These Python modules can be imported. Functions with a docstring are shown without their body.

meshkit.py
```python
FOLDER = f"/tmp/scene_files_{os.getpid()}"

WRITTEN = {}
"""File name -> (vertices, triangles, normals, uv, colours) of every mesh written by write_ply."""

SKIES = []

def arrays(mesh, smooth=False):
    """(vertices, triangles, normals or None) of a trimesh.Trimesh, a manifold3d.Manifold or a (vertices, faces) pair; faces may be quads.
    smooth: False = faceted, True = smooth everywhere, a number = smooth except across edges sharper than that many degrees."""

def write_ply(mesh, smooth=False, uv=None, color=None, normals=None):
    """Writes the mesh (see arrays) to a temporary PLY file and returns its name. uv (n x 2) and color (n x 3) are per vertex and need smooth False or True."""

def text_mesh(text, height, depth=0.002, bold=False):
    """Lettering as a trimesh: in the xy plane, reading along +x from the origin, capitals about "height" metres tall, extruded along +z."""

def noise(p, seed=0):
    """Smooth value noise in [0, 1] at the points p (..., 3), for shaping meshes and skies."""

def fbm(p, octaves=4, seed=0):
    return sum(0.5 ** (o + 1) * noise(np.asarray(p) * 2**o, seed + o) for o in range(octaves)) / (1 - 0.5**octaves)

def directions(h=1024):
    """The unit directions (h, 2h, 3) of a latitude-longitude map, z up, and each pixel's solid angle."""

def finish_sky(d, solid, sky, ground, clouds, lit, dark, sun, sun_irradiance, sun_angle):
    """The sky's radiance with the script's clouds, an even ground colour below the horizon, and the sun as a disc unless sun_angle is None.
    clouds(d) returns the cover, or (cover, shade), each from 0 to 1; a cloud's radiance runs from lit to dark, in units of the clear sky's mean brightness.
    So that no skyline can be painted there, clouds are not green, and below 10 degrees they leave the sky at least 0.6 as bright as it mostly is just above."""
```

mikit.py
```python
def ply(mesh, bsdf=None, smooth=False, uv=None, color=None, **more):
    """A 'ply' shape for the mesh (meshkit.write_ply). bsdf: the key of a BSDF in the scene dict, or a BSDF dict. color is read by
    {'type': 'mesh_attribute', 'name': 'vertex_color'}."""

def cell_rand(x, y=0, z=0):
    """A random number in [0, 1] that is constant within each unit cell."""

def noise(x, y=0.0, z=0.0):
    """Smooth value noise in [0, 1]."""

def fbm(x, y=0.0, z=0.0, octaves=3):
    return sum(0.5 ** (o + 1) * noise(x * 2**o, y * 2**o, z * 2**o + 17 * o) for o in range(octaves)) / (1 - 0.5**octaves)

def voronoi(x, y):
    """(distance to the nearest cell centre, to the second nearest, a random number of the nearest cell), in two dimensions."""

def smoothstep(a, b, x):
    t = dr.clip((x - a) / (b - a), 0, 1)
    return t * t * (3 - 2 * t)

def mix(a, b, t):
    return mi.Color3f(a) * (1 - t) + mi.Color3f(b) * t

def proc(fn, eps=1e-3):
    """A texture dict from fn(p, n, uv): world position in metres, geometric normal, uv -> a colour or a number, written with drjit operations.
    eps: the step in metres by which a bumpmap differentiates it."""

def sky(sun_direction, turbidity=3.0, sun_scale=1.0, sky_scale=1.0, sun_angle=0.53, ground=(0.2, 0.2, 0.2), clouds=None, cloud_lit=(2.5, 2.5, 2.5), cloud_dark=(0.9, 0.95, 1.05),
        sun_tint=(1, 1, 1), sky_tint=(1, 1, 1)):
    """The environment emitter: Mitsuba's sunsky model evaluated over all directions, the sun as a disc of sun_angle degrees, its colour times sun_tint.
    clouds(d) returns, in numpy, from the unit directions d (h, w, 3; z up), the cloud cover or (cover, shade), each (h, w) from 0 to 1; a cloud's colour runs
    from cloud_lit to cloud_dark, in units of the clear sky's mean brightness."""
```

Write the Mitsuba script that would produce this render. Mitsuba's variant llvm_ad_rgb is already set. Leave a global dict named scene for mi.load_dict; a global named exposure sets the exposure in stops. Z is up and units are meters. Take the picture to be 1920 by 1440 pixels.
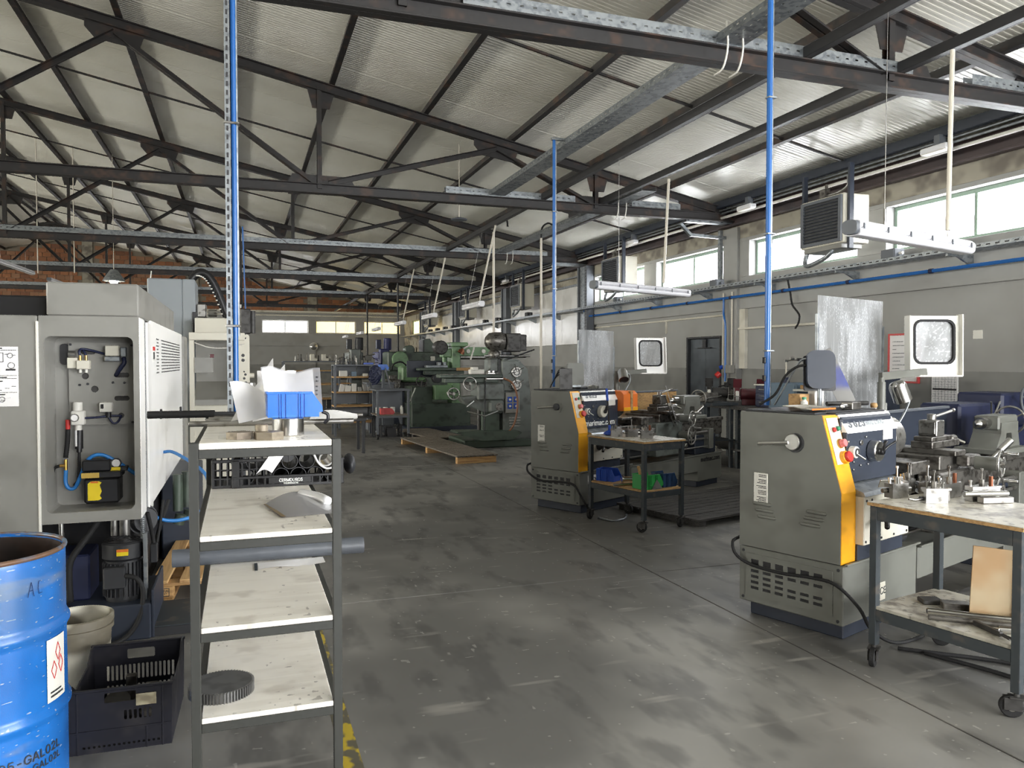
import math, random
import numpy as np
import trimesh
from shapely.geometry import Polygon, Point, box as sbox
from shapely.ops import unary_union
from scipy.spatial import ConvexHull
import drjit as dr
import mitsuba as mi
import mikit, meshkit
from mikit import proc, noise, fbm, voronoi, cell_rand, smoothstep, mix

random.seed(7)
rng = np.random.default_rng(7)
T4 = mi.ScalarTransform4f
scene, labels = {}, {}

# ------------------------------------------------------------------ camera, sky, exposure
scene['camera'] = {'type': 'perspective', 'fov': 67.02, 'fov_axis': 'x', 'near_clip': 0.05, 'far_clip': 200.0,
                   'to_world': T4().look_at(origin=[0, 0, 1.55], target=[0.3306, 0.9438, 1.55 - 0.02828], up=[0, 0, 1])}
scene['sky'] = {'type': 'constant', 'radiance': {'type': 'rgb', 'value': [1.0, 1.02, 1.06]}}
exposure = 0.1
DAY = [15.0, 15.3, 15.8]        # overcast daylight in the white frosted panes
UNSEEN_RIGHT = [26.0, 26.3, 26.6]       # unseen panes right of and behind the camera, placed to light the machine fronts
UNSEEN_BACK = [20.0, 20.2, 20.4]  # unseen back wall window, placed to light faces turned to the camera
UNSEEN_LEFT = [28.0, 27.3, 24.5]  # unseen left wall windows, placed to brighten the ceiling
DAY_YELLOW = [2.4, 1.75, 0.55]     # yellow glass fibre panes of the far wall
# ------------------------------------------------------------------ materials


def c8(r, g, b):
    return [float(((v / 255 + 0.055) / 1.055) ** 2.4 if v > 10 else v / 255 / 12.92) for v in (r, g, b)]


def rgb(v):
    return {'type': 'rgb', 'value': list(map(float, v))}


def mat(name, col, rough=0.5, metal=0.0, spec=0.5, bump=None, two=True, **k):
    d = {'type': 'principled', 'base_color': col if isinstance(col, dict) else rgb(col), 'roughness': rough, 'metallic': metal, 'specular': spec, **k}
    if bump:
        d = {'type': 'bumpmap', 'arbitrary': bump[0], 'scale': bump[1], 'bsdf': d}
    scene['m_' + name] = {'type': 'twosided', 'bsdf': d} if two else d


def tinted(base, dirt, s=6.0, lo=0.45, hi=0.75, streak=1.0, fine=0.0):
    """Paint of colour base with patches of colour dirt of size 1/s metres."""
    def fn(p, n, uv):
        t = smoothstep(lo, hi, fbm(p.x * s, p.y * s, p.z * s * streak, 3))
        c = mix(base, dirt, t)
        if fine:
            c = c * (1 - fine + 2 * fine * noise(p.x * 190, p.y * 190, p.z * 190))
        return c
    return proc(fn)


# ------------------------------------------------------------------ mesh helpers
_sg = np.array([[x, y, z] for x in (-1, 1) for y in (-1, 1) for z in (-1, 1)], float)
_axis = np.tile(np.arange(3), 8)
_corner = np.repeat(_sg, 3, axis=0)
_t = _corner * np.array([1.0, 1.1, 1.2]) - _corner * 0.1 * (np.arange(3)[None, :] != _axis[:, None])
_BF = ConvexHull(_t).simplices.copy()
_nn = np.cross(_t[_BF[:, 1]] - _t[_BF[:, 0]], _t[_BF[:, 2]] - _t[_BF[:, 0]])
_flip = np.einsum('ij,ij->i', _nn, _t[_BF].mean(1)) < 0
_BF[_flip] = _BF[_flip][:, ::-1]
_inset = (np.arange(3)[None, :] != _axis[:, None]).astype(float)


def TM(v, f):
    return trimesh.Trimesh(np.asarray(v, float), np.asarray(f, int), process=False)


def box(x0, y0, z0, x1, y1, z1, b=0.003):
    lo, hi = np.minimum([x0, y0, z0], [x1, y1, z1]), np.maximum([x0, y0, z0], [x1, y1, z1])
    h = (hi - lo) / 2
    b = min(b, h.min() * 0.45)
    return TM((lo + hi) / 2 + _corner * h - _corner * b * _inset, _BF)


def cbox(c, s, b=0.003):
    c, s = np.array(c, float), np.array(s, float) / 2
    return box(*(c - s), *(c + s), b)


def cat(*ms):
    out = []
    for m in ms:
        out += list(m) if isinstance(m, (list, tuple)) else [m]
    return trimesh.util.concatenate(out) if len(out) > 1 else out[0]


def frame_of(d):
    d = np.array(d, float)
    d /= np.linalg.norm(d)
    a = np.array([0, 0, 1.0]) if abs(d[2]) < 0.9 else np.array([1.0, 0, 0])
    u = np.cross(a, d)
    u /= np.linalg.norm(u)
    return u, np.cross(d, u), d


def lathe(prof, n=20, p0=(0, 0, 0), d=(0, 0, 1)):
    """Surface of revolution: prof = [(radius, height)...] about the line from p0 along d; ends with radius > 0 are capped."""
    prof = [tuple(q) for q in prof]
    if prof[0][0] > 1e-6:
        prof = [(0, prof[0][1])] + prof
    if prof[-1][0] > 1e-6:
        prof = prof + [(0, prof[-1][1])]
    u, w, d = frame_of(d)
    a = np.arange(n) * 2 * np.pi / n
    ring = np.cos(a)[:, None] * u + np.sin(a)[:, None] * w
    vs, f = [], []
    for r, h in prof:
        vs.append(np.array(p0) + ring * max(r, 1e-5) + d * h)
    v = np.vstack(vs)
    i = np.arange(n)
    for k in range(len(prof) - 1):
        a0, a1, b0, b1 = k * n + i, k * n + (i + 1) % n, (k + 1) * n + i, (k + 1) * n + (i + 1) % n
        f += [np.stack([a0, a1, b1], 1), np.stack([a0, b1, b0], 1)]
    return TM(v, np.vstack(f))


def cyl(p0, p1, r, n=14, r2=None, b=0.0):
    p0, p1 = np.array(p0, float), np.array(p1, float)
    L = np.linalg.norm(p1 - p0)
    r2 = r if r2 is None else r2
    if b:
        return lathe([(r - b, 0), (r, b), (r2, L - b), (r2 - b, L)], n, p0, p1 - p0)
    return lathe([(r, 0), (r2, L)], n, p0, p1 - p0)


def ring(p0, d, r_in, r_out, h, n=24):
    return lathe_open([(r_in, 0), (r_out, 0), (r_out, h), (r_in, h), (r_in, 0)], n, p0, d)


def lathe_open(prof, n=20, p0=(0, 0, 0), d=(0, 0, 1)):
    u, w, d = frame_of(d)
    a = np.arange(n) * 2 * np.pi / n
    rg = np.cos(a)[:, None] * u + np.sin(a)[:, None] * w
    v = np.vstack([np.array(p0) + rg * r + d * h for r, h in prof])
    i, f = np.arange(n), []
    for k in range(len(prof) - 1):
        a0, a1, b0, b1 = k * n + i, k * n + (i + 1) % n, (k + 1) * n + i, (k + 1) * n + (i + 1) % n
        f += [np.stack([a0, a1, b1], 1), np.stack([a0, b1, b0], 1)]
    return TM(v, np.vstack(f))


def spline(pts, k=6):
    p = np.array(pts, float)
    if len(p) < 3:
        return p
    q = np.vstack([2 * p[0] - p[1], p, 2 * p[-1] - p[-2]])
    out = []
    for i in range(1, len(q) - 2):
        for t in np.arange(k) / k:
            out.append(0.5 * (2 * q[i] + (q[i + 1] - q[i - 1]) * t + (2 * q[i - 1] - 5 * q[i] + 4 * q[i + 1] - q[i + 2]) * t * t + (3 * q[i] - q[i - 1] - 3 * q[i + 1] + q[i + 2]) * t ** 3))
    return np.array(out + [p[-1]])


def tube(pts, r, n=8, smooth=0):
    p = spline(pts, smooth) if smooth else np.array(pts, float)
    t = np.gradient(p, axis=0)
    t /= np.linalg.norm(t, axis=1, keepdims=True) + 1e-12
    u = frame_of(t[0])[0]
    a = np.arange(n) * 2 * np.pi / n
    v, f = [], []
    for i in range(len(p)):
        u = u - t[i] * (u @ t[i])
        u /= np.linalg.norm(u)
        w = np.cross(t[i], u)
        v.append(p[i] + r * (np.cos(a)[:, None] * u + np.sin(a)[:, None] * w))
    i = np.arange(n)
    for k in range(len(p) - 1):
        a0, a1, b0, b1 = k * n + i, k * n + (i + 1) % n, (k + 1) * n + i, (k + 1) * n + (i + 1) % n
        f += [np.stack([a0, a1, b1], 1), np.stack([a0, b1, b0], 1)]
    m = len(p) * n
    v = np.vstack(v + [p[:1], p[-1:]])
    f += [np.stack([(i + 1) % n, i, i * 0 + m], 1), np.stack([m - n + i, m - n + (i + 1) % n, i * 0 + m + 1], 1)]
    return TM(v, np.vstack(f))


def prism(poly, h, axis='z', at=0.0, b=0.0):
    """Polygon (points or shapely) pushed out by h along an axis: 'z' polygon in xy, 'y' polygon in xz, 'x' polygon in yz."""
    g = poly if hasattr(poly, 'area') else Polygon(poly)
    m = trimesh.creation.extrude_polygon(g, abs(h), engine='earcut')
    v = np.array(m.vertices)
    f = np.array(m.faces)
    if h < 0:
        v[:, 2] += h
    v[:, 2] += at
    if axis == 'y':
        v, f = v[:, [0, 2, 1]], f[:, ::-1]
    elif axis == 'x':
        v = v[:, [2, 0, 1]]
    return TM(v, f)


def rrect(x0, y0, x1, y1, r, k=4):
    r = min(r, abs(x1 - x0) * 0.49, abs(y1 - y0) * 0.49)
    return sbox(x0 + r, y0 + r, x1 - r, y1 - r).buffer(r, quad_segs=k)


def beam(p0, p1, w, h, up=(0, 0, 1), b=0.002):
    """Rectangular bar from p0 to p1, w wide (sideways) and h tall."""
    p0, p1 = np.array(p0, float), np.array(p1, float)
    d = p1 - p0
    L = np.linalg.norm(d)
    d /= L
    if abs(np.dot(d, up)) > 0.98:
        up = (0, 1, 0)
    s = np.cross(d, up)
    s /= np.linalg.norm(s)
    t = np.cross(s, d)
    m = box(0, -w / 2, -h / 2, L, w / 2, h / 2, b)
    v = np.array(m.vertices)
    return TM(p0 + v[:, :1] * d + v[:, 1:2] * (-s) + v[:, 2:] * t, m.faces)


def mv(m, t=(0, 0, 0), rz=0.0, rx=0.0, ry=0.0, s=1.0):
    v = np.array(m.vertices) * s
    for ang, (i, j) in ((rx, (1, 2)), (ry, (2, 0)), (rz, (0, 1))):
        if ang:
            c_, s_ = math.cos(ang), math.sin(ang)
            v[:, [i, j]] = np.stack([c_ * v[:, i] - s_ * v[:, j], s_ * v[:, i] + c_ * v[:, j]], 1)
    return TM(v + np.array(t, float), m.faces)


def grid(fn, nu, nv, thick=0.0):
    """Sheet through the points fn(u, v), u and v in [0, 1]; with thick it is closed."""
    u, v = np.meshgrid(np.linspace(0, 1, nu), np.linspace(0, 1, nv), indexing='ij')
    P = np.array([fn(a, b_) for a, b_ in zip(u.ravel(), v.ravel())], float)
    i, j = np.meshgrid(np.arange(nu - 1), np.arange(nv - 1), indexing='ij')
    a = (i * nv + j).ravel()
    q = np.stack([a, a + nv, a + nv + 1, a + 1], 1)
    f = np.vstack([q[:, [0, 1, 2]], q[:, [0, 2, 3]]])
    if not thick:
        return TM(P, f)
    m = TM(P, f)
    n = trimesh.Trimesh(P, f, process=False).vertex_normals
    k = len(P)
    b = [*range(0, nv), *[x * nv + nv - 1 for x in range(1, nu)], *[(nu - 1) * nv + x for x in range(nv - 2, -1, -1)], *[x * nv for x in range(nu - 2, 0, -1)]]
    side = []
    for x, y in zip(b, b[1:] + b[:1]):
        side += [[x, y, y + k], [x, y + k, x + k]]
    return TM(np.vstack([P, P - n * thick]), np.vstack([f, f[:, ::-1] + k, side]))


def text(s, h, origin, right, up, depth=0.0015, bold=True, width=None):
    """Raised lettering whose left foot is at origin."""
    m = meshkit.text_mesh(s, h, depth, bold)
    v = np.array(m.vertices)
    if width:
        v[:, 0] *= width / (v[:, 0].max() - v[:, 0].min())
    r, u = np.array(right, float), np.array(up, float)
    r /= np.linalg.norm(r)
    u /= np.linalg.norm(u)
    return TM(np.array(origin) + v[:, :1] * r + v[:, 1:2] * u + v[:, 2:] * np.cross(r, u), m.faces)


# ------------------------------------------------------------------ things and parts
def numbered(k):
    if k not in scene and k not in labels and not any(True for _ in ()) and k not in _used:
        _used.add(k)
        return k
    i = _next.get(k, 1)
    while f'{k}_{i:03d}' in _used:
        i += 1
    _next[k] = i + 1
    _used.add(f'{k}_{i:03d}')
    return f'{k}_{i:03d}'


_used, _next = set(), {}


def M4(x=0, y=0, z=0, rz=0.0):
    """Placement: turned by rz radians about z, then moved."""
    c_, s_ = math.cos(rz), math.sin(rz)
    return np.array([[c_, -s_, 0, x], [s_, c_, 0, y], [0, 0, 1, z], [0, 0, 0, 1.0]])


class Thing:
    def __init__(s, name, label=None, cat=None, M=None, group=None, kind=None):
        s.key, s.M, s.parts = numbered(name), M, []
        lab = {}
        for k, v in (('label', label), ('category', cat), ('group', group), ('kind', kind)):
            if v:
                lab[k] = v
        if lab:
            labels[s.key] = lab

    def add(s, name, shape, sub=None, label=None, kind=None, M=None):
        """shape: a shape dict from P(); sub: the name of the part above."""
        key = numbered((sub or s.key) + '__' + name)
        d = dict(shape)
        A = s.M if M is None else (M if s.M is None else s.M @ M)
        if A is not None:
            d['to_world'] = T4(A)
        scene[key] = d
        s.parts.append((key, shape, M))
        if label or kind:
            labels[key] = {k: v for k, v in (('label', label), ('kind', kind)) if v}
        return key

    def copy(s, M, label, group=None, skip=()):
        root = s.key
        base = root[:-4] if root[-4:-3] == '_' and root[-3:].isdigit() else root
        t = Thing(base, label, labels[root].get('category'), M, group or labels[root].get('group'))
        for key, shape, m in s.parts:
            tail = key[len(root):]
            if any(x in tail for x in skip):
                continue
            k2 = t.key + tail
            _used.add(k2)
            d = dict(shape)
            A = M if m is None else M @ m
            d['to_world'] = T4(A)
            scene[k2] = d
            t.parts.append((k2, shape, m))
            if key in labels:
                labels[k2] = dict(labels[key])
        return t


def P(mesh, m, sm=False, **k):
    return mikit.ply(mesh, 'm_' + m, sm, **k)


def one(name, label, cat, mesh, m, sm=False, group=None, kind=None, M=None, **k):
    """A thing that is a single mesh."""
    key = numbered(name)
    d = P(mesh, m, sm, **k)
    if M is not None:
        d['to_world'] = T4(M)
    scene[key] = d
    labels[key] = {a: b for a, b in (('label', label), ('category', cat), ('group', group), ('kind', kind)) if b}
    return key


def struct(name, mesh, m, sm=False, label=None):
    return one(name, label, None, mesh, m, sm, kind='structure')


ORD = ['first', 'second', 'third', 'fourth', 'fifth', 'sixth', 'seventh', 'eighth', 'ninth', 'tenth', 'eleventh', 'twelfth', 'thirteenth', 'fourteenth', 'fifteenth', 'sixteenth', 'seventeenth', 'eighteenth', 'nineteenth', 'twentieth']
# lists of materials
mat('white_paint', c8(205, 203, 196), 0.5)
mat('cream', c8(200, 196, 182), 0.55)
mat('machine_grey', tinted(c8(130, 129, 124), c8(120, 119, 114), 5, 0.5, 0.8), 0.38)
mat('panel_white', tinted(c8(238, 237, 234), c8(230, 229, 225), 3, 0.5, 0.8), 0.3)
mat('lathe_grey', tinted(c8(104, 105, 99), c8(93, 93, 87), 6, 0.5, 0.8), 0.42)
mat('lathe_yellow', tinted(c8(226, 160, 30), c8(196, 134, 26), 8, 0.5, 0.85), 0.35)
mat('black_steel', c8(38, 39, 42), 0.5)
mat('black_plastic', c8(24, 24, 26), 0.4)
mat('black_rubber', c8(20, 20, 21), 0.75)
mat('dark_blue_steel', c8(40, 46, 58), 0.45)
mat('navy', c8(28, 34, 62), 0.5)
mat('steel', tinted(c8(168, 166, 162), c8(110, 107, 102), 30, 0.5, 0.8), 0.28, 0.9)
mat('bright_steel', c8(200, 199, 196), 0.18, 1.0)
mat('worn_steel', tinted(c8(120, 117, 112), c8(70, 66, 62), 24, 0.4, 0.75), 0.38, 0.75)
mat('dark_iron', tinted(c8(66, 65, 64), c8(44, 42, 40), 20, 0.4, 0.75), 0.5, 0.4)
mat('galvanised', tinted(c8(150, 155, 158), c8(120, 125, 130), 25, 0.4, 0.7), 0.38, 0.7)
mat('truss_steel', tinted(c8(33, 31, 31), c8(62, 44, 34), 7, 0.5, 0.8), 0.5, 0.0)
mat('rack_steel', c8(46, 47, 44), 0.5)
mat('cart_steel', tinted(c8(48, 54, 58), c8(74, 70, 66), 18, 0.55, 0.8), 0.5, 0.2)
mat('blue_pipe', c8(38, 92, 158), 0.3)
mat('blue_bin', c8(12, 98, 196), 0.35)
mat('blue_dark_bin', c8(28, 56, 92), 0.45)
mat('blue_mid_bin', c8(24, 66, 160), 0.4)
mat('green_bin', c8(40, 140, 66), 0.4)
mat('red', c8(178, 38, 34), 0.4)
mat('red_dark', c8(84, 34, 40), 0.45)


def blued(p, n, uv):
    b = smoothstep(1.36, 1.42, p.z) * (1 - smoothstep(1.49, 1.55, p.z))
    return mix(c8(120, 119, 116), c8(66, 74, 130), b * (0.6 + 0.4 * noise(p.x * 20, p.y * 20, p.z * 20)))


mat('blued_steel', proc(blued), 0.3, 0.8)
mat('red_bin', c8(176, 58, 58), 0.45)
mat('green_btn', c8(40, 120, 84), 0.4)
mat('pink_btn', c8(206, 110, 110), 0.4)
mat('yellow_label', c8(222, 196, 30), 0.5)
mat('yellow_plate', c8(180, 150, 70), 0.5)
mat('orange', c8(214, 110, 40), 0.45)
mat('paper', c8(226, 225, 224), 0.7)
mat('label_white', c8(214, 212, 204), 0.6)
mat('ink', c8(46, 46, 48), 0.6)
mat('ink_red', c8(186, 52, 48), 0.6)
mat('letter_white', c8(228, 228, 224), 0.5)
mat('letter_black', c8(30, 31, 36), 0.5)
mat('mill_green', tinted(c8(104, 134, 98), c8(76, 96, 72), 7, 0.5, 0.8), 0.4)
mat('mill_dark_green', tinted(c8(66, 78, 68), c8(46, 54, 48), 7, 0.45, 0.8), 0.45)
mat('mill_grey', tinted(c8(98, 104, 100), c8(70, 72, 68), 7, 0.45, 0.8), 0.42)
mat('machine_blue', c8(40, 44, 92), 0.45)
mat('bench_grey', c8(84, 88, 94), 0.5)
mat('cabinet_blue', c8(92, 112, 130), 0.5)
mat('pvc_grey', tinted(c8(84, 88, 94), c8(72, 75, 80), 9, 0.4, 0.8), 0.4)
mat('blue_hose', c8(46, 120, 190), 0.35)
mat('bench_dark', c8(58, 62, 68), 0.5)
mat('cabinet_grey', c8(136, 142, 146), 0.45)
mat('raw_steel', tinted(c8(136, 126, 110), c8(92, 82, 70), 30, 0.4, 0.75), 0.5, 0.4)
mat('gear_steel', c8(118, 118, 118), 0.3, 0.8)
mat('gear_dark', tinted(c8(78, 79, 80), c8(64, 65, 66), 20, 0.4, 0.7), 0.5, 0.2)
mat('drum_rim', tinted(c8(96, 124, 150), c8(110, 84, 66), 14, 0.4, 0.7), 0.35, 0.2)
mat('rust_dark', tinted(c8(46, 30, 22), c8(24, 17, 14), 7, 0.35, 0.7), 0.7)
mat('ink_blue', c8(24, 54, 104), 0.5)
mat('bucket', tinted(c8(214, 210, 194), c8(108, 102, 88), 5, 0.5, 0.72, 1.4), 0.45)
mat('crate_black', tinted(c8(22, 22, 30), c8(40, 38, 40), 9, 0.5, 0.8), 0.4)
mat('dirty_label', tinted(c8(168, 160, 132), c8(120, 110, 88), 20, 0.4, 0.7), 0.7)
mat('rail_steel', c8(58, 58, 60), 0.4, 0.3)
mat('lamp_top', c8(196, 196, 200), 0.4)
mat('copper', c8(120, 74, 52), 0.4, 0.7)
mat('rust_plate', tinted(c8(128, 112, 84), c8(120, 92, 54), 5, 0.4, 0.7), 0.5, 0.3)
mat('brass', c8(190, 150, 80), 0.3, 0.9)
mat('brown_hose', c8(120, 82, 58), 0.5)
mat('white_tube', c8(196, 190, 176), 0.45)
mat('lamp_body', c8(222, 222, 226), 0.3)
mat('clear_plastic', c8(200, 200, 200), 0.3)


def wood(base, dark, along='x', s=1.0):
    def fn(p, n, uv):
        a, b = (p.x, p.y) if along == 'x' else (p.y, p.x)
        g = fbm(a * 3 * s, b * 60 * s, p.z * 60 * s, 3)
        k = fbm(a * 1.3 + 7, b * 9, p.z * 9, 2)
        return mix(base, dark, smoothstep(0.35, 0.8, g) * 0.7 + 0.3 * k)
    return proc(fn)


mat('wood', wood(c8(196, 158, 106), c8(140, 100, 62)), 0.7)
mat('wood_y', wood(c8(206, 170, 118), c8(150, 110, 70), 'y'), 0.7)
mat('wood_grey', wood(c8(112, 104, 94), c8(74, 68, 62)), 0.75)
mat('wood_dark', wood(c8(74, 72, 70), c8(42, 41, 41), 'x'), 0.7)
mat('wood_board', wood(c8(176, 140, 92), c8(128, 96, 62)), 0.65)


def laminate(p, n, uv):
    g = fbm(p.x * 4, p.y * 34, 0, 3)
    blot = smoothstep(0.55, 0.8, fbm(p.x * 9 + 3, p.y * 9, p.z * 3, 3))
    spot = smoothstep(0.82, 0.9, noise(p.x * 60, p.y * 45, p.z * 3))
    c = mix(c8(232, 228, 218), c8(220, 215, 204), smoothstep(0.4, 0.75, g) * 0.6)
    c = mix(c, c8(160, 150, 136), blot * 0.35)
    return mix(c, c8(96, 88, 80), spot * 0.5 * smoothstep(0.5, 0.6, noise(p.x * 7, p.y * 7, 1.0)))


mat('laminate', proc(laminate), 0.45)


def work_top(p, n, uv):
    g = fbm(p.x * 14, p.y * 14, p.z * 14, 4)
    c = mix(c8(176, 172, 160), c8(112, 106, 98), smoothstep(0.45, 0.75, g))
    return mix(c, c8(64, 60, 56), smoothstep(0.6, 0.78, fbm(p.x * 33 + 5, p.y * 33, p.z, 3)) * 0.7)


mat('work_top', proc(work_top), 0.4)
# ------------------------------------------------------------------ the hall: floor, walls, roof, windows
del scene['sky']        # the hall is closed: daylight comes in through glowing frosted panes, some of them unseen


def floor_tex(p, n, uv):
    g = fbm(p.x * 0.9, p.y * 0.9, 0, 4)
    h = fbm(p.x * 7 + 9, p.y * 3, 0, 4)
    c = mix(c8(92, 91, 88), c8(132, 130, 125), smoothstep(0.3, 0.75, g))
    c = mix(c, c8(66, 65, 64), smoothstep(0.5, 0.8, h) * 0.55)
    c = mix(c, c8(154, 150, 143), smoothstep(0.72, 0.9, fbm(p.x * 2.2 + 31, p.y * 11, 0, 3)) * 0.5)
    spot = smoothstep(0.93, 0.97, noise(p.x * 31, p.y * 31, 0))
    return mix(c, c8(170, 168, 162), spot * 0.35)


def floor_rough(p, n, uv):
    return 0.32 + 0.3 * fbm(p.x * 1.7 + 4, p.y * 1.7, 0, 3)


mat('floor', proc(floor_tex), proc(floor_rough), spec=0.5)


def line_tex(p, n, uv):
    w = smoothstep(0.42, 0.6, fbm(p.x * 22, p.y * 14, 0, 3))
    return mix(c8(168, 146, 44), c8(84, 80, 66), w)


mat('floor_line', proc(line_tex), 0.5)


def wall_tex(p, n, uv):
    hi = mix(c8(144, 144, 142), c8(136, 135, 132), smoothstep(0.4, 0.75, fbm(p.x * 1.5, p.y * 1.5, p.z * 1.5, 3)))
    lo = mix(c8(122, 122, 119), c8(108, 108, 106), smoothstep(0.4, 0.75, fbm(p.x * 2.5, p.y * 2.5, p.z * 2.5, 3)))
    return mix(lo, hi, smoothstep(1.436, 1.444, p.z))


mat('wall', proc(wall_tex), 0.6)
mat('concrete', tinted(c8(150, 145, 132), c8(104, 98, 90), 4, 0.4, 0.75), 0.8)
mat('render_white', tinted(c8(196, 192, 180), c8(170, 165, 152), 3, 0.45, 0.8), 0.7)
mat('roof_panel', tinted(c8(222, 220, 210), c8(206, 203, 191), 0.8, 0.4, 0.75), 0.27, spec=0.6)
mat('cladding', tinted(c8(206, 205, 203), c8(186, 184, 180), 2, 0.4, 0.75), 0.25, spec=0.6)
mat('frame_green', c8(126, 146, 132), 0.45)
mat('brown_steel', tinted(c8(58, 46, 46), c8(40, 34, 38), 3, 0.4, 0.7), 0.55)
mat('mortar', c8(120, 112, 100), 0.9)
for i, c in enumerate(((132, 88, 62), (148, 100, 70), (118, 80, 60), (140, 104, 80))):
    mat(f'brick{i}', c8(*c), 0.85)
mat('door_steel', tinted(c8(78, 84, 90), c8(62, 66, 72), 3, 0.4, 0.8), 0.35, 0.3)
mat('opal', c8(220, 220, 220), 0.6, two=False)

WX, RX, LX, YF, YB = 8.0, -7.0, -22.0, 40.0, -6.0


def roof_z(x):
    return 5.82 - 0.199 * (x if x >= RX else 2 * RX - x)


# floor in slabs, 3 mm joints at x = 2.85 and y = 5 and their multiples
t = Thing('floor', kind='structure')
t.add('base', P(box(LX, YB, -0.3, WX + 0.4, YF + 0.4, -0.02, 0), 'concrete'))
xs = [LX, -15.35, -9.2, -3.2, 2.85, WX + 0.2]
ys = [YB, -1.0, 5.0, 11.0, 17.0, 23.0, 29.0, 35.0, YF]
for x0, x1 in zip(xs, xs[1:]):
    for y0, y1 in zip(ys, ys[1:]):
        t.add('slab', P(box(x0 + 0.004, y0 + 0.004, -0.03, x1 - 0.004, y1 - 0.004, 0, 0.003), 'floor'))
t.add('painted_line', P(box(0.355, 2.2, 0.0, 0.43, 7.8, 0.0012, 0), 'floor_line'), label='worn yellow line painted on the floor')


def pane_emitter(d, v, w=1.0):
    d['emitter'] = {'type': 'area', 'radiance': rgb(v), 'sampling_weight': w}
    return d


WN = [0]


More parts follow.
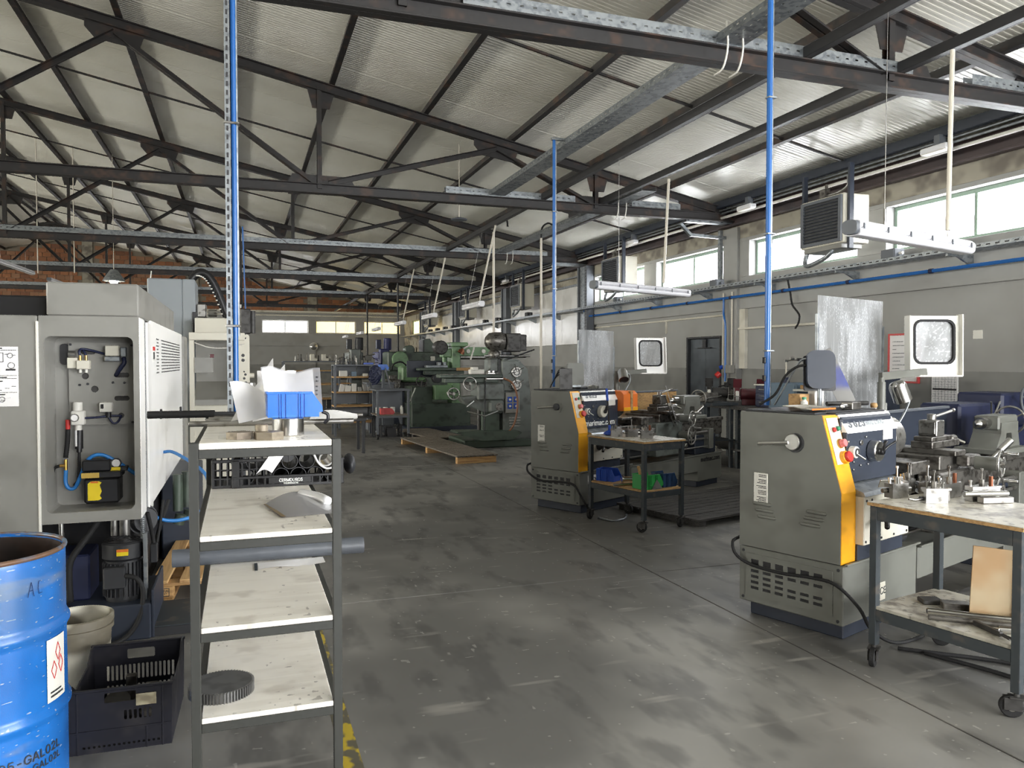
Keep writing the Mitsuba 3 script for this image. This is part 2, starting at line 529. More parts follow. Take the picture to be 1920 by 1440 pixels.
def window_x(x, sx, y0, y1, z0, z1, day, w=1.0, frame='frame_green'):
    """Two-pane window in a wall at x whose inside looks towards sx (-1 or 1); the frame sits 16 cm behind the wall's face."""
    WN[0] += 1
    t = Thing(f'window_{WN[0]}', kind='structure')
    xf = x - sx * 0.16
    f = 0.05
    for nm, a in (('frame_rail', (y0, z1 - f, y1, z1)), ('frame_rail', (y0, z0, y1, z0 + f)), ('frame_stile', (y0, z0 + f, y0 + f, z1 - f)), ('frame_stile', (y1 - f, z0 + f, y1, z1 - f)),
                  ('mullion', ((y0 + y1) / 2 - 0.02, z0 + f, (y0 + y1) / 2 + 0.02, z1 - f))):
        t.add(nm, P(box(xf - 0.025, a[0], a[1], xf + 0.025, a[2], a[3], 0.004), frame))
    for a, b in ((y0 + f, (y0 + y1) / 2 - 0.02), ((y0 + y1) / 2 + 0.02, y1 - f)):
        v = np.array([[xf - sx * 0.01, a, z0 + f], [xf - sx * 0.01, b, z0 + f], [xf - sx * 0.01, b, z1 - f], [xf - sx * 0.01, a, z1 - f]])
        q = TM(v, [[0, 2, 1], [0, 3, 2]] if sx < 0 else [[0, 1, 2], [0, 2, 3]])
        t.add('pane', pane_emitter(P(q, 'opal'), day, w))
    return t


def window_y(y, sy, x0, x1, z0, z1, day, w=1.0, frame='white_paint', n=2):
    WN[0] += 1
    t = Thing(f'window_{WN[0]}', kind='structure')
    yf = y - sy * 0.12
    f = 0.05
    pieces = [('frame_rail', (x0, z1 - f, x1, z1)), ('frame_rail', (x0, z0, x1, z0 + f)), ('frame_stile', (x0, z0 + f, x0 + f, z1 - f)), ('frame_stile', (x1 - f, z0 + f, x1, z1 - f))]
    st = (x1 - x0) / n
    pieces += [('mullion', (x0 + k * st - 0.02, z0 + f, x0 + k * st + 0.02, z1 - f)) for k in range(1, n)]
    for nm, a in pieces:
        t.add(nm, P(box(a[0], yf - 0.025, a[1], a[2], yf + 0.025, a[3], 0.004), frame))
    for k in range(n):
        a, b = x0 + k * st + (f if k == 0 else 0.02), x0 + (k + 1) * st - (f if k == n - 1 else 0.02)
        yy = yf - sy * 0.01
        v = np.array([[a, yy, z0 + f], [b, yy, z0 + f], [b, yy, z1 - f], [a, yy, z1 - f]])
        q = TM(v, [[0, 1, 2], [0, 2, 3]] if sy < 0 else [[0, 2, 1], [0, 3, 2]])
        t.add('pane', pane_emitter(P(q, 'opal'), day, w))
    return t


# right wall
wins = [(-0.3, 2.1), (2.6, 5.0), (5.6, 8.0), (8.5, 10.9), (11.58, 13.95), (14.45, 16.85)]
ms = [box(WX + 0.06, YB, 0, WX + 0.4, -5.7, 3.5, 0), box(WX + 0.06, -1.3, 0, WX + 0.4, 11.75, 2.45, 0), box(WX + 0.06, -5.7, 0, WX + 0.4, -1.3, 0.4, 0), box(WX + 0.06, 12.87, 0, WX + 0.4, 17.3, 2.45, 0), box(WX + 0.06, 11.75, 2.02, WX + 0.4, 12.87, 2.45, 0),
      box(WX, -1.3, 2.45, WX + 0.4, 17.3, 2.99, 0.004), box(WX, YB, 3.58, WX + 0.4, 17.3, 3.64, 0.004), box(WX - 0.05, 11.16, 0, WX + 0.1, 11.56, 3.84, 0.006), box(WX - 0.05, 5.2, 0, WX + 0.1, 5.52, 3.84, 0.006)]
edge = [-1.3] + [v for a in wins for v in a] + [17.3]
for a, b in zip(edge[::2], edge[1::2]):
    ms.append(box(WX, a, 2.99, WX + 0.4, b, 3.58, 0.003))
ms.append(box(WX + 0.02, 17.3, 0, WX + 0.4, YF, 2.0, 0.004))
t = Thing('wall_right', kind='structure')
t.add('masonry', P(cat(ms), 'wall'))
t.add('ring_beam', P(cat(box(WX + 0.01, YB, 3.64, WX + 0.4, 17.3, 4.3, 0.0), box(WX + 0.06, 17.3, 2.0, WX + 0.4, 35.05, 4.3, 0), box(WX + 0.06, 35.05, 3.6, WX + 0.4, YF, 4.3, 0), box(WX + 0.06, 38.2, 2.0, WX + 0.4, YF, 3.6, 0), box(WX + 0.06, 35.05, 2.0, WX + 0.4, 38.2, 2.9, 0)), 'concrete'))
t.add('niche_sill', P(box(WX - 0.03, 9.3, 2.1, WX + 0.08, 11.16, 2.135, 0.004), 'render_white'))
t.add('niche_jamb', P(box(WX + 0.0, 11.0, 1.44, WX + 0.08, 11.16, 2.45, 0.004), 'render_white'))
t.add('wall_moulding', P(box(WX + 0.03, 11.6, 2.36, WX + 0.07, 17.0, 2.39, 0.003), 'render_white'))
t.add('wall_moulding', P(box(WX + 0.03, 13.6, 2.12, WX + 0.07, 13.63, 2.36, 0.003), 'render_white'))
y = 17.75
while y < 34.9:
    y1 = min(y + 1.12, 34.95)
    t.add('cladding_panel', P(box(WX + 0.0, y + 0.004, 2.005, WX + 0.05, y1 - 0.004, 3.46, 0.004), 'cladding'))
    y = y1
t.add('cladding_rail', P(box(WX - 0.01, 17.7, 3.46, WX + 0.05, 35.0, 3.52, 0.004), 'galvanised'))
t.add('cladding_rail', P(box(WX - 0.01, 17.7, 3.68, WX + 0.05, 35.0, 3.72, 0.004), 'galvanised'))
for k, (a, b) in enumerate(wins):
    window_x(WX, -1, a, b, 2.99, 3.58, DAY, 2.0)
for a, b in ((-5.7, -3.52), (-3.48, -1.3)):
    window_x(WX, -1, a, b, 0.4, 3.5, UNSEEN_RIGHT, 6.0)  # out of view, placed to light front faces, flanks and shelves
window_x(WX, -1, 35.05, 38.2, 2.9, 3.6, DAY_YELLOW, 0.4)

# far wall: rendered below, brick gable above
t = Thing('wall_far', kind='structure')
fw = [(-7.4, -5.0), (-4.4, -2.2), (-1.62, 0.59), (0.98, 3.2), (3.56, 5.56), (5.95, 7.86)]
ms = [box(LX, YF, 0, WX + 0.4, YF + 0.4, 2.99, 0.0), box(LX, YF, 3.64, WX + 0.4, YF + 0.4, 4.06, 0.0)]
edge = [LX] + [v for a in fw for v in a] + [WX + 0.4]
for a, b in zip(edge[::2], edge[1::2]):
    ms.append(box(a, YF, 2.99, b, YF + 0.4, 3.64, 0.003))
for a in (-8.0, -1.9, 3.37, 7.9):
    ms.append(box(a - 0.18, YF - 0.06, 0, a + 0.18, YF + 0.1, 2.5, 0.005))
ms.append(box(LX, YF - 0.06, 2.36, WX, YF + 0.1, 2.56, 0.005))
t.add('masonry', P(cat(ms), 'wall'))
t.add('ledge', P(box(LX, YF - 0.08, 3.84, WX, YF + 0.05, 3.9, 0.004), 'render_white'))
t.add('ledge', P(box(LX, YF - 0.12, 4.0, WX, YF + 0.05, 4.1, 0.004), 'render_white'))
gable = Polygon([(LX, 4.06), (WX + 0.4, 4.06), (WX + 0.4, roof_z(WX + 0.4) + 0.05), (RX, roof_z(RX) + 0.05), (LX, roof_z(LX) + 0.05)])
t.add('mortar_bed', P(prism(gable, 0.3, 'y', YF + 0.03), 'mortar'))
for x in (-14.5, -6.6, -2.1, 3.4):
    t.add('concrete_post', P(box(x - 0.22, YF - 0.02, 4.1, x + 0.22, YF + 0.1, roof_z(x), 0.006), 'concrete'))
shapes = [P(box(-0.165, -0.006, -0.092, 0.165, 0.03, 0.092, 0.004), f'brick{i}') for i in range(4)]
spots = []
for r in range(16):
    z = 4.2 + r * 0.2
    for k in range(-56, 46):
        x = k * 0.35 + 0.175 * (r % 2)
        if -13.5 < x < 7.8 and z + 0.12 < min(roof_z(x - 0.17), roof_z(x + 0.17)) and all(abs(x - q) > 0.4 for q in (-14.5, -6.6, -2.1, 3.4)):
            spots.append((x, z))
spots.sort(key=lambda q: abs(q[0] + 3) + abs(q[1] - 4.9) * 0.5)
for x, z in spots[:300]:
    t.add('brick', shapes[rng.integers(4)], M=M4(x + rng.uniform(-0.006, 0.006), YF + rng.uniform(-0.004, 0.006), z))
for i in range(4):
    t.add('outer_bricks', P(cat([box(x - 0.165, YF - 0.006, z - 0.092, x + 0.165, YF + 0.03, z + 0.092, 0) for x, z in spots[300 + i::4]]), f'brick{i}'), kind='stuff')
for k, (a, b) in enumerate(fw):
    window_y(YF, -1, a, b, 2.99, 3.64, DAY if k < 4 else DAY_YELLOW, 1.0 if k < 4 else 0.4)

# left and back walls, outside the picture
t = Thing('wall_left', kind='structure')
lw = [(YB + 1 + 5.9 * k, YB + 4.6 + 5.9 * k) for k in range(8)][:7]
ms = [box(LX - 0.3, YB, 0, LX, YF, 1.2, 0), box(LX - 0.3, YB, 3.6, LX, YF, 4.3, 0)]
edge = [YB] + [v for a in lw for v in a] + [YF]
ms += [box(LX - 0.3, a, 1.2, LX, b, 3.6, 0) for a, b in zip(edge[::2], edge[1::2])]
t.add('masonry', P(cat(ms), 'wall'))
for a, b in lw:
    window_x(LX, 1, a, b, 1.2, 3.6, UNSEEN_LEFT, 1.2)  # out of view, sized and lit to lift the left part of the ceiling
t = Thing('wall_back', kind='structure')
bw = [(1.6, 6.8)]
ms = [box(LX, YB - 0.3, 0, bw[0][0], YB, 4.1, 0), box(bw[0][1], YB - 0.3, 0, WX + 0.4, YB, 4.1, 0), box(bw[0][0], YB - 0.3, 3.7, bw[0][1], YB, 4.1, 0), box(bw[0][0], YB - 0.3, 0, bw[0][1], YB, 0.9, 0)]
t.add('masonry', P(cat(ms), 'wall'))
gb = Polygon([(LX, 4.1), (WX + 0.4, 4.1), (WX + 0.4, roof_z(WX + 0.4) + 0.05), (RX, roof_z(RX) + 0.05), (LX, roof_z(LX) + 0.05)])
t.add('gable', P(prism(gb, -0.3, 'y', YB), 'concrete'))
window_y(YB, 1, bw[0][0], bw[0][1], 0.9, 3.7, UNSEEN_BACK, 3.0, n=4)  # out of view, placed to light the hall from behind the camera

# roof: ribbed sandwich panels, one metre wide, running down the slope
t = Thing('ceiling', kind='structure')
prof = []
for k in range(15):
    y0 = 0.02 + k * 0.064
    prof += [(y0, 0.0), (y0 + 0.022, 0.0), (y0 + 0.030, 0.005), (y0 + 0.056, 0.005)]
prof = [(0.0, 0.02), (0.012, 0.0)] + prof + [(0.988, 0.0), (1.0, 0.02)]
prof = np.array(prof)


def panel(x0, x1):
    a = np.stack([np.full(len(prof), x0), prof[:, 0], roof_z(x0) + prof[:, 1]], 1)
    b = np.stack([np.full(len(prof), x1), prof[:, 0], roof_z(x1) + prof[:, 1]], 1)
    n = len(prof)
    i = np.arange(n - 1)
    f = np.vstack([np.stack([i, i + n, i + n + 1], 1), np.stack([i, i + n + 1, i + 1], 1)])
    return TM(np.vstack([a, b]), f)


pr, pl_ = P(panel(WX + 0.3, RX), 'roof_panel'), P(panel(RX, LX - 0.3), 'roof_panel')
for k in range(int(YF - YB) + 1):
    for s in (pr, pl_):
        t.add('panel', s, M=M4(0, YB + k - 0.2 + rng.uniform(-0.004, 0.004), rng.uniform(0, 0.006)))
t.add('outer_skin', P(cat(TM([[WX + 0.6, YB - 1, roof_z(WX + 0.6) + 0.08], [WX + 0.6, YF + 1, roof_z(WX + 0.6) + 0.08], [RX, YF + 1, roof_z(RX) + 0.08], [RX, YB - 1, roof_z(RX) + 0.08]], [[0, 1, 2], [0, 2, 3]]),
      TM([[RX, YB - 1, roof_z(RX) + 0.08], [RX, YF + 1, roof_z(RX) + 0.08], [LX - 0.6, YF + 1, roof_z(LX - 0.6) + 0.08], [LX - 0.6, YB - 1, roof_z(LX - 0.6) + 0.08]], [[0, 1, 2], [0, 2, 3]])), 'concrete'))

# door in the right wall
t = Thing('door_1', kind='structure')
for a, b in ((11.8, 12.305), (12.315, 12.82)):
    t.add('leaf', P(box(WX + 0.1, a, 0.01, WX + 0.14, b, 1.98, 0.006), 'door_steel'))
t.add('frame', P(cat(box(WX + 0.04, 11.75, 0, WX + 0.14, 11.795, 2.02, 0.004), box(WX + 0.04, 12.825, 0, WX + 0.14, 12.87, 2.02, 0.004), box(WX + 0.04, 11.795, 1.985, WX + 0.14, 12.825, 2.02, 0.004)), 'black_steel'))
t.add('closer', P(cat(box(WX + 0.06, 12.25, 1.8, WX + 0.1, 12.36, 1.97, 0.004), box(WX + 0.05, 12.1, 1.8, WX + 0.09, 12.5, 1.82, 0.004)), 'black_steel'))

# ------------------------------------------------------------------ roof trusses, purlins, rods
TY = [5.37, 11.3, 17.2, 23.1, 29.1, 35.0]


def chord_z(x):
    return 5.649 - 0.199 * (x if x >= RX else 2 * RX - x)


def angle_pair(p0, p1, w=0.05, gap=0.016):
    p0, p1 = np.array(p0, float), np.array(p1, float)
    o = np.array([0, (w + gap) / 2, 0])
    d = p1 - p0
    nrm = np.cross(d, [0, 1, 0])
    nrm /= np.linalg.norm(nrm)
    return cat([beam(p0 + s * o, p1 + s * o, 0.006, w, b=0.001, up=nrm) if False else beam(p0 + s * (o + [0, -w / 2 + 0.003, 0]), p1 + s * (o + [0, -w / 2 + 0.003, 0]), 0.006, w, b=0.001) for s in (1, -1)]
               + [beam(p0 + s * o + nrm * w / 2, p1 + s * o + nrm * w / 2, w, 0.006, b=0.001) for s in (1, -1)])


def tee(p0, p1, w, h):
    return cat(beam(p0, p1, 0.03, h), beam(np.array(p0) - [0, 0, h / 2 - 0.008], np.array(p1) - [0, 0, h / 2 - 0.008], w, 0.014), beam(np.array(p0) + [0, 0, h / 2 - 0.008], np.array(p1) + [0, 0, h / 2 - 0.008], w, 0.014))


BZ = 4.0
half = [(5.4, 'v'), (3.71, 'p'), (1.1, 'v'), (-1.5, 'p'), (-4.2, 'v')]
tr = None
for i, Y in enumerate(TY):
    lab = f'dark steel roof truss spanning the hall, {ORD[i]} from the camera'
    if tr is None:
        tr = Thing('roof_truss', lab, 'roof truss', M4(0, Y, 0), 'steel roof trusses')
        for x0, x1 in ((WX, RX), (RX, LX)):
            tr.add('top_chord', P(tee([x0, 0, chord_z(x0)], [x1, 0, chord_z(x1)], 0.13, 0.13), 'truss_steel'))
        tr.add('bottom_chord', P(tee([WX, 0, BZ], [LX, 0, BZ], 0.14, 0.14), 'truss_steel'))
        for mir in (0, 1):
            X = lambda x: 2 * RX - x if mir else x
            vs = [5.4, 1.1, -4.2]
            ps = [3.71, -1.5, RX]
            for x in vs:
                tr.add('post', P(angle_pair([X(x), 0, BZ], [X(x), 0, chord_z(x)], 0.06, 0.02), 'truss_steel'))
                tr.add('gusset', P(prism([(X(x) - 0.2, chord_z(x)), (X(x) + 0.2, chord_z(x) - 0.02), (X(x) + 0.12, chord_z(x) - 0.3), (X(x) - 0.12, chord_z(x) - 0.3)], 0.014, 'y', -0.007), 'truss_steel'))
                tr.add('gusset', P(prism([(X(x) - 0.5, BZ), (X(x) + 0.5, BZ), (X(x) + 0.4, BZ + 0.19), (X(x) - 0.4, BZ + 0.19)], 0.02, 'y', -0.01), 'truss_steel'))
            for p, q in ((5.3, 3.71), (1.2, 3.71), (1.0, -1.5), (-4.1, -1.5), (-4.3, RX)):
                tr.add('diagonal', P(angle_pair([X(p), 0, BZ + 0.08], [X(q), 0, chord_z(q) - 0.12], 0.065, 0.02), 'truss_steel'))
            for x in ps[:2]:
                s = -1 if mir else 1
                g = [(x - 0.36, chord_z(x - 0.36)), (x + 0.36, chord_z(x + 0.36)), (x + 0.28, chord_z(x) - 0.3), (x - 0.24, chord_z(x) - 0.22), (x - 0.36, chord_z(x) - 0.08)]
                tr.add('gusset', P(prism([(X(a), b) for a, b in g], 0.02, 'y', -0.01), 'truss_steel'))
        tr.add('gusset', P(prism([(RX - 0.4, chord_z(RX) - 0.05), (RX, chord_z(RX) + 0.02), (RX + 0.4, chord_z(RX) - 0.05), (RX + 0.3, chord_z(RX) - 0.38), (RX - 0.3, chord_z(RX) - 0.38)], 0.02, 'y', -0.01), 'truss_steel'))
        tr.add('gusset', P(prism([(6.9, BZ), (WX, BZ), (WX, chord_z(WX) + 0.1), (6.9, chord_z(6.9))], 0.02, 'y', -0.01), 'truss_steel'))
    else:
        tr.copy(M4(0, Y, 0), lab)
px = [6.65, 5.3, 3.95, 2.6, 1.25, -0.1, -1.45, -2.8, -4.15, -5.5, -6.85]
for k, x in enumerate(px):
    zc = chord_z(x) + 0.115
    one('roof_purlin', f'dark steel purlin under the roof sheets, {ORD[k]} up from the window wall', 'purlin', cat(box(x - 0.022, YB, zc - 0.05, x + 0.022, YF, zc + 0.05, 0.003), box(x - 0.04, YB, zc - 0.05, x + 0.04, YF, zc - 0.042, 0.002)), 'truss_steel', group='roof purlins')
for k in range(3):
    x = -7.15 - 1.35 * k
    zc = chord_z(x) + 0.115
    one('roof_purlin', f'dark steel purlin on the far roof slope, {ORD[k]} down from the ridge', 'purlin', box(x - 0.022, YB, zc - 0.05, x + 0.022, YF, zc + 0.05, 0.003), 'truss_steel', group='roof purlins')
for k, Y in enumerate((2.4, 8.35, 14.25, 20.15, 26.1, 32.0)):
    one('tie_bar', f'thin dark tie bar crossing the purlins in the {ORD[k]} bay from the camera', 'tie bar', beam([7.6, Y, roof_z(7.6) - 0.07], [RX, Y, roof_z(RX) - 0.07], 0.03, 0.03), 'truss_steel', group='roof tie bars')
one('wall_beam', 'broad dark brown steel beam along the top of the window wall', 'beam', cat(box(7.86, YB, 3.86, 7.98, YF - 0.1, 3.885, 0.002), box(7.86, YB, 4.1, 7.98, YF - 0.1, 4.12, 0.002), box(7.95, YB, 3.885, 7.98, YF - 0.1, 4.1, 0.002)), 'brown_steel')
one('eave_purlin', 'dark channel under the roof edge above the window wall', 'beam', box(7.62, YB, 4.14, 7.7, YF - 0.1, 4.26, 0.004), 'dark_blue_steel')
# ------------------------------------------------------------------ the two turning lathes


def spatter(p, n, uv):
    a = fbm(p.x * 6 + p.y * 6, p.z * 2.4, 3, 3)
    drops = smoothstep(0.62, 0.8, noise(p.x * 130 + p.y * 130, p.z * 90, 2))
    runs = smoothstep(0.5, 0.8, noise((p.x + p.y) * 55, p.z * 5, 5))
    return dr.clip(0.24 + 0.34 * smoothstep(0.42, 0.72, a) + 0.42 * drops * smoothstep(0.3, 0.6, a) + 0.12 * runs, 0, 0.92)


scene['m_plexi'] = {'type': 'blendbsdf', 'weight': proc(spatter), 'a': {'type': 'thindielectric'}, 'b': {'type': 'twosided', 'bsdf': {'type': 'principled', 'base_color': rgb(c8(176, 178, 180)), 'roughness': 0.4}}}
scene['m_film'] = {'type': 'blendbsdf', 'weight': 0.35, 'a': {'type': 'thindielectric'}, 'b': {'type': 'twosided', 'bsdf': {'type': 'principled', 'base_color': rgb(c8(205, 205, 210)), 'roughness': 0.25}}}


def slotted(w, h, slots, depth=0.004):
    """Plate w x h in the xy plane with rectangular slots (x, y, w, h)."""
    g = sbox(0, 0, w, h)
    for x, y, a, b in slots:
        g = g.difference(sbox(x, y, x + a, y + b))
    return prism(g, depth)


def wheel(c, d, r, tr=0.009, spokes=3, hub=0.022):
    """Handwheel: rim, spokes, hub as three meshes."""
    u, w, d = frame_of(d)
    c = np.array(c, float)
    a = np.linspace(0, 2 * np.pi, 29)
    rim = tube(c + r * (np.cos(a)[:, None] * u + np.sin(a)[:, None] * w), tr, 8)
    sp = cat([cyl(c, c + r * (math.cos(q) * u + math.sin(q) * w), tr * 0.75, 8) for q in np.arange(spokes) * 2 * np.pi / spokes + 0.5])
    return rim, sp, cyl(c - d * 0.02, c + d * 0.025, hub, 14), c + r * (math.cos(0.9) * u + math.sin(0.9) * w)


def make_lathe(label, M, guard, rng_seed):
    t = Thing('lathe', label, 'lathe', M)
    A = lambda n, m, mt, sub=None, sm=False, lab=None: t.add(n, P(m, mt, sm), sub, lab)
    # plinth, base, trough
    A('plinth', box(0.06, 0.06, 0, 0.84, 0.66, 0.1, 0.006), 'dark_blue_steel')
    A('plinth', box(2.35, 0.08, 0, 2.86, 0.6, 0.09, 0.006), 'dark_blue_steel')
    base = A('base', box(0.0, 0.03, 0.09, 0.88, 0.70, 0.425, 0.006), 'lathe_grey')
    A('base_tail', cat(box(2.3, 0.03, 0.08, 2.88, 0.66, 0.40, 0.006)), 'lathe_grey')
    A('chip_trough', box(0.88, 0.02, 0.205, 2.3, 0.68, 0.40, 0.006), 'lathe_grey')
    A('trough_rim', cat(box(0.01, 0.012, 0.425, 0.9, 0.03, 0.437, 0.003), box(0.9, 0.008, 0.40, 2.88, 0.024, 0.412, 0.003)), 'lathe_grey')
    # slotted cover on the end of the base
    sl = []
    for c in range(6):
        for r, (yy, hh) in enumerate(((0.188, 0.034), (0.142, 0.018), (0.108, 0.018), (0.074, 0.018), (0.04, 0.018))):
            if not (c > 2 and r == 2):
                sl.append((0.035 + c * 0.082, yy, 0.055, hh))
    pm = slotted(0.56, 0.255, sl)
    v = np.array(pm.vertices)
    pm = TM(np.stack([-v[:, 2] * 1.0 - 0.002, 0.65 - v[:, 0], 0.135 + v[:, 1]], 1), pm.faces)
    vp = A('vent_cover', pm, 'lathe_grey', base)
    A('vent_opening', box(-0.0015, 0.1, 0.14, 0.001, 0.64, 0.385, 0), 'black_plastic', vp)  # black sheet stands for the dark behind the slots
    A('bolt', cat([cyl((-0.004, y, z), (0, y, z), 0.009, 10) for y in (0.67, 0.06) for z in (0.115, 0.40)]), 'black_steel', base)
    # end cabinet with the yellow control strip
    prof = [(0.05, 0.43), (0.05, 0.825), (0.17, 1.25), (0.70, 1.25), (0.70, 0.43)]
    cab = A('end_cabinet', prism(Polygon(prof).buffer(-0.006, join_style=2).buffer(0.006), 0.14, 'x'), 'lathe_grey', sm=20)
    for k in range(6):
        y0 = 0.61 - 0.016 * (k % 3) if k < 3 else 0.26 + 0.018 * (k % 3)
        z = 0.70 - 0.038 * (k % 3)
        A('louvre', mv(lathe([(0.0, 0), (0.0115, 0.012), (0.0115, 0.12), (0, 0.132)], 10, (0, 0, 0), (0, -1, 0)), (0.0, y0, z)), 'lathe_grey', cab, True)
    A('warning_plate', box(-0.003, 0.505, 0.69, 0.0, 0.6, 0.885, 0.001), 'label_white', cab)
    pr_ = random.Random(rng_seed)
    lines = [box(-0.0038, 0.515 + 0.0, z, -0.003, 0.515 + 0.068 - 0.02 * pr_.random(), z + 0.004, 0) for z in np.arange(0.70, 0.875, 0.0095) if pr_.random() < 0.75]
    A('warning_print', cat(lines), 'ink', cab)
    if guard:
        kb = A('handle_flange', cat(cyl((0, 0.33, 1.085), (-0.006, 0.33, 1.085), 0.062, 24)), 'lathe_grey', cab, 30)
        A('spindle_handle_hub', cyl((0, 0.33, 1.085), (-0.03, 0.33, 1.085), 0.036, 20, b=0.004), 'black_steel', cab, 30)
    else:
        A('handle_flange', cyl((0, 0.33, 1.085), (-0.008, 0.33, 1.085), 0.056, 28), 'black_steel', cab, 30)
        A('spindle_handle_hub', cyl((-0.006, 0.335, 1.09), (-0.03, 0.335, 1.09), 0.048, 24, b=0.004), 'bright_steel', cab, 30)
    A('spindle_handle', cyl((-0.03, 0.36, 1.085), (-0.12, 0.50, 1.075), 0.011, 12, b=0.003), 'bright_steel', cab, 30)
    strip = [(0.045, 0.43), (0.045, 0.825), (0.165, 1.25), (0.171, 1.25), (0.052, 0.825), (0.052, 0.43)]
    ys = A('control_strip', prism(strip, 0.152, 'x', 0.002), 'lathe_yellow')
    sl_d = np.array([0, 0.12, 0.425]) / np.linalg.norm([0.12, 0.425])
    sl_n = np.cross([1, 0, 0], sl_d)
    sp = lambda x, s: np.array([x, 0.045, 0.825]) + sl_d * s
    A('switch_plate', TM(np.array([sp(x, s) + sl_n * k for k in (0.001, 0.004) for s in (0.16, 0.425) for x in (0.025, 0.142)])[[0, 1, 3, 2, 4, 5, 7, 6]], CUBE_F), 'yellow_plate' if False else 'cream', ys)
    for x, s, r, h, m, nm in ((0.06, 0.355, 0.013, 0.012, 'red', 'push_button'), (0.105, 0.36, 0.013, 0.012, 'green_btn', 'push_button'), (0.1, 0.275, 0.022, 0.03, 'pink_btn', 'push_button')):
        A('button_collar', cyl(sp(x, s), sp(x, s) + sl_n * 0.012, r * 1.25, 16), 'brass' if r > 0.02 else 'bright_steel', ys, 30)
        A(nm, cyl(sp(x, s) + sl_n * 0.01, sp(x, s) + sl_n * (0.012 + h), r, 18, b=0.003), m, ys, 30)
    A('switch_body', cyl(sp(0.1, 0.195), sp(0.1, 0.195) + sl_n * 0.03, 0.036, 20, b=0.003), 'lathe_yellow', ys, 30)
    A('main_switch', cyl(sp(0.1, 0.195) + sl_n * 0.03, sp(0.1, 0.195) + sl_n * 0.05, 0.03, 20, b=0.003), 'red', ys, 30, 'red main switch')
    # headstock
    A('headstock', box(0.15, 0.13, 0.83, 0.745, 0.66, 1.235, 0.012), 'dark_blue_steel')
    fa = A('fascia', box(0.152, 0.10, 0.862, 0.745, 0.135, 1.15, 0.004), 'dark_blue_steel')
    lp = [(0.098, 1.145), (0.158, 1.248), (0.19, 1.255), (0.19, 1.15), (0.12, 1.14)]
    hp = A('name_plate', prism(lp, 0.60, 'x', 0.156), 'panel_white')
    ld = np.array([0, 0.06, 0.103]) / np.linalg.norm([0.06, 0.103])
    A('name_lettering', text('S 625', 0.05, np.array([0.20, 0.098, 1.145]) + ld * 0.035 + np.array([0, -0.002, 0.001]), (1, 0, 0), ld, 0.002), 'bench_grey', hp)
    if not guard:
        A('size_lettering', text('mm/1500', 0.034, np.array([0.40, 0.098, 1.145]) + ld * 0.04 + np.array([0, -0.002, 0.001]), (1, 0, 0), ld, 0.0012), 'galvanised', hp)
    A('top_tray', cat(box(0.02, 0.22, 1.25, 0.72, 0.68, 1.262, 0.003), box(0.14, 0.16, 1.245, 0.715, 0.22, 1.258, 0.003)), 'black_steel')
    A('speed_dial', cyl((0.43, 0.10, 1.03), (0.43, 0.045, 1.03), 0.062, 28, b=0.006), 'bright_steel' if not guard else 'cream', fa, 30)
    A('speed_lever', cat(cyl((0.43, 0.045, 1.03), (0.43, 0.025, 1.03), 0.02, 14), tube([(0.43, 0.03, 1.03), (0.46, 0.015, 1.06), (0.52, 0.0, 1.085)], 0.007, 8)), 'black_plastic', fa, True)
    A('speed_lever', tube([(0.43, 0.03, 1.03), (0.425, 0.02, 1.07), (0.43, 0.01, 1.095)], 0.011, 8), 'black_plastic', fa, True)
    A('selector_knob', cat(cyl((0.19, 0.10, 1.04), (0.19, 0.06, 1.04), 0.034, 20, b=0.004)), 'label_white', fa, 30)
    A('selector_ring', ring((0.19, 0.06, 1.04), (0, -1, 0), 0.014, 0.024, 0.004, 20), 'ink', fa)
    A('selector_lever', cyl((0.19, 0.06, 1.03), (0.225, 0.03, 1.0), 0.006, 8), 'bright_steel', fa)
    A('oil_sight', cat([cyl((x, 0.10, z), (x, 0.09, z), r, 14, b=0.002) for x, z, r in ((0.305, 1.085, 0.016), (0.36, 1.115, 0.006), (0.16, 1.1, 0.006), (0.30, 0.955, 0.007), (0.385, 0.955, 0.007), (0.22, 0.98, 0.006), (0.22, 0.935, 0.007))]), 'bright_steel', fa, 30)
    A('rating_plate', box(0.57, 0.097, 1.085, 0.69, 0.1, 1.145, 0.001), 'label_white', fa)
    A('sloping_shelf', prism([(0.12, 0.86), (0.0, 0.822), (-0.012, 0.80), (0.05, 0.80), (0.14, 0.84)], 0.57, 'x', 0.15), 'galvanised')
    gb = A('gearbox', box(0.152, -0.005, 0.525, 0.69, 0.2, 0.80, 0.005), 'cream')
    for k, x in enumerate((0.27, 0.42, 0.56)):
        A('feed_dial', lathe([(0.046, 0), (0.046, 0.012), (0.034, 0.016), (0.032, 0.05), (0.026, 0.056), (0.026, 0.07), (0.0, 0.07)], 22, (x, -0.005, 0.685), (0, -1, 0)), 'black_steel' if k < 2 or guard else 'steel', gb, 30)
    A('feed_lever', tube([(0.27, -0.06, 0.685), (0.24, -0.09, 0.66), (0.2, -0.11, 0.64)], 0.014, 8), 'black_plastic', gb, True)
    A('gearbox_bolt', cat([cyl((x, -0.005, z), (x, -0.009, z), 0.007, 10) for x, z in ((0.175, 0.775), (0.235, 0.775), (0.17, 0.545), (0.35, 0.545), (0.5, 0.545), (0.66, 0.545), (0.66, 0.77))]), 'black_steel', gb)
    A('lower_skirt', box(0.152, 0.03, 0.43, 0.69, 0.25, 0.527, 0.004), 'dark_blue_steel')
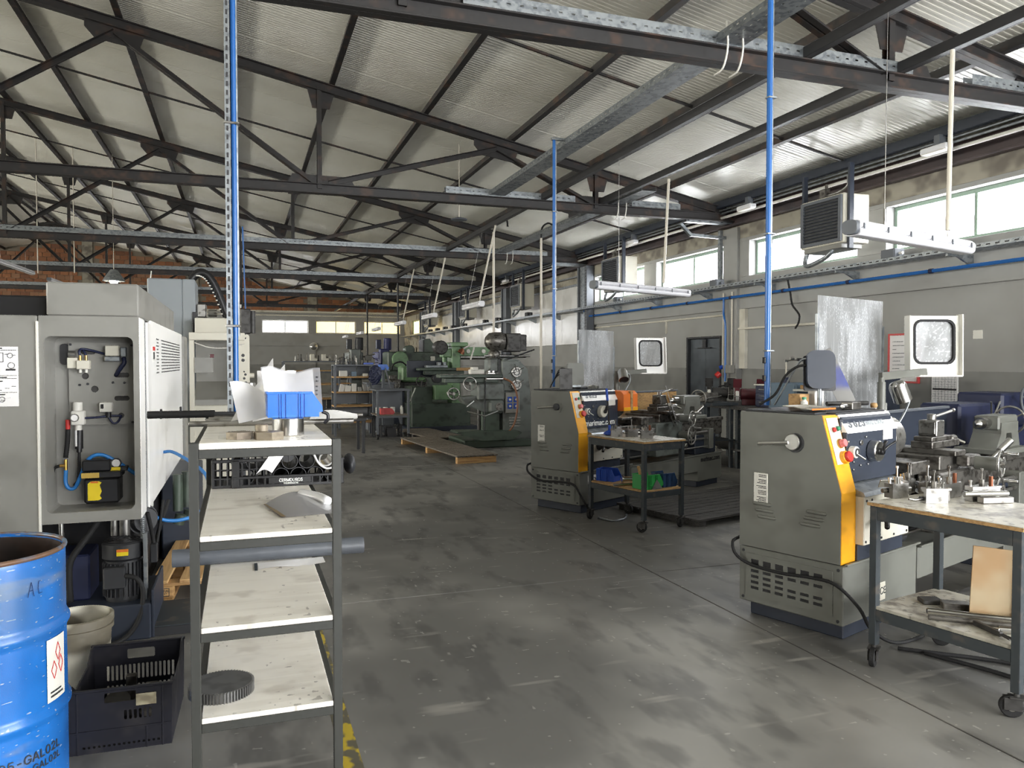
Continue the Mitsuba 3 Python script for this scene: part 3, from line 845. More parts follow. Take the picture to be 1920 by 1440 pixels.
    # spindle, chuck
    if guard:
        g = [(1.02, 0.02), (1.2, 0.02), (1.235, 0.06), (1.235, 0.3), (1.02, 0.3)]
        A('chuck_guard', prism([(y, z) for z, y in g], 0.26, 'x', 0.735), 'orange', None, 20, 'orange chuck guard')
        A('guard_edge', box(0.86, 0.012, 1.02, 0.9, 0.05, 1.235, 0.004), 'wood_board', None)
        A('guard_stripe', box(0.736, 0.014, 1.02, 0.995, 0.024, 1.06, 0.002), 'lathe_yellow', None)
    A('chuck', lathe([(0.07, 0), (0.07, 0.02), (0.134, 0.02), (0.138, 0.026), (0.138, 0.155), (0.132, 0.165), (0.05, 0.165), (0.05, 0.15), (0, 0.15)], 36, (0.745, 0.25, 1.075), (1, 0, 0)), 'steel', None, 30)
    for q in (0.4, 2.5, 4.6):
        A('chuck_jaw', mv(box(-0.02, 0.03, 0, 0.02, 0.12, 0.05, 0.003), (0, 0, 0)).apply_transform(np.array([[0, 0, 1, 0.88], [math.cos(q), -math.sin(q), 0, 0.25], [math.sin(q), math.cos(q), 0, 1.08], [0, 0, 0, 1.0]])), 'dark_iron', None)
    # bed and carriage
    A('bed', cat(box(0.70, 0.12, 0.62, 3.05, 0.42, 0.80, 0.008), box(0.70, 0.10, 0.80, 3.05, 0.18, 0.845, 0.006), box(0.70, 0.36, 0.80, 3.05, 0.44, 0.845, 0.006)), 'worn_steel')
    A('bed_foot', box(2.35, 0.1, 0.40, 2.85, 0.5, 0.64, 0.01), 'dark_blue_steel')
    A('bed_foot', box(0.72, 0.14, 0.42, 0.9, 0.5, 0.64, 0.01), 'dark_blue_steel')
    A('feed_shaft', cyl((0.69, 0.055, 0.60), (2.6, 0.055, 0.60), 0.014, 12), 'steel', None, 30)
    A('lead_screw', cyl((0.69, 0.055, 0.68), (2.6, 0.055, 0.68), 0.018, 12), 'steel', None, 30)
    A('switch_rod', cyl((0.69, 0.05, 0.50), (2.6, 0.05, 0.50), 0.011, 12), 'bright_steel', None, 30)
    A('shaft_bracket', box(2.56, 0.02, 0.47, 2.66, 0.14, 0.72, 0.006), 'lathe_grey')
    A('coolant_tank', cat(cyl((0.74, 0.13, 0.475), (0.86, 0.13, 0.475), 0.055, 20, b=0.006), cyl((0.9, 0.2, 0.5), (2.2, 0.2, 0.5), 0.06, 18)), 'black_steel', None, 30)  # dark cylinder and long shaft cover, read as feed drive parts
    ox = 0.28 if guard else 0.0
    sd = A('saddle', cat(box(0.86 + ox, 0.06, 0.845, 1.5 + ox, 0.46, 0.925, 0.006), box(1.12 + ox, 0.0, 0.86, 1.42 + ox, 0.48, 0.95, 0.006)), 'worn_steel')
    A('apron', cat(box(0.98 + ox, -0.06, 0.48, 1.52 + ox, 0.08, 0.86, 0.012)), 'worn_steel' if not guard else 'mill_grey')
    A('cross_slide', cat(box(1.2 + ox, -0.06, 0.95, 1.36 + ox, 0.46, 0.985, 0.005), box(1.30 + ox, -0.1, 0.88, 1.5 + ox, -0.02, 0.95, 0.01)), 'worn_steel')
    cs = A('compound_slide', cat(box(1.2 + ox, 0.08, 0.985, 1.62 + ox, 0.22, 1.03, 0.005), box(1.22 + ox, 0.09, 1.03, 1.52 + ox, 0.21, 1.06, 0.005), box(1.56 + ox, 0.1, 0.995, 1.64 + ox, 0.2, 1.05, 0.012)), 'worn_steel')
    A('compound_handle', cat(cyl((1.64 + ox, 0.15, 1.02), (1.70 + ox, 0.15, 1.02), 0.028, 16, b=0.003), cyl((1.70 + ox, 0.15, 1.02), (1.73 + ox, 0.09, 0.99), 0.012, 10)), 'bright_steel', cs, 30)
    tp = A('tool_post', cat(box(1.285 + ox, 0.09, 1.06, 1.405 + ox, 0.21, 1.165, 0.006), box(1.275 + ox, 0.1, 1.075, 1.285 + ox, 0.2, 1.155, 0.002), box(1.405 + ox, 0.11, 1.07, 1.43 + ox, 0.19, 1.16, 0.003)), 'steel')
    A('clamp_nut', cyl((1.345 + ox, 0.15, 1.165), (1.345 + ox, 0.15, 1.205), 0.028, 6 if False else 18, b=0.004), 'steel', tp, 30)
    A('clamp_lever', cat(cyl((1.355 + ox, 0.145, 1.185), (1.46 + ox, 0.07, 1.225), 0.009, 10), lathe([(0, -0.014), (0.01, -0.01), (0.014, 0), (0.01, 0.01), (0, 0.014)], 12, (1.47 + ox, 0.063, 1.23))), 'bright_steel', tp, 30)
    # handwheels on the apron
    for c, r, m in (((1.43 + ox, -0.24, 0.90), 0.085, 'bright_steel'), ((1.42 + ox, -0.24, 0.71), 0.105, 'steel')):
        rim, sp_, hub, gp = wheel(c, (0.12, -1, 0), r)
        hw = A('handwheel', rim, m, None, True)
        A('spoke', sp_, 'steel', hw)
        A('hub', hub, 'steel', hw, 30)
        A('grip', cyl(gp, gp + np.array([0.01, -0.085, 0.0]), 0.011, 12, b=0.003), 'bright_steel', hw, 30)
        A('dial_collar', cyl((c[0] - 0.01, c[1] + 0.15, c[2]), c, 0.045, 20, b=0.006), 'lathe_grey', hw, 30)
    A('feed_handle', cat(cyl((1.6 + ox, -0.08, 0.86), (1.75 + ox, -0.16, 1.0), 0.012, 10), cyl((1.70 + ox, -0.135, 0.955), (1.78 + ox, -0.175, 1.03), 0.024, 14, b=0.004)), 'bright_steel', None, 30)
    A('apron_knob', cyl((1.5 + ox, -0.09, 0.58), (1.5 + ox, -0.13, 0.58), 0.028, 16, b=0.004), 'bright_steel', None, 30)
    # tailstock
    o2 = -0.35 if guard else 0.0
    ts = A('tailstock', cat(box(2.42 + o2, 0.08, 0.845, 2.95 + o2, 0.44, 0.89, 0.008),
           prism(Polygon([(2.46 + o2, 0.885), (2.55 + o2, 1.0), (2.56 + o2, 1.085), (2.9 + o2, 1.085), (2.9 + o2, 1.0), (2.94 + o2, 0.885)], [[(2.64 + o2, 0.91), (2.66 + o2, 1.0), (2.76 + o2, 1.0), (2.78 + o2, 0.91)]]), 0.2, 'y', 0.15),
           box(2.54 + o2, 0.16, 1.025, 2.92 + o2, 0.34, 1.135, 0.012)), 'lathe_grey')
    A('quill', cat(lathe([(0.042, 0), (0.042, 0.1), (0.045, 0.1), (0.045, 0.115), (0.03, 0.115), (0.03, 0.16), (0.0, 0.2)], 22, (2.545 + o2, 0.25, 1.08), (-1, 0, 0))), 'bright_steel', ts, 30)
    rim, sp_, hub, gp = wheel((3.02 + o2, 0.25, 1.08), (1, 0, 0), 0.11)
    hw = A('tail_wheel', rim, 'steel', ts, True)
    A('wheel_spoke', cat(sp_, hub), 'steel', ts)
    # work light, window screen on their posts; splash guard behind
    A('splash_guard', cat(box(0.78, 0.62, 0.42, 2.75, 0.635, 1.17, 0.003)), 'dark_blue_steel' if not guard else 'wood_board', None)  # on the second lathe, tan reflected light is put into the guard colour
    A('guard_cap', box(0.78, 0.6, 1.17, 2.75, 0.64, 1.19, 0.003), 'bench_grey')
    A('screen_post', cat(cyl((1.02, 0.33, 0.92), (1.02, 0.33, 1.42), 0.026, 16), cyl((1.07, 0.33, 0.92), (1.07, 0.33, 1.28), 0.014, 12)), 'lathe_grey', None, 30)
    A('post_foot', box(0.96, 0.2, 0.90, 1.2, 0.46, 0.925, 0.004), 'steel')
    hd = np.array([0.25, -0.1, -0.55]) if not guard else np.array([-0.4, -0.5, -0.8])
    hd /= np.linalg.norm(hd)
    hc = np.array([1.13, 0.26, 1.35]) if not guard else np.array([1.0, 0.22, 1.40])
    wl = A('work_light', lathe_open([(0.0, -0.03), (0.045, -0.02), (0.056, 0.0), (0.058, 0.11), (0.052, 0.11), (0.05, 0.0), (0.0, -0.01)], 22, hc - hd * 0.05, hd), 'bright_steel', None, 30)
    A('lamp_glass', cyl(hc + hd * 0.05, hc + hd * 0.055, 0.051, 22), 'black_plastic', wl)
    A('lamp_cable', tube([hc - hd * 0.04 + [0.03, 0, 0], hc + [0.12, 0, 0.01], hc + [0.13, 0.0, -0.07], hc + [0.06, 0.03, -0.2], (1.06, 0.31, 1.06), (1.05, 0.33, 0.99)], 0.008, 8, 6), 'galvanised', wl, True)
    # window screen, turned towards the operator side
    W, H, lean = 0.37, 0.41, 0.05
    a = -0.62 if not guard else -0.55
    rx, ry = math.cos(a), math.sin(a)
    o = np.array([1.385, 0.34, 1.455]) if not guard else np.array([1.38, 0.32, 1.42])
    S = np.eye(4)
    S[:3, 0] = (rx, ry, 0)
    S[:3, 1] = np.array([-lean * 1.6 * rx + 0.1 * ry, -lean * 1.6 * ry - 0.1 * rx, 1.0])
    S[:3, 2] = (-ry, rx, 0.0)
    S[:3, 2] *= -1
    S[:3, 3] = o
    fr = rrect(0, 0, W, H, 0.02).difference(rrect(0.045, 0.085, W - 0.04, H - 0.03, 0.05))

    def sk(m):
        return TM(np.array(m.vertices) @ S[:3, :3].T + S[:3, 3], m.faces)
    ws = A('window_screen', sk(prism(fr, 0.025)), 'panel_white' if guard else 'label_white', None, 20)
    A('rubber_seal', sk(prism(rrect(0.04, 0.08, W - 0.035, H - 0.025, 0.055).difference(rrect(0.055, 0.095, W - 0.05, H - 0.04, 0.045)), 0.034, 'z', -0.004)), 'black_rubber', ws, 20)
    A('screen_pane', sk(prism(rrect(0.05, 0.09, W - 0.045, H - 0.035, 0.05), 0.004, 'z', 0.01)), 'plexi', ws)
    A('screen_flange', sk(cat(box(-0.004, 0, -0.01, 0.008, H, 0.06, 0.003), box(W - 0.008, 0, -0.01, W + 0.004, H + 0.01, 0.06, 0.003), box(0, -0.006, -0.01, W, 0.006, 0.06, 0.003))), 'panel_white' if guard else 'label_white', ws)
    A('screen_arm', cat(beam(o + [-0.36, 0, 0.0], o + np.array([rx, ry, 0]) * 0.16 + [0, 0, 0.03], 0.03, 0.05), cyl((1.02, 0.33, 1.38), (1.02, 0.33, 1.45), 0.02, 12)), 'lathe_grey', ws)
    return t, A, base


CUBE_F = np.array([[0, 2, 1], [0, 3, 2], [4, 5, 6], [4, 6, 7], [0, 1, 5], [0, 5, 4], [1, 2, 6], [1, 6, 5], [2, 3, 7], [2, 7, 6], [3, 0, 4], [3, 4, 7]])
ML1, ML2 = M4(3.122, 3.348, 0, math.radians(19.28)), M4(3.245, 7.121, 0, math.radians(26.7))
L1, A1, base1 = make_lathe('grey and yellow turning lathe nearest the camera at the right', ML1, False, 3)
L2, A2, base2 = make_lathe('grey and yellow turning lathe with an orange chuck guard and web address lettering', ML2, True, 4)
# tall spattered shields behind the headstocks: lathe parts
for A, x0, x1, z0, z1, yy in ((A1, 0.63, 1.5, 1.2, 1.985, 0.56), (A2, 0.56, 1.2, 1.22, 1.91, 0.5)):
    sh = A('splash_shield', box(x0, yy, z0, x1, yy + 0.005, z1, 0.001), 'plexi', None, False, 'tall spattered clear splash shield')
    A('shield_edge', cat(box(x0 - 0.012, yy - 0.008, z0 - 0.02, x0 + 0.006, yy + 0.014, z1 - 0.12, 0.002), box(x1 - 0.006, yy - 0.008, z0 - 0.02, x1 + 0.012, yy + 0.014, z1 - 0.18, 0.002)), 'galvanised', sh)
A2('fascia_lettering', text('marimac.com', 0.052, (0.17, 0.0985, 0.885), (1, 0, 0), (0, 0, 1), 0.002, True, 0.50), 'letter_white')
A2('panel_lettering', text('marimac.com', 0.05, (2.36, 0.0285, 0.32), (1, 0, 0), (0, 0, 1), 0.002, True, 0.46), 'letter_black', 'lathe_001__base_tail')
A2('maker_plate', cat(box(0.13, 0.026, 0.30, 0.45, 0.03, 0.385, 0.001)), 'panel_white', base2)
A2('maker_lettering', text('TECNIM', 0.035, (0.145, 0.0255, 0.325), (1, 0, 0), (0, 0, 1), 0.001, True), 'letter_black', base2)
ce = A1('mark_plate', box(0.40, 0.0265, 0.16, 0.475, 0.03, 0.265, 0.001), 'cream', base1)
A1('mark_lettering', text('CE', 0.042, (0.408, 0.026, 0.195), (1, 0, 0), (0, 0, 1), 0.001, False), 'ink', base1)
# power cables clipped along the end of each base
A1('power_cable', tube([(0.06, 0.74, 0.46), (-0.02, 0.735, 0.44), (-0.035, 0.70, 0.37), (-0.02, 0.6, 0.325), (-0.016, 0.4, 0.315), (-0.016, 0.2, 0.33), (-0.02, 0.06, 0.32), (0.0, -0.06, 0.22), (0.06, -0.1, 0.1), (0.2, -0.16, 0.015), (0.45, -0.2, 0.011), (0.6, -0.12, 0.011)], 0.0095, 8, 6), 'black_rubber', base1, True)
A2('power_cable', tube([(0.06, 0.74, 0.46), (-0.02, 0.735, 0.44), (-0.04, 0.70, 0.37), (-0.02, 0.55, 0.30), (-0.016, 0.3, 0.31), (-0.016, 0.1, 0.30), (-0.02, 0.0, 0.2), (0.0, -0.06, 0.1), (0.06, -0.1, 0.012)], 0.011, 8, 6), 'black_rubber', base2, True)
# ------------------------------------------------------------------ carts, duckboards and tools by the lathes


def castor(t, x, y, turn=0.0, r=0.05):
    """Swivel castor under a leg at (x, y): stem, fork, wheel."""
    c, s = math.cos(turn), math.sin(turn)
    R = M4(x, y, 0, turn)
    f = t.add('castor', CASTOR['fork'], M=R)
    t.add('wheel', CASTOR['wheel'], sub=f, M=R)
    t.add('hub', CASTOR['hub'], sub=f, M=R)


CASTOR = {'fork': P(cat(box(-0.03, -0.028, 0.085, 0.035, 0.028, 0.094, 0.002), box(-0.05, -0.022, 0.035, 0.02, -0.018, 0.088, 0.001), box(-0.05, 0.018, 0.035, 0.02, 0.022, 0.088, 0.001), cyl((0, 0, 0.09), (0, 0, 0.12), 0.012, 10)), 'dark_iron'),
          'wheel': P(lathe([(0.02, -0.014), (0.043, -0.014), (0.048, -0.01), (0.048, 0.01), (0.043, 0.014), (0.02, 0.014)], 20, (-0.02, 0, 0.048), (0, 1, 0)), 'black_rubber', 30),
          'hub': P(cyl((-0.02, -0.02, 0.048), (-0.02, 0.02, 0.048), 0.018, 12), 'steel', 30)}


def make_cart(label, M, L, W, ztop, zs, top_mat, shelf_mat):
    """Tool cart: legs, top and shelf frames of angle steel, boards, four castors. Local x = width, -y = length."""
    t = Thing('tool_cart', label, 'cart', M)
    k = 0.038
    for x in (0, W - k):
        for y in (-k, -L):
            t.add('leg', P(box(x, y, 0.11, x + k, y + k, ztop - 0.02, 0.002), 'cart_steel'))
            castor(t, x + k / 2, y + k / 2, 0.5 + 3.1 * x + 2 * y)
    for z, h, nm in ((ztop - 0.02, 0.07, 'top_rail'), (zs - 0.006, 0.055, 'shelf_rail')):
        t.add(nm, P(box(k, -k + 0.004, z - h, W - k, -0.004, z, 0.002), 'cart_steel'))
        t.add(nm, P(box(k, -L + 0.004, z - h, W - k, -L + k - 0.004, z, 0.002), 'cart_steel'))
        t.add(nm, P(box(0.001, -L + k, z - h, k - 0.004, -k, z, 0.002), 'cart_steel'))
        t.add(nm, P(box(W - k + 0.004, -L + k, z - h, W - 0.001, -k, z, 0.002), 'cart_steel'))
    b = t.add('top_board', P(box(-0.008, -L - 0.008, ztop - 0.018, W + 0.008, 0.008, ztop, 0.002), top_mat))
    t.add('board_edge', P(cat(box(-0.0095, -L - 0.0095, ztop - 0.019, -0.008, 0.0095, ztop - 0.003, 0), box(-0.0095, -L - 0.0095, ztop - 0.019, W + 0.0095, -L - 0.008, ztop - 0.003, 0)), 'wood_board'), b)
    t.add('shelf_board', P(box(0.006, -L + 0.006, zs - 0.006, W - 0.006, -0.006, zs + 0.01, 0.002), shelf_mat))
    return t


MC1 = M4(3.02, 3.10, 0, math.radians(11.5))
make_cart('dark steel tool cart with a pale top full of tool holders beside the nearest lathe', MC1, 0.72, 0.60, 0.84, 0.30, 'work_top', 'work_top')
MC2 = M4(3.24, 6.96, 0, math.radians(13.8))
make_cart('dark steel tool cart with blue and green bins on its lower shelf', MC2, 0.80, 0.51, 0.83, 0.37, 'work_top', 'wood_board')

# duckboards of dark slats


def duckboard(label, M, L, W, n, h, m='wood_dark', mb='wood_dark', cross=3, gap=0.018):
    t = Thing('duckboard', label, 'duckboard', M, None)
    w = (W - gap * (n - 1)) / n
    sh = P(box(0, 0, h - 0.024, L, w, h, 0.003), m)
    for k in range(n):
        t.add('slat', sh, M=M4(rng.uniform(-0.01, 0.01), k * (w + gap), rng.uniform(-0.0015, 0.0015)))
    for k in range(cross):
        x = 0.03 + (L - 0.15) * k / (cross - 1)
        t.add('bearer', P(box(x, 0.01, 0, x + 0.09, W - 0.01, h - 0.025, 0.003), mb))
    return t


duckboard('dark slatted duckboard on the floor in front of the nearest lathe', ML1 @ M4(1.02, -1.05, 0), 2.3, 0.98, 9, 0.085)
duckboard('dark slatted duckboard on the floor in front of the lathe with the orange guard', M4(4.03, 6.22, 0, math.radians(16)), 2.5, 1.12, 10, 0.07)

# tool holders on the front cart: block, clamp bar, bolts, height stud, shank


def tool_holder(label, M, l=0.11, w=0.055, h=0.075, kind=0, group=None):
    t = Thing('tool_holder', label, 'tool holder', M, group)
    g = sbox(0, 0, w, h).difference(sbox(w * 0.45, h * 0.35, w + 0.01, h * 0.72))
    b = t.add('block', P(prism(g, l, 'x', 0.0), 'steel'))
    t.add('clamp_bar', P(box(0.01, w * 0.38, h * 0.80, l + 0.03, w * 0.98, h * 0.98, 0.002), 'bright_steel'))
    for k in range(3):
        t.add('bolt', P(cat(cyl((0.02 + k * (l - 0.03) / 2, w * 0.68, h * 0.98), (0.02 + k * (l - 0.03) / 2, w * 0.68, h + 0.028), 0.006, 8), cyl((0.02 + k * (l - 0.03) / 2, w * 0.68, h + 0.02), (0.02 + k * (l - 0.03) / 2, w * 0.68, h + 0.03), 0.010, 8)), 'bright_steel'))
    t.add('height_stud', P(cat(cyl((l * 0.4, w * 0.25, h), (l * 0.4, w * 0.25, h + 0.035), 0.013, 12), cyl((l * 0.4, w * 0.25, h + 0.035), (l * 0.4, w * 0.25, h + 0.085), 0.004, 8), cyl((l * 0.4, w * 0.25, h + 0.08), (l * 0.4, w * 0.25, h + 0.092), 0.008, 8)), 'worn_steel' if kind % 2 else 'steel'))
    if kind in (0, 2):
        t.add('shank', P(cyl((-0.03, w * 0.75, h * 0.5), (l + 0.06, w * 0.75, h * 0.5), h * 0.16, 14, b=0.002), 'bright_steel', 30))
    elif kind == 1:
        t.add('spacer', P(cyl((l * 0.75, w * 0.3, h), (l * 0.75, w * 0.3, h + 0.05), 0.010, 12), 'copper', 30))
        t.add('shank', P(box(-0.02, w * 0.5, h * 0.4, l + 0.04, w, h * 0.65, 0.002), 'worn_steel'))
    return t


zc = 0.841
th = [('steel tool holder with a round bar at the left corner of the front cart', 3.19, 3.12, 0.05, 0), ('dark ground steel tool holder block nearest the cart edge, in front of the ribbed block', 3.235, 2.955, -0.35, 3),
      ('steel tool holder behind the others on the front cart, with a blue collar', 3.36, 3.19, 0.4, 3), ('small steel tool holder between the ribbed block and the long one', 3.43, 3.02, 0.2, 1), ('long steel tool holder at the right of the front cart, with a copper spacer', 3.50, 2.915, -0.15, 1)]
for lab, x, y, rz, k in th:
    tool_holder(lab, M4(x, y, zc, rz), kind=k, l=0.16 if 'long' in lab else 0.11)
tool_holder('flat steel tool holder lying in the back row on the front cart', M4(3.45, 3.2, zc, -0.5), l=0.12, h=0.06, kind=2)
one('ribbed_block', 'upright ribbed steel block in the middle of the front cart', 'steel block', mv(cat([box(0, 0, 0, 0.11, 0.03, 0.068, 0.002)] + [box(0.004 + k * 0.0155, -0.006, 0, 0.0135 + k * 0.0155, 0, 0.068, 0.001) for k in range(7)]), (3.31, 3.02, zc), -0.55), 'steel')
one('round_bar', 'polished round steel bar lying in front of the long tool holder', 'steel bar', cyl((3.42, 2.90, zc + 0.045), (3.66, 2.85, zc + 0.045), 0.014, 16, b=0.002), 'bright_steel', 30)
one('bar_support', 'flat steel block under the polished round bar on the front cart', 'steel block', mv(box(0, 0, 0, 0.17, 0.045, 0.03, 0.002), (3.50, 2.855, zc), -0.2), 'steel')
t = Thing('eye_bolt', 'small hooked steel fitting by the dark block on the front cart', 'fitting')
t.add('shaft', P(tube([(3.17, 3.0, zc + 0.02), (3.2, 2.99, zc + 0.014), (3.235, 2.985, zc + 0.02)], 0.007, 8), 'bright_steel', True))
t.add('knob', P(cyl((3.23, 2.99, zc + 0.02), (3.26, 2.98, zc + 0.02), 0.011, 10), 'black_steel'))
one('clear_wedge', 'loose bright steel plate leaning on the tool holders at the back of the front cart', 'steel plate', mv(box(0, 0, 0, 0.14, 0.006, 0.05, 0.001), (3.3, 3.33, zc + 0.02), -0.25, 0.5), 'bright_steel')

# lower shelf of the front cart
zs = 0.311
t = Thing('steel_plate', 'bent brown steel plate standing upright on the front cart shelf', 'steel plate', M4(3.35, 2.80, zs, -0.5))
t.add('web', P(mv(box(0, 0, 0, 0.205, 0.006, 0.34, 0.002), (0, 0, 0), 0, -0.14, 0.10), 'rust_plate'))
t.add('flange', P(mv(box(0.199, -0.03, 0, 0.206, 0.004, 0.345, 0.002), (0, 0, 0), 0, -0.14, 0.10), 'steel'))
one('steel_block', 'worn rectangular steel block lying on the front cart shelf', 'steel block', mv(box(0, 0, 0, 0.13, 0.075, 0.035, 0.004), (3.30, 2.90, zs), -0.6), 'worn_steel')
one('steel_block', 'flat rusty steel block behind the rectangular one on the front cart shelf', 'steel block', mv(box(0, 0, 0, 0.1, 0.08, 0.022, 0.004), (3.28, 3.0, zs), -0.4), 'dark_iron')
t = Thing('chrome_tube', 'long chrome tube lying on the front cart shelf', 'tube')
t.add('tube', P(cyl((3.175, 2.885, zs + 0.016), (3.60, 2.52, zs + 0.016), 0.0155, 18, b=0.002), 'bright_steel', 30))
t.add('tube_end', P(cyl((3.173, 2.887, zs + 0.016), (3.18, 2.881, zs + 0.016), 0.011, 14), 'black_steel'))
one('round_bar', 'dull grey round bar lying next to the chrome tube on the front cart shelf', 'steel bar', cyl((3.11, 2.82, zs + 0.0125), (3.52, 2.47, zs + 0.0125), 0.012, 16, b=0.002), 'worn_steel', 30)
t = Thing('forked_tool', 'dark forked steel lever lying on the front cart shelf', 'lever')
t.add('lever', P(beam((3.255, 2.69, zs + 0.012), (3.225, 2.53, zs + 0.012), 0.02, 0.022), 'dark_iron'))
for k in (-1, 0, 1):
    t.add('prong', P(cyl((3.224 + k * 0.008, 2.53, zs + 0.012), (3.212 + k * 0.012, 2.47, zs + 0.01), 0.004, 8), 'dark_iron'))
t.add('pivot', P(cyl((3.24, 2.56, zs + 0.0), (3.24, 2.56, zs + 0.028), 0.008, 10), 'bright_steel', 30))
one('round_bar', 'short bright round bar by the forked lever on the front cart shelf', 'steel bar', cyl((3.26, 2.57, zs + 0.016), (3.46, 2.42, zs + 0.016), 0.015, 16, b=0.002), 'bright_steel', 30)

# things on the second cart
zc = 0.831
for lab, x, y, rz, k in (('ribbed dark tool holder at the left end of the second cart', 3.36, 6.70, -0.3, 3), ('bright tool holder in the middle of the second cart', 3.5, 6.62, 0.0, 2), ('tool holder with a tall stud at the right of the second cart', 3.68, 6.62, 0.1, 3), ('small tool holder at the front of the second cart', 3.55, 6.45, -0.25, 1)):
    tool_holder(lab, M4(x, y, zc, rz), kind=k)
t = Thing('oil_brush', 'long blue handled brush standing on the second cart', 'brush', M4(3.42, 6.86, zc))
t.add('handle', P(cyl((0, 0, 0.1), (-0.03, 0, 0.44), 0.008, 10), 'black_plastic', 30))
t.add('grip', P(cyl((-0.022, 0, 0.34), (-0.034, 0, 0.46), 0.012, 10, b=0.003), 'blue_mid_bin', 30))
t.add('foot', P(lathe([(0.035, 0), (0.06, 0.01), (0.05, 0.03), (0.015, 0.05), (0.012, 0.1)], 16), 'blue_mid_bin', 30))


def bin_mesh(L, W, H, th=0.003, lip=0.6):
    """Stacking bin, open at the top, front (+x) with a lowered slanting mouth."""
    out = Polygon([(0, 0), (L * 0.90, 0), (L * 0.93, H * 0.18), (L, H * 0.2), (L * 0.99, H * 0.42), (L * 0.80, H), (0, H)])
    side = prism(out, th, 'y', 0)
    parts = [side, mv(side, (0, W - th, 0)), box(0, 0, 0, th, W, H, 0.001), box(0, 0, 0, L * 0.92, W, th, 0.001), box(L * 0.90, 0, 0, L * 0.93, W, H * 0.42, 0.001),
             box(-0.004, -0.004, H - 0.008, L * 0.8, th, H, 0.001), box(-0.004, W - th, H - 0.008, L * 0.8, W + 0.004, H, 0.001), box(-0.004, -0.004, H - 0.008, th, W + 0.004, H, 0.001)]
    for x in (0.2, 0.24, 0.32, 0.55, 0.59, 0.66):
        parts += [box(L * x, -0.005, 0, L * x + 0.004, 0.0, H - 0.006, 0.001), box(L * x, W, 0, L * x + 0.004, W + 0.005, H - 0.006, 0.001)]
    return cat(parts)


zs = 0.381
one('storage_bin', 'blue open fronted storage bin at the left of the second cart shelf', 'storage bin', bin_mesh(0.21, 0.14, 0.12), 'blue_mid_bin', M=MC2 @ M4(0.05, -0.06, zs, -1.2))
one('storage_bin', 'green open fronted storage bin in the middle of the second cart shelf', 'storage bin', bin_mesh(0.23, 0.17, 0.135), 'green_bin', M=MC2 @ M4(0.045, -0.765, zs, 0.0))
one('storage_bin', 'dark blue storage bin at the right end of the second cart shelf', 'storage bin', bin_mesh(0.18, 0.16, 0.13), 'blue_dark_bin', M=MC2 @ M4(0.295, -0.745, zs, 0.0))
t = Thing('spool_mandrel', 'shiny flanged steel mandrel lying on the second cart shelf', 'mandrel', MC2 @ M4(0.12, -0.36, zs + 0.044, -0.55))
t.add('shaft', P(cyl((0, 0, 0), (0.22, 0, 0), 0.02, 16), 'bright_steel', 30))
t.add('flange', P(cyl((0.0, 0, 0), (0.018, 0, 0), 0.042, 20, b=0.002), 'bright_steel', 30))
t.add('flange', P(cyl((0.2, 0, 0), (0.218, 0, 0), 0.038, 20, b=0.002), 'worn_steel', 30))
one('round_bar', 'bright round bar sticking out over the second cart shelf edge', 'steel bar', cyl((-0.05, -0.44, zs + 0.013), (0.34, -0.55, zs + 0.013), 0.012, 14), 'bright_steel', 30, M=MC2)
t = Thing('hand_file', 'file with a wooden handle standing in the green bin', 'file', MC2 @ M4(0.1, -0.68, zs))
t.add('handle', P(cyl((-0.03, 0, 0.12), (-0.06, 0, 0.21), 0.014, 12, b=0.004), 'wood', 30))
t.add('blade', P(beam((0.0, 0, 0.02), (-0.03, 0, 0.12), 0.018, 0.006), 'steel'))
one('steel_offcut', 'triangular grey sheet steel offcut leaning on the green bin', 'sheet offcut', mv(prism([(0, 0), (0.13, 0), (0.07, 0.09)], 0.004), (0.12, -0.775, zs), 0, 1.45), 'steel', M=MC2)
t = L2
sh = t.add('splash_sheet', P(mv(box(-0.17, -0.003, 0, 0.17, 0.003, 0.40, 0.002), (1.5, -0.16, 0.87), 0.5, -0.3, 0.3), 'film'), label='clear acrylic splash plate')
t.add('plate', P(mv(box(-0.07, -0.012, 0, 0.07, -0.004, 0.36, 0.002), (1.42, -0.17, 0.83), 0.5, -0.3, 0.3), 'dark_iron'), sh)
t.add('handle', P(mv(cyl((0.02, -0.03, 0.26), (0.06, -0.03, 0.26), 0.02, 12), (1.42, -0.17, 0.83), 0.5, -0.3, 0.3), 'bright_steel', 30), sh)

# on top of the nearest lathe's headstock
DR = M4(0.46, 0.44, 1.262, -0.8)
t = L1
dro = t.add('digital_readout', P(mv(prism(rrect(-0.085, 0.12, 0.085, 0.36, 0.05), 0.045, 'y', -0.045), (0, 0, 0), 0, -0.1), 'dark_blue_steel', 25), label='dark rounded digital readout seen from behind', M=DR)
t.add('bezel', P(mv(prism(rrect(-0.095, 0.11, 0.095, 0.33, 0.012), 0.02, 'y', 0.0), (0, 0, 0), 0, -0.1), 'black_plastic', 25), dro, M=DR)
t.add('stand', P(cat(cyl((0, 0.02, 0), (0, 0.02, 0.2), 0.014, 12), box(-0.06, -0.03, 0, 0.06, 0.07, 0.012, 0.002)), 'galvanised', 30), dro, M=DR)
t.add('cable', P(tube([(-0.06, 0.0, 0.27), (-0.13, 0.03, 0.26), (-0.19, 0.1, 0.2), (-0.24, 0.16, 0.08), (-0.33, 0.2, 0.01)], 0.008, 8, 6), 'black_rubber', True), dro, M=DR)
t.add('cable', P(tube([(-0.06, 0.01, 0.31), (-0.11, 0.03, 0.30), (-0.15, 0.08, 0.22), (-0.2, 0.14, 0.1), (-0.24, 0.18, 0.01)], 0.006, 8, 6), 'galvanised', True), dro, M=DR)
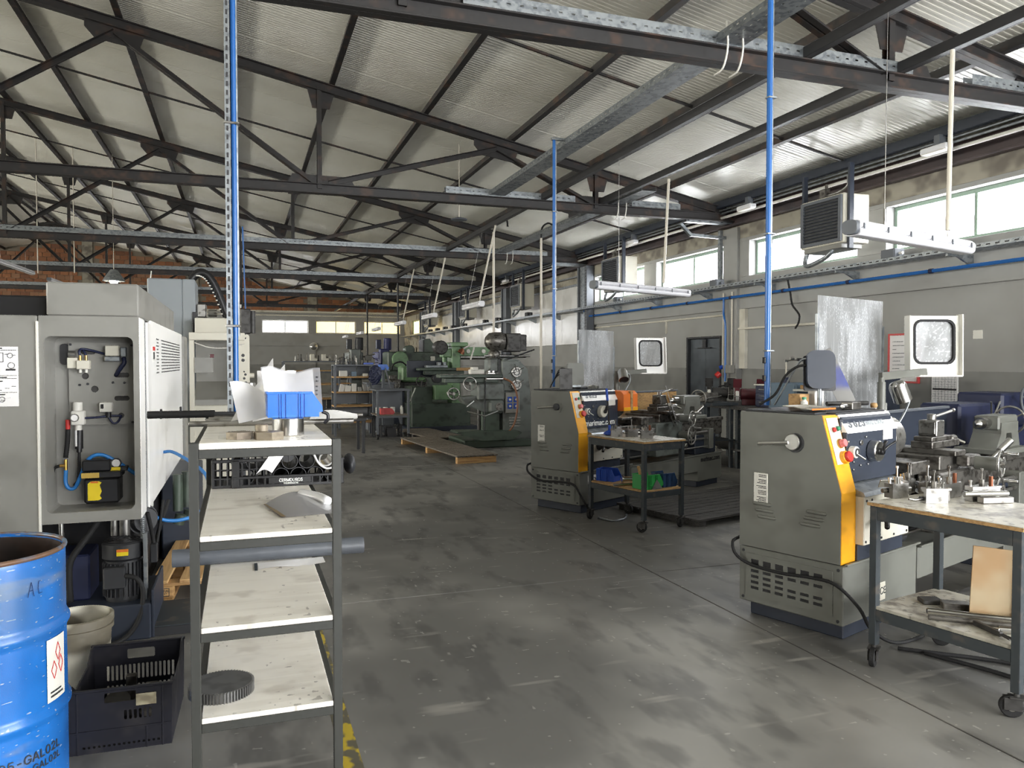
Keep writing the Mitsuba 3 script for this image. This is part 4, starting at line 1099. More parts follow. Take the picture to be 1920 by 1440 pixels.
one('guard_plate', 'flat polished steel strip with a bluish sheen leaning on top of the nearest lathe', 'steel strip', mv(box(0, 0, 0, 0.105, 0.004, 0.37, 0.001), (0, 0, 0), 0, -0.05, -0.42), 'blued_steel', M=ML1 @ M4(0.66, 0.42, 1.264, -0.85))
t = Thing('clipboard', 'grey metal clipboard lying on the front edge of the nearest lathe', 'clipboard', ML1 @ M4(0.035, 0.25, 1.276, -0.1))
t.add('board', P(mv(box(0, 0, 0, 0.22, 0.2, 0.006, 0.001), (0, 0, 0), 0, 0.06, 0.0), 'work_top'))
t.add('rim', P(mv(box(0.0, -0.004, -0.002, 0.22, 0.0, 0.008, 0.001), (0, 0, 0), 0, 0.06, 0.0), 'orange'))
t = Thing('vice_jaw', 'small grey steel clamp lying on top of the nearest lathe', 'clamp', ML1 @ M4(0.44, 0.22, 1.263, 0.1))
t.add('body', P(box(0, 0, 0, 0.13, 0.07, 0.045, 0.004), 'worn_steel'))
t.add('screw', P(cyl((-0.08, 0.03, 0.022), (0.0, 0.03, 0.022), 0.014, 14, b=0.003), 'bright_steel', 30))
one('file_handle', 'long dark bar with a wooden knob lying on top of the nearest lathe', 'bar', cat(cyl((0.5, 0.42, 1.29), (0.78, 0.3, 1.29), 0.014, 12)), 'dark_iron', 30, M=ML1)
one('wooden_knob', 'brown wooden knob at the right end of the nearest lathe top', 'knob', mv(lathe([(0.0, 0), (0.018, 0.002), (0.022, 0.016), (0.018, 0.03), (0.0, 0.034)], 16), (0.74, 0.24, 1.263)), 'wood_board', 30, M=ML1)
one('paper_box', 'small white box standing on top of the nearest lathe', 'box', box(0.5, 0.5, 1.263, 0.61, 0.55, 1.38, 0.003), 'label_white', M=ML1)
one('card_box', 'small brown cardboard box on top of the nearest lathe under the readout', 'box', box(0.36, 0.52, 1.263, 0.47, 0.60, 1.35, 0.003), 'wood_board', M=ML1)
t = Thing('spray_can', 'small green capped bottle by the brown box on the nearest lathe', 'bottle', ML1 @ M4(0.36, 0.49, 1.263))
t.add('body', P(lathe([(0.022, 0), (0.022, 0.04), (0.012, 0.05), (0.01, 0.055)], 14), 'label_white', 30))
t.add('cap', P(cyl((0, 0, 0.055), (0, 0, 0.07), 0.013, 12), 'green_btn', 30))
# on top of the second lathe
one('guard_plate', 'dark grey steel plate standing on top of the lathe with the orange guard', 'steel plate', mv(box(0, 0, 0, 0.14, 0.006, 0.22, 0.002), (0, 0, 0), 0.2, -0.06), 'dark_iron', M=ML2 @ M4(0.12, 0.40, 1.263, -0.8))
DR = M4(0.44, 0.44, 1.262, -0.6)
t = L2
dro = t.add('digital_readout', P(mv(prism(rrect(-0.09, 0.03, 0.09, 0.28, 0.03), 0.05, 'y', -0.02), (0, 0, 0), 0, -0.15), 'lathe_grey', 25), label='light grey digital readout', M=DR)
t.add('stand', P(box(-0.05, -0.03, 0, 0.05, 0.05, 0.04, 0.002), 'galvanised'), dro, M=DR)
for k in range(3):
    t.add('cable', P(tube([(-0.08, 0.02, 0.2 - 0.03 * k), (-0.16, 0.05, 0.22 - 0.03 * k), (-0.22, 0.09, 0.1), (-0.26, 0.12, 0.01)], 0.006, 6, 5), 'black_rubber', True), dro, M=DR)
one('chuck_key', 'black T handled key lying on the lathe with the orange guard', 'key', cat(cyl((0.28, 0.3, 1.275), (0.42, 0.26, 1.275), 0.012, 10), cyl((0.28, 0.24, 1.275), (0.28, 0.36, 1.275), 0.008, 8)), 'black_steel', 30, M=ML2)
for k in range(3):
    one('measuring_block', f'small bright steel block on the lathe with the orange guard, {ORD[k]} from the left', 'steel block', box(0.40 + 0.07 * k, 0.24, 1.263, 0.45 + 0.07 * k, 0.29, 1.295 + 0.01 * (k % 2), 0.002), 'bright_steel', M=ML2, group='blocks on the second lathe')

# ------------------------------------------------------------------ bench and things along the window wall
t = Thing('wall_bench', 'dark workbench along the window wall behind the nearest lathe', 'workbench')
t.add('worktop', P(box(6.75, 6.4, 0.86, 7.65, 11.0, 0.91, 0.004), 'wood_dark'))
for y in (6.5, 8.0, 9.5, 10.8):
    for x in (6.8, 7.55):
        t.add('leg', P(box(x, y, 0, x + 0.06, y + 0.06, 0.86, 0.002), 'cart_steel'))
t.add('undershelf', P(box(6.8, 6.45, 0.25, 7.6, 10.95, 0.28, 0.003), 'wood_dark'))
for lab, x, y, m in (('dark grey bench grinder with raised eye shields at the left end of the wall bench', 7.1, 10.38, 'dark_iron'), ('dark red bench grinder with a raised eye shield on the wall bench', 7.15, 9.72, 'red_dark')):
    t = Thing('bench_grinder', lab, 'bench grinder', M4(x, y, 0.91, -0.6))
    t.add('motor', P(cyl((-0.12, 0, 0.16), (0.12, 0, 0.16), 0.085, 18, b=0.01), m, 30))
    t.add('base', P(box(-0.1, -0.08, 0, 0.1, 0.08, 0.09, 0.006), m))
    for s in (-1, 1):
        g = t.add('wheel_guard', P(cyl((s * 0.13, 0, 0.17), (s * 0.2, 0, 0.17), 0.11, 20, b=0.008), m, 30))
        t.add('grinding_wheel', P(cyl((s * 0.14, -0.03, 0.15), (s * 0.19, -0.03, 0.15), 0.095, 20), 'label_white' if s < 0 else 'worn_steel', 30), g)
        t.add('eye_shield', P(mv(box(-0.06, -0.004, 0, 0.06, 0.004, 0.14, 0.002), (s * 0.165, -0.09, 0.26), 0, 0.35), m), g)
        t.add('tool_rest', P(box(s * 0.165 - 0.04, -0.16, 0.13, s * 0.165 + 0.04, -0.11, 0.14, 0.002), 'steel'), g)
t = Thing('drawer_cabinet', 'grey blue steel tool cabinet standing on the wall bench', 'tool cabinet')
t.add('carcass', P(box(6.95, 8.42, 0.91, 7.5, 9.0, 1.265, 0.006), 'cabinet_blue'))
t.add('side_panel', P(box(6.942, 8.46, 0.94, 6.95, 8.96, 1.235, 0.003), 'cabinet_blue'))
t = Thing('drawer_stack', 'small dark blue drawer unit next to the grey blue tool cabinet', 'drawer unit')
t.add('carcass', P(box(7.0, 9.02, 0.91, 7.45, 9.36, 1.215, 0.005), 'navy'))
for k in range(3):
    d = t.add('drawer', P(box(6.985, 9.04, 0.93 + k * 0.09, 7.0, 9.34, 1.01 + k * 0.09, 0.003), 'navy'))
    t.add('handle', P(box(6.97, 9.13, 0.975 + k * 0.09, 6.985, 9.25, 0.985 + k * 0.09, 0.002), 'steel'), d)
t.add('lid', P(box(6.98, 9.0, 1.215, 7.47, 9.38, 1.235, 0.003), 'label_white'))
t = Thing('magnetic_stand', 'magnetic gauge stand with a jointed arm on the grey blue cabinet', 'gauge stand')
t.add('magnet', P(box(7.1, 8.82, 1.265, 7.16, 8.89, 1.34, 0.004), 'navy'))
t.add('post', P(cyl((7.13, 8.86, 1.34), (7.13, 8.86, 1.58), 0.011, 12), 'white_tube', 30))
t.add('arm', P(cyl((7.13, 8.88, 1.57), (7.12, 8.55, 1.58), 0.007, 10), 'steel', 30))
for y, z in ((8.86, 1.57), (8.74, 1.60), (8.60, 1.585), (8.55, 1.58)):
    t.add('joint', P(cyl((7.10, y, z), (7.16, y, z), 0.019, 12, b=0.003), 'black_steel' if y < 8.7 else 'bright_steel', 30))
t = Thing('blue_clamp', 'blue clamp handles behind the tall shield on the wall bench', 'clamp')
t.add('post', P(cyl((6.75, 7.8, 0.91), (6.75, 7.8, 1.66), 0.012, 10), 'steel', 30))
for z in (1.32, 1.62):
    t.add('handle', P(cyl((6.75, 7.8, z), (6.78, 7.6, z + 0.03), 0.035, 12, b=0.01), 'blue_bin', 30))
one('wood_block', 'brown wooden block on a white board behind the tall shield', 'wood block', box(6.9, 8.06, 1.2, 7.1, 8.3, 1.25, 0.004), 'wood_board')
one('tool_board', 'small white board on a bracket behind the tall shield', 'board', cat(box(6.85, 7.85, 1.17, 7.15, 8.38, 1.195, 0.003), box(6.95, 8.0, 0.91, 7.05, 8.1, 1.17, 0.003)), 'label_white')
t = Thing('tool_rack', 'low dark rack of small tools on the bench behind the nearest lathe post', 'tool rack')
t.add('box', P(box(7.05, 7.15, 0.91, 7.4, 7.85, 1.36, 0.005), 'dark_blue_steel'))
for k in range(5):
    t.add('tool', P(cyl((7.2, 7.2 + k * 0.13, 1.36), (7.2, 7.2 + k * 0.13, 1.42 + 0.03 * (k % 3)), 0.012, 8), 'black_steel'))
for k in range(3):
    t.add('drawer', P(box(7.035, 7.2, 0.95 + 0.13 * k, 7.05, 7.8, 1.05 + 0.13 * k, 0.003), 'bench_grey'))
# whiteboard, wall chart, small sign on the wall
t = Thing('whiteboard', 'whiteboard with a red frame on the window wall behind the nearest lathe', 'whiteboard')
t.add('panel', P(box(8.035, 7.5, 1.30, 8.06, 7.95, 1.90, 0.002), 'paper'))
for a in ((7.48, 1.28, 7.97, 1.305), (7.48, 1.895, 7.97, 1.92), (7.48, 1.305, 7.505, 1.895), (7.945, 1.305, 7.97, 1.895)):
    t.add('frame', P(box(8.025, a[0], a[1], 8.06, a[2], a[3], 0.002), 'red_bin'))
t.add('writing', P(cat([box(8.0335, 7.9 - 0.22 * rng.random() - 0.05, z, 8.035, 7.9, z + 0.008, 0) for z in np.arange(1.36, 1.86, 0.05)]), 'bench_grey'))
t = Thing('wall_calendar', 'white calendar chart with black header bars on the window wall', 'calendar')
t.add('sheet', P(box(8.05, 6.93, 0.92, 8.06, 7.3, 1.44, 0.001), 'paper'))
for z in (1.03, 1.21, 1.37):
    t.add('header_bar', P(box(8.047, 6.95, z, 8.05, 7.28, z + 0.022, 0), 'ink'))
t.add('grid', P(cat([box(8.0485, 6.95, z, 8.05, 7.28, z + 0.003, 0) for z in np.arange(0.95, 1.42, 0.03)] + [box(8.0485, y, 0.95, 8.05, y + 0.003, 1.42, 0) for y in np.arange(6.97, 7.28, 0.045)]), 'bench_grey'))
one('wall_sign', 'small white notice on the window wall right of the screened lathe window', 'sign', box(8.05, 6.62, 1.82, 8.06, 6.74, 1.92, 0.001), 'label_white')
# a third lathe, dark blue, at the far right by the wall
t = Thing('lathe', 'dark blue lathe by the window wall, mostly hidden behind the nearest lathe', 'lathe', M4(6.35, 4.9, 0, 0.2))
t.add('bed', P(cat(box(-0.2, 0, 0.7, 1.6, 0.4, 0.98, 0.01)), 'navy'))
t.add('stand', P(box(-0.2, 0.0, 0, 0.3, 0.45, 0.7, 0.01), 'dark_blue_steel'))
t.add('stand', P(box(1.2, 0.0, 0, 1.6, 0.45, 0.7, 0.01), 'dark_blue_steel'))
t.add('headstock', P(box(-0.15, 0.02, 0.98, 0.35, 0.42, 1.28, 0.02), 'navy'))
rim, sp_, hub, gp = wheel((0.12, -0.08, 1.18), (0, -1, 0.2), 0.16, 0.012)
w = t.add('handwheel', P(rim, 'bench_grey', True))
t.add('spoke', P(sp_, 'bench_grey'), w)
t.add('hub', P(hub, 'steel', 30), w)
for s in (-1, 1):
    t.add('lever', P(cyl((-0.4, -0.02, 1.05), (-0.4 + s * 0.07, -0.05, 1.22), 0.008, 8), 'bright_steel', 30))
t.add('gear_cover', P(box(-0.75, 0.05, 0.6, -0.2, 0.4, 1.2, 0.02), 'navy'))
# stand with a vice behind the second lathe, near the door
t = Thing('vice_stand', 'dark steel stand with a small vice by the pillar next to the door', 'vice stand')
for x in (6.3, 6.75):
    for y in (9.6, 10.2):
        t.add('leg', P(box(x, y, 0, x + 0.05, y + 0.05, 0.92, 0.002), 'cart_steel'))
t.add('top', P(box(6.25, 9.55, 0.92, 6.85, 10.3, 0.96, 0.003), 'cart_steel'))
t.add('shelf', P(box(6.28, 9.58, 0.4, 6.82, 10.27, 0.42, 0.003), 'cart_steel'))
v = t.add('vice_body', P(cat(box(6.45, 9.8, 0.96, 6.6, 10.0, 1.06, 0.01), box(6.42, 9.72, 1.02, 6.62, 9.8, 1.1, 0.008), box(6.42, 9.98, 1.02, 6.62, 10.03, 1.1, 0.008)), 'worn_steel'))
t.add('vice_handle', P(cyl((6.38, 9.68, 1.02), (6.62, 9.64, 1.06), 0.008, 8), 'bright_steel', 30), v)
one('paint_bucket', 'dirty white bucket on the floor under the vice stand', 'bucket', lathe([(0.12, 0), (0.14, 0.28), (0.148, 0.28), (0.148, 0.30), (0.135, 0.30), (0.115, 0.01), (0, 0.01)], 20, (6.55, 9.9, 0.0)), 'cream', 30)
# loose cables on the floor round the cart
one('floor_cable', 'black cable looping over the floor under the front cart', 'cable', tube([(3.32, 3.2, 0.012), (3.45, 3.08, 0.012), (3.6, 2.95, 0.012), (3.75, 2.78, 0.012), (3.82, 2.62, 0.012), (3.72, 2.5, 0.012), (3.58, 2.62, 0.012), (3.5, 2.85, 0.012), (3.4, 3.1, 0.012)], 0.011, 8, 6), 'black_rubber', True)
one('floor_cable', 'pale grey cable on the floor beneath the second cart', 'cable', tube([(3.32, 6.9, 0.012), (3.4, 6.72, 0.012), (3.55, 6.78, 0.012), (3.66, 6.95, 0.012)], 0.011, 8, 6), 'galvanised', True)
# ------------------------------------------------------------------ the big grey machining centre at the left
MX, MY = -0.535, 4.75      # its right front corner
t = Thing('machining_centre', 'large pale grey machining centre with an open service recess at the left', 'machine')
A = lambda n, m, mt, sub=None, sm=False, lab=None: t.add(n, P(m, mt, sm), sub, lab)
rec = rrect(-1.0, 0.73, -0.565, 1.69, 0.035)
fr = A('front_panel', prism(sbox(-1.022, 0.672, MX, 1.80).difference(rec), 0.03, 'y', MY), 'machine_grey')
A('recess_wall', prism(rec.buffer(0.004).difference(rec.buffer(-0.001)), 0.26, 'y', MY + 0.012), 'machine_grey', fr, 20)
A('recess_back', box(-1.02, MY + 0.265, 0.72, -0.545, MY + 0.275, 1.70, 0.002), 'machine_grey', fr)
A('left_panel', box(-2.7, MY, 0.30, -1.028, MY + 0.04, 1.80, 0.006), 'machine_grey')
A('door_strip', box(-1.034, MY - 0.014, 0.31, -1.022, MY + 0.01, 1.77, 0.003), 'label_white')
A('body', box(-2.7, MY + 0.28, 0.62, MX - 0.02, 8.0, 1.79, 0.008), 'machine_grey')
A('top_cover', box(-0.99, MY + 0.03, 1.802, MX - 0.003, 7.2, 1.985, 0.008), 'machine_grey')
A('roof_opening', box(-2.6, MY + 0.2, 1.80, -1.0, 7.4, 1.92, 0.01), 'black_plastic')  # solid black box standing on the machine roof
# right flank: corner post, rails and the perforated side panel
fl = A('side_panel', box(MX - 0.02, 5.34, 0.655, MX, 8.05, 1.815, 0.006), 'panel_white')
A('corner_post', box(MX - 0.03, MY + 0.004, 0.672, MX + 0.004, 4.98, 1.80, 0.006), 'panel_white')
A('corner_rail', box(MX - 0.025, 5.0, 0.672, MX - 0.004, 5.1, 1.80, 0.004), 'galvanised')
A('corner_rail', box(MX - 0.02, 5.12, 0.64, MX + 0.006, 5.33, 1.79, 0.005), 'panel_white')
A('rear_frame', box(MX - 0.03, 8.06, 0.3, MX + 0.02, 8.5, 1.80, 0.006), 'machine_grey')
for r in range(11):
    z = 1.70 - r * 0.0225
    A('vent_row', cat([box(MX + 0.0005, 6.02 + q * 0.062 + 0.03 * (r % 2), z, MX + 0.002, 6.055 + q * 0.062 + 0.03 * (r % 2), z + 0.008, 0) for q in range(28)]), 'ink', fl)
    A('vent_row', cat([box(MX + 0.0005, 5.68 + q * 0.062 + 0.03 * (r % 2), z, MX + 0.002, 5.715 + q * 0.062 + 0.03 * (r % 2), z + 0.008, 0) for q in range(3 - r % 2)]), 'ink', fl)
st = A('warning_sticker', box(MX, 5.44, 1.56, MX + 0.002, 5.58, 1.65, 0), 'label_white', fl)
A('sticker_band', box(MX + 0.0021, 5.44, 1.625, MX + 0.003, 5.58, 1.65, 0), 'ink_red', fl)
A('sticker_print', box(MX + 0.0021, 5.47, 1.57, MX + 0.003, 5.55, 1.615, 0), 'ink', fl)
# pictogram sheet on the left panel
sh = A('notice_sheet', box(-1.34, MY - 0.003, 1.315, -1.118, MY, 1.632, 0.0), 'paper')
ln = [box(-1.34, MY - 0.0038, z, -1.125, MY - 0.003, z + 0.0025, 0) for z in (1.612, 1.478, 1.462, 1.388)]
ln += [box(-1.34, MY - 0.0038, z, -1.34 + w, MY - 0.003, z + 0.006, 0) for z, w in ((1.62, 0.15), (1.466, 0.17), (1.446, 0.15), (1.375, 0.16))]
for x, z in ((-1.18, 1.59), (-1.15, 1.585), (-1.215, 1.40), (-1.18, 1.41), (-1.15, 1.42), (-1.2, 1.345)):
    ln += [box(x, MY - 0.0038, z, x + 0.02, MY - 0.003, z + 0.003, 0)]
A('sheet_print', cat(ln), 'ink', sh)
for cx, cz, r in ((-1.15, 1.532, 0.017), (-1.195, 1.352, 0.015), (-1.155, 1.585, 0.014)):
    A('pictogram', ring((cx, MY - 0.0032, cz), (0, -1, 0), r - 0.003, r, 0.0006, 18), 'ink', sh)
A('pictogram', prism(sbox(-1.23, 1.55, -1.185, 1.60).difference(sbox(-1.227, 1.553, -1.188, 1.597)), 0.0006, 'y', MY - 0.0038), 'ink', sh)
A('pictogram', prism(sbox(-1.175, 1.505, -1.13, 1.515), 0.0006, 'y', MY - 0.0038), 'ink', sh)
for a in (0.3, 2.1, 4.0):
    A('pictogram', beam((-1.195, MY - 0.0035, 1.352), (-1.195 + 0.04 * math.cos(a), MY - 0.0035, 1.352 + 0.03 * math.sin(a)), 0.0006, 0.003, up=(0, 1, 0)), 'ink', sh)
# the recess: mounting plate with slots, pneumatics, lubricator
RY = MY + 0.255
g = sbox(-0.926, 1.19, -0.588, 1.662)
for x, z, w in ((-0.826, 1.608, 0.075), (-0.655, 1.475, 0.08), (-0.655, 1.34, 0.08)):
    g = g.difference(rrect(x - w / 2, z - 0.014, x + w / 2, z + 0.014, 0.013))
for x, z, r in ((-0.842, 1.47, 0.018), (-0.795, 1.395, 0.019), (-0.66, 1.24, 0.016)):
    g = g.difference(Point(x, z).buffer(r))
mp = A('mounting_plate', prism(g, 0.006, 'y', RY - 0.02), 'machine_grey')
A('plate_backing', box(-0.926, RY - 0.008, 1.19, -0.588, RY - 0.006, 1.662, 0), 'dark_iron', mp)
A('screw', cat([cyl((x, RY - 0.02, z), (x, RY - 0.026, z), 0.007, 10) for x, z in ((-0.915, 1.65), (-0.6, 1.648), (-0.6, 1.2), (-0.87, 1.42), (-0.83, 1.425), (-0.70, 1.432), (-0.64, 1.43))]), 'black_steel', mp)
A('cable_slot', prism(rrect(-0.972, 1.535, -0.925, 1.655, 0.022), 0.004, 'y', RY - 0.005), 'black_plastic', mp)
mf = A('valve_manifold', cat(box(-0.875, RY - 0.09, 1.51, -0.81, RY - 0.03, 1.56, 0.003), box(-0.925, RY - 0.07, 1.515, -0.875, RY - 0.03, 1.575, 0.003)), 'cream', mp)
for x in (-0.86, -0.83):
    A('fitting', cyl((x, RY - 0.06, 1.56), (x, RY - 0.06, 1.588), 0.007, 10), 'brass', mf, 30)
    A('fitting', cyl((x, RY - 0.06, 1.49), (x, RY - 0.06, 1.51), 0.008, 10), 'white_paint', mf, 30)
    A('hose', tube([(x, RY - 0.06, 1.588), (x - 0.005, RY - 0.06, 1.61), (x + 0.01, RY - 0.04, 1.625), (-0.79, RY - 0.03, 1.612), (-0.70, RY - 0.05, 1.585)] if x < -0.85 else [(x, RY - 0.06, 1.588), (x - 0.015, RY - 0.05, 1.615), (x - 0.03, RY - 0.01, 1.612)], 0.0065, 8, 5), 'navy', mf, True)
A('muffler', cyl((-0.92, RY - 0.05, 1.595), (-0.885, RY - 0.05, 1.595), 0.02, 14), 'steel', mf, 30)
tb = A('pressure_sensor', box(-0.73, RY - 0.09, 1.585, -0.66, RY - 0.02, 1.645, 0.004), 'cream', mp)
A('sensor_base', cat(box(-0.735, RY - 0.085, 1.555, -0.655, RY - 0.02, 1.582, 0.003), box(-0.655, RY - 0.06, 1.58, -0.625, RY - 0.02, 1.635, 0.003)), 'galvanised', tb)
A('hose', tube([(-0.638, RY - 0.05, 1.575), (-0.636, RY - 0.06, 1.545), (-0.66, RY - 0.05, 1.51), (-0.685, RY - 0.01, 1.475)], 0.012, 8, 5), 'navy', tb, True)
rg = A('air_regulator', cat(cyl((-0.875, RY - 0.07, 1.275), (-0.875, RY - 0.07, 1.325), 0.025, 18, b=0.003), box(-0.905, RY - 0.1, 1.195, -0.84, RY - 0.03, 1.275, 0.005), cyl((-0.873, RY - 0.07, 1.16), (-0.873, RY - 0.07, 1.195), 0.018, 14)), 'white_paint', None, 30)
A('gauge', cyl((-0.883, RY - 0.1, 1.238), (-0.883, RY - 0.115, 1.238), 0.021, 18, b=0.003), 'paper', rg, 30)
A('gauge_rim', ring((-0.883, RY - 0.112, 1.238), (0, -1, 0), 0.018, 0.023, 0.006, 20), 'steel', rg)
A('filter_bowl', cat(cyl((-0.87, RY - 0.07, 1.06), (-0.87, RY - 0.07, 1.165), 0.021, 16), cyl((-0.87, RY - 0.07, 1.04), (-0.87, RY - 0.07, 1.06), 0.014, 12)), 'black_plastic', rg, 30)
A('bowl_sleeve', cyl((-0.882, RY - 0.09, 1.075), (-0.882, RY - 0.09, 1.165), 0.006, 8), 'clear_plastic', rg)
A('drain_hose', tube([(-0.87, RY - 0.07, 1.04), (-0.872, RY - 0.07, 0.95), (-0.88, RY - 0.06, 0.88), (-0.90, RY - 0.05, 0.85)], 0.008, 8, 5), 'black_rubber', rg, True)
A('shut_off_valve', cyl((-0.927, RY - 0.06, 1.17), (-0.927, RY - 0.06, 1.225), 0.012, 12, b=0.002), 'red', None, 30, 'red shut-off valve')
ah = A('supply_hose', tube([(-0.927, RY - 0.06, 1.17), (-0.93, RY - 0.06, 1.1), (-0.94, RY - 0.06, 1.01)], 0.0125, 10, 4), 'black_rubber', None, True)
A('tee_fitting', cat(cyl((-0.94, RY - 0.06, 0.94), (-0.94, RY - 0.06, 1.0), 0.009, 10), cyl((-0.97, RY - 0.06, 0.965), (-0.94, RY - 0.06, 0.965), 0.009, 10)), 'brass', ah, 30)
A('blue_hose', tube([(-0.94, RY - 0.06, 0.94), (-0.942, RY - 0.06, 0.87), (-0.925, RY - 0.06, 0.835), (-0.895, RY - 0.06, 0.84), (-0.865, RY - 0.08, 0.90), (-0.82, RY - 0.1, 1.0), (-0.76, RY - 0.1, 1.025), (-0.69, RY - 0.09, 0.99), (-0.62, RY - 0.06, 0.93), (-0.575, RY - 0.05, 0.89)], 0.0105, 10, 6), 'blue_hose', ah, True, 'blue compressed air hose')
A('side_hose', tube([(-0.97, RY - 0.06, 0.965), (-1.0, RY - 0.05, 0.95), (-1.01, RY - 0.04, 0.90)], 0.008, 8, 4), 'black_rubber', ah, True)
ps = A('pressure_switch', box(-0.765, RY - 0.08, 1.265, -0.70, RY - 0.02, 1.32, 0.004), 'white_paint', None)
A('display', box(-0.757, RY - 0.083, 1.285, -0.742, RY - 0.08, 1.31, 0.001), 'black_plastic', ps)
A('switch_stem', cyl((-0.722, RY - 0.05, 1.232), (-0.722, RY - 0.05, 1.265), 0.015, 12), 'black_plastic', ps, 30)
A('thin_hose', tube([(-0.84, RY - 0.06, 1.232), (-0.78, RY - 0.06, 1.235), (-0.72, RY - 0.05, 1.24), (-0.66, RY - 0.03, 1.24)], 0.006, 8, 4), 'navy', ps, True)
A('thin_hose', tube([(-0.722, RY - 0.05, 1.24), (-0.70, RY - 0.05, 1.20), (-0.675, RY - 0.04, 1.205), (-0.66, RY - 0.01, 1.24)], 0.006, 8, 5), 'navy', ps, True)
lb = A('lubricator', cat(box(-0.835, RY - 0.16, 0.755, -0.655, RY - 0.02, 0.90, 0.012), box(-0.845, RY - 0.17, 0.90, -0.645, RY - 0.02, 0.935, 0.005), box(-0.845, RY - 0.15, 0.935, -0.70, RY - 0.03, 1.0, 0.008), box(-0.70, RY - 0.12, 0.93, -0.62, RY - 0.05, 0.955, 0.004)), 'black_plastic', None)
A('lube_label', box(-0.845, RY - 0.1725, 0.903, -0.755, RY - 0.17, 0.932, 0), 'yellow_plate', lb)
A('lube_label', prism([(-0.815, 0.775), (-0.76, 0.775), (-0.745, 0.785), (-0.755, 0.80), (-0.745, 0.825), (-0.755, 0.86), (-0.745, 0.875), (-0.76, 0.883), (-0.80, 0.883), (-0.815, 0.87)], 0.002, 'y', RY - 0.1625), 'yellow_label', lb)
A('label_head', box(-0.80, RY - 0.1635, 0.873, -0.762, RY - 0.1625, 0.882, 0), 'orange', lb)
A('gauge', cyl((-0.678, RY - 0.09, 0.975), (-0.678, RY - 0.11, 0.975), 0.025, 20), 'paper', lb, 30)
A('gauge_rim', ring((-0.678, RY - 0.105, 0.975), (0, -1, 0), 0.022, 0.028, 0.01, 20), 'black_plastic', lb)
A('yellow_tag', box(-0.705, RY - 0.125, 0.935, -0.655, RY - 0.12, 0.953, 0), 'yellow_label', lb)
# under the machine: bed, tank, pump motors, hoses
A('machine_base', box(-2.6, 5.3, 0.0, -0.62, 8.3, 0.62, 0.02), 'black_plastic')
A('chip_tank', box(-1.35, 4.72, 0.0, -0.49, 5.35, 0.20, 0.008), 'dark_blue_steel')
A('tank_flange', box(-0.49, 4.74, 0.0, -0.475, 5.3, 0.27, 0.004), 'dark_blue_steel')
A('side_tank', box(-1.0, 4.9, 0.2, -0.82, 5.2, 0.46, 0.01), 'navy')
pm = A('pump_motor', lathe([(0.09, 0.2), (0.095, 0.22), (0.095, 0.43), (0.105, 0.44), (0.11, 0.445), (0.11, 0.525), (0.1, 0.535), (0.02, 0.538)], 28, (-0.645, 4.88, 0)), 'black_steel', None, 30)
A('cooling_fins', cat([mv(box(0.09, -0.003, 0.23, 0.108, 0.003, 0.42, 0.001), (0, 0, 0), a) for a in np.linspace(0, 2 * np.pi, 28)[:-1]]).apply_translation((-0.645, 4.88, 0)), 'black_steel', pm)
A('terminal_box', box(-0.73, 4.74, 0.29, -0.62, 4.80, 0.41, 0.006), 'black_steel', pm)
A('fan_grille', cat([ring((-0.645, 4.88, 0.538), (0, 0, 1), r, r + 0.006, 0.003, 26) for r in (0.03, 0.05, 0.07, 0.088)]), 'black_plastic', pm)
A('motor_label', cat(box(-0.665, 4.7655, 0.468, -0.605, 4.768, 0.505, 0)), 'yellow_label', pm)
A('motor_label_head', box(-0.665, 4.7645, 0.49, -0.605, 4.7655, 0.505, 0), 'orange', pm)
A('pump', cat(cyl((-0.71, 5.02, 0.535), (-0.71, 5.02, 0.69), 0.02, 14), cyl((-0.655, 5.02, 0.5), (-0.655, 5.02, 0.66), 0.03, 16, b=0.004)), 'steel', None, 30)
A('valve', cyl((-0.71, 5.0, 0.64), (-0.71, 5.0, 0.675), 0.018, 12), 'orange', None, 30)
A('drive_motor', lathe([(0.07, 0), (0.08, 0.02), (0.08, 0.16), (0.07, 0.18)], 24, (-0.64, 5.25, 0.60), (0.6, -1, 0)), 'black_steel', None, 30)
A('motor_rib', cat([ring(np.array((-0.64, 5.25, 0.60)) + np.array((0.514, -0.857, 0)) * (0.03 + 0.018 * k), (0.6, -1, 0), 0.075, 0.09, 0.006, 24) for k in range(7)]), 'black_steel', None)
A('spring', cat([ring((-0.535, 4.82, 0.55 + 0.011 * k), (0, 0, 1), 0.008, 0.013, 0.006, 12) for k in range(12)]), 'galvanised', None)
A('rod', cyl((-0.965, 4.95, 0.45), (-0.97, 4.95, 0.68), 0.013, 12, b=0.002), 'bright_steel', None, 30)
A('thick_hose', tube([(-0.76, 4.9, 0.67), (-0.83, 4.85, 0.56), (-0.90, 4.82, 0.45), (-0.91, 4.82, 0.33), (-0.905, 4.82, 0.22)], 0.018, 10, 6), 'black_rubber', None, True)
A('motor_cable', tube([(-0.62, 4.75, 0.36), (-0.56, 4.74, 0.34), (-0.53, 4.74, 0.26), (-0.55, 4.72, 0.12), (-0.62, 4.68, 0.03), (-0.75, 4.6, 0.012)], 0.013, 10, 6), 'black_rubber', None, True)
A('hanging_hose', tube([(-0.53, 5.0, 0.66), (-0.51, 5.05, 0.52), (-0.5, 5.06, 0.44), (-0.49, 5.15, 0.5), (-0.44, 5.3, 0.68)], 0.012, 10, 6), 'black_rubber', None, True)
A('hanging_hose', tube([(-0.46, 5.2, 0.70), (-0.475, 5.16, 0.58), (-0.49, 5.1, 0.46)], 0.009, 8, 5), 'black_rubber', None, True)
A('hose_clamp', box(-0.52, 5.0, 0.36, -0.48, 5.06, 0.47, 0.005), 'black_steel', None)
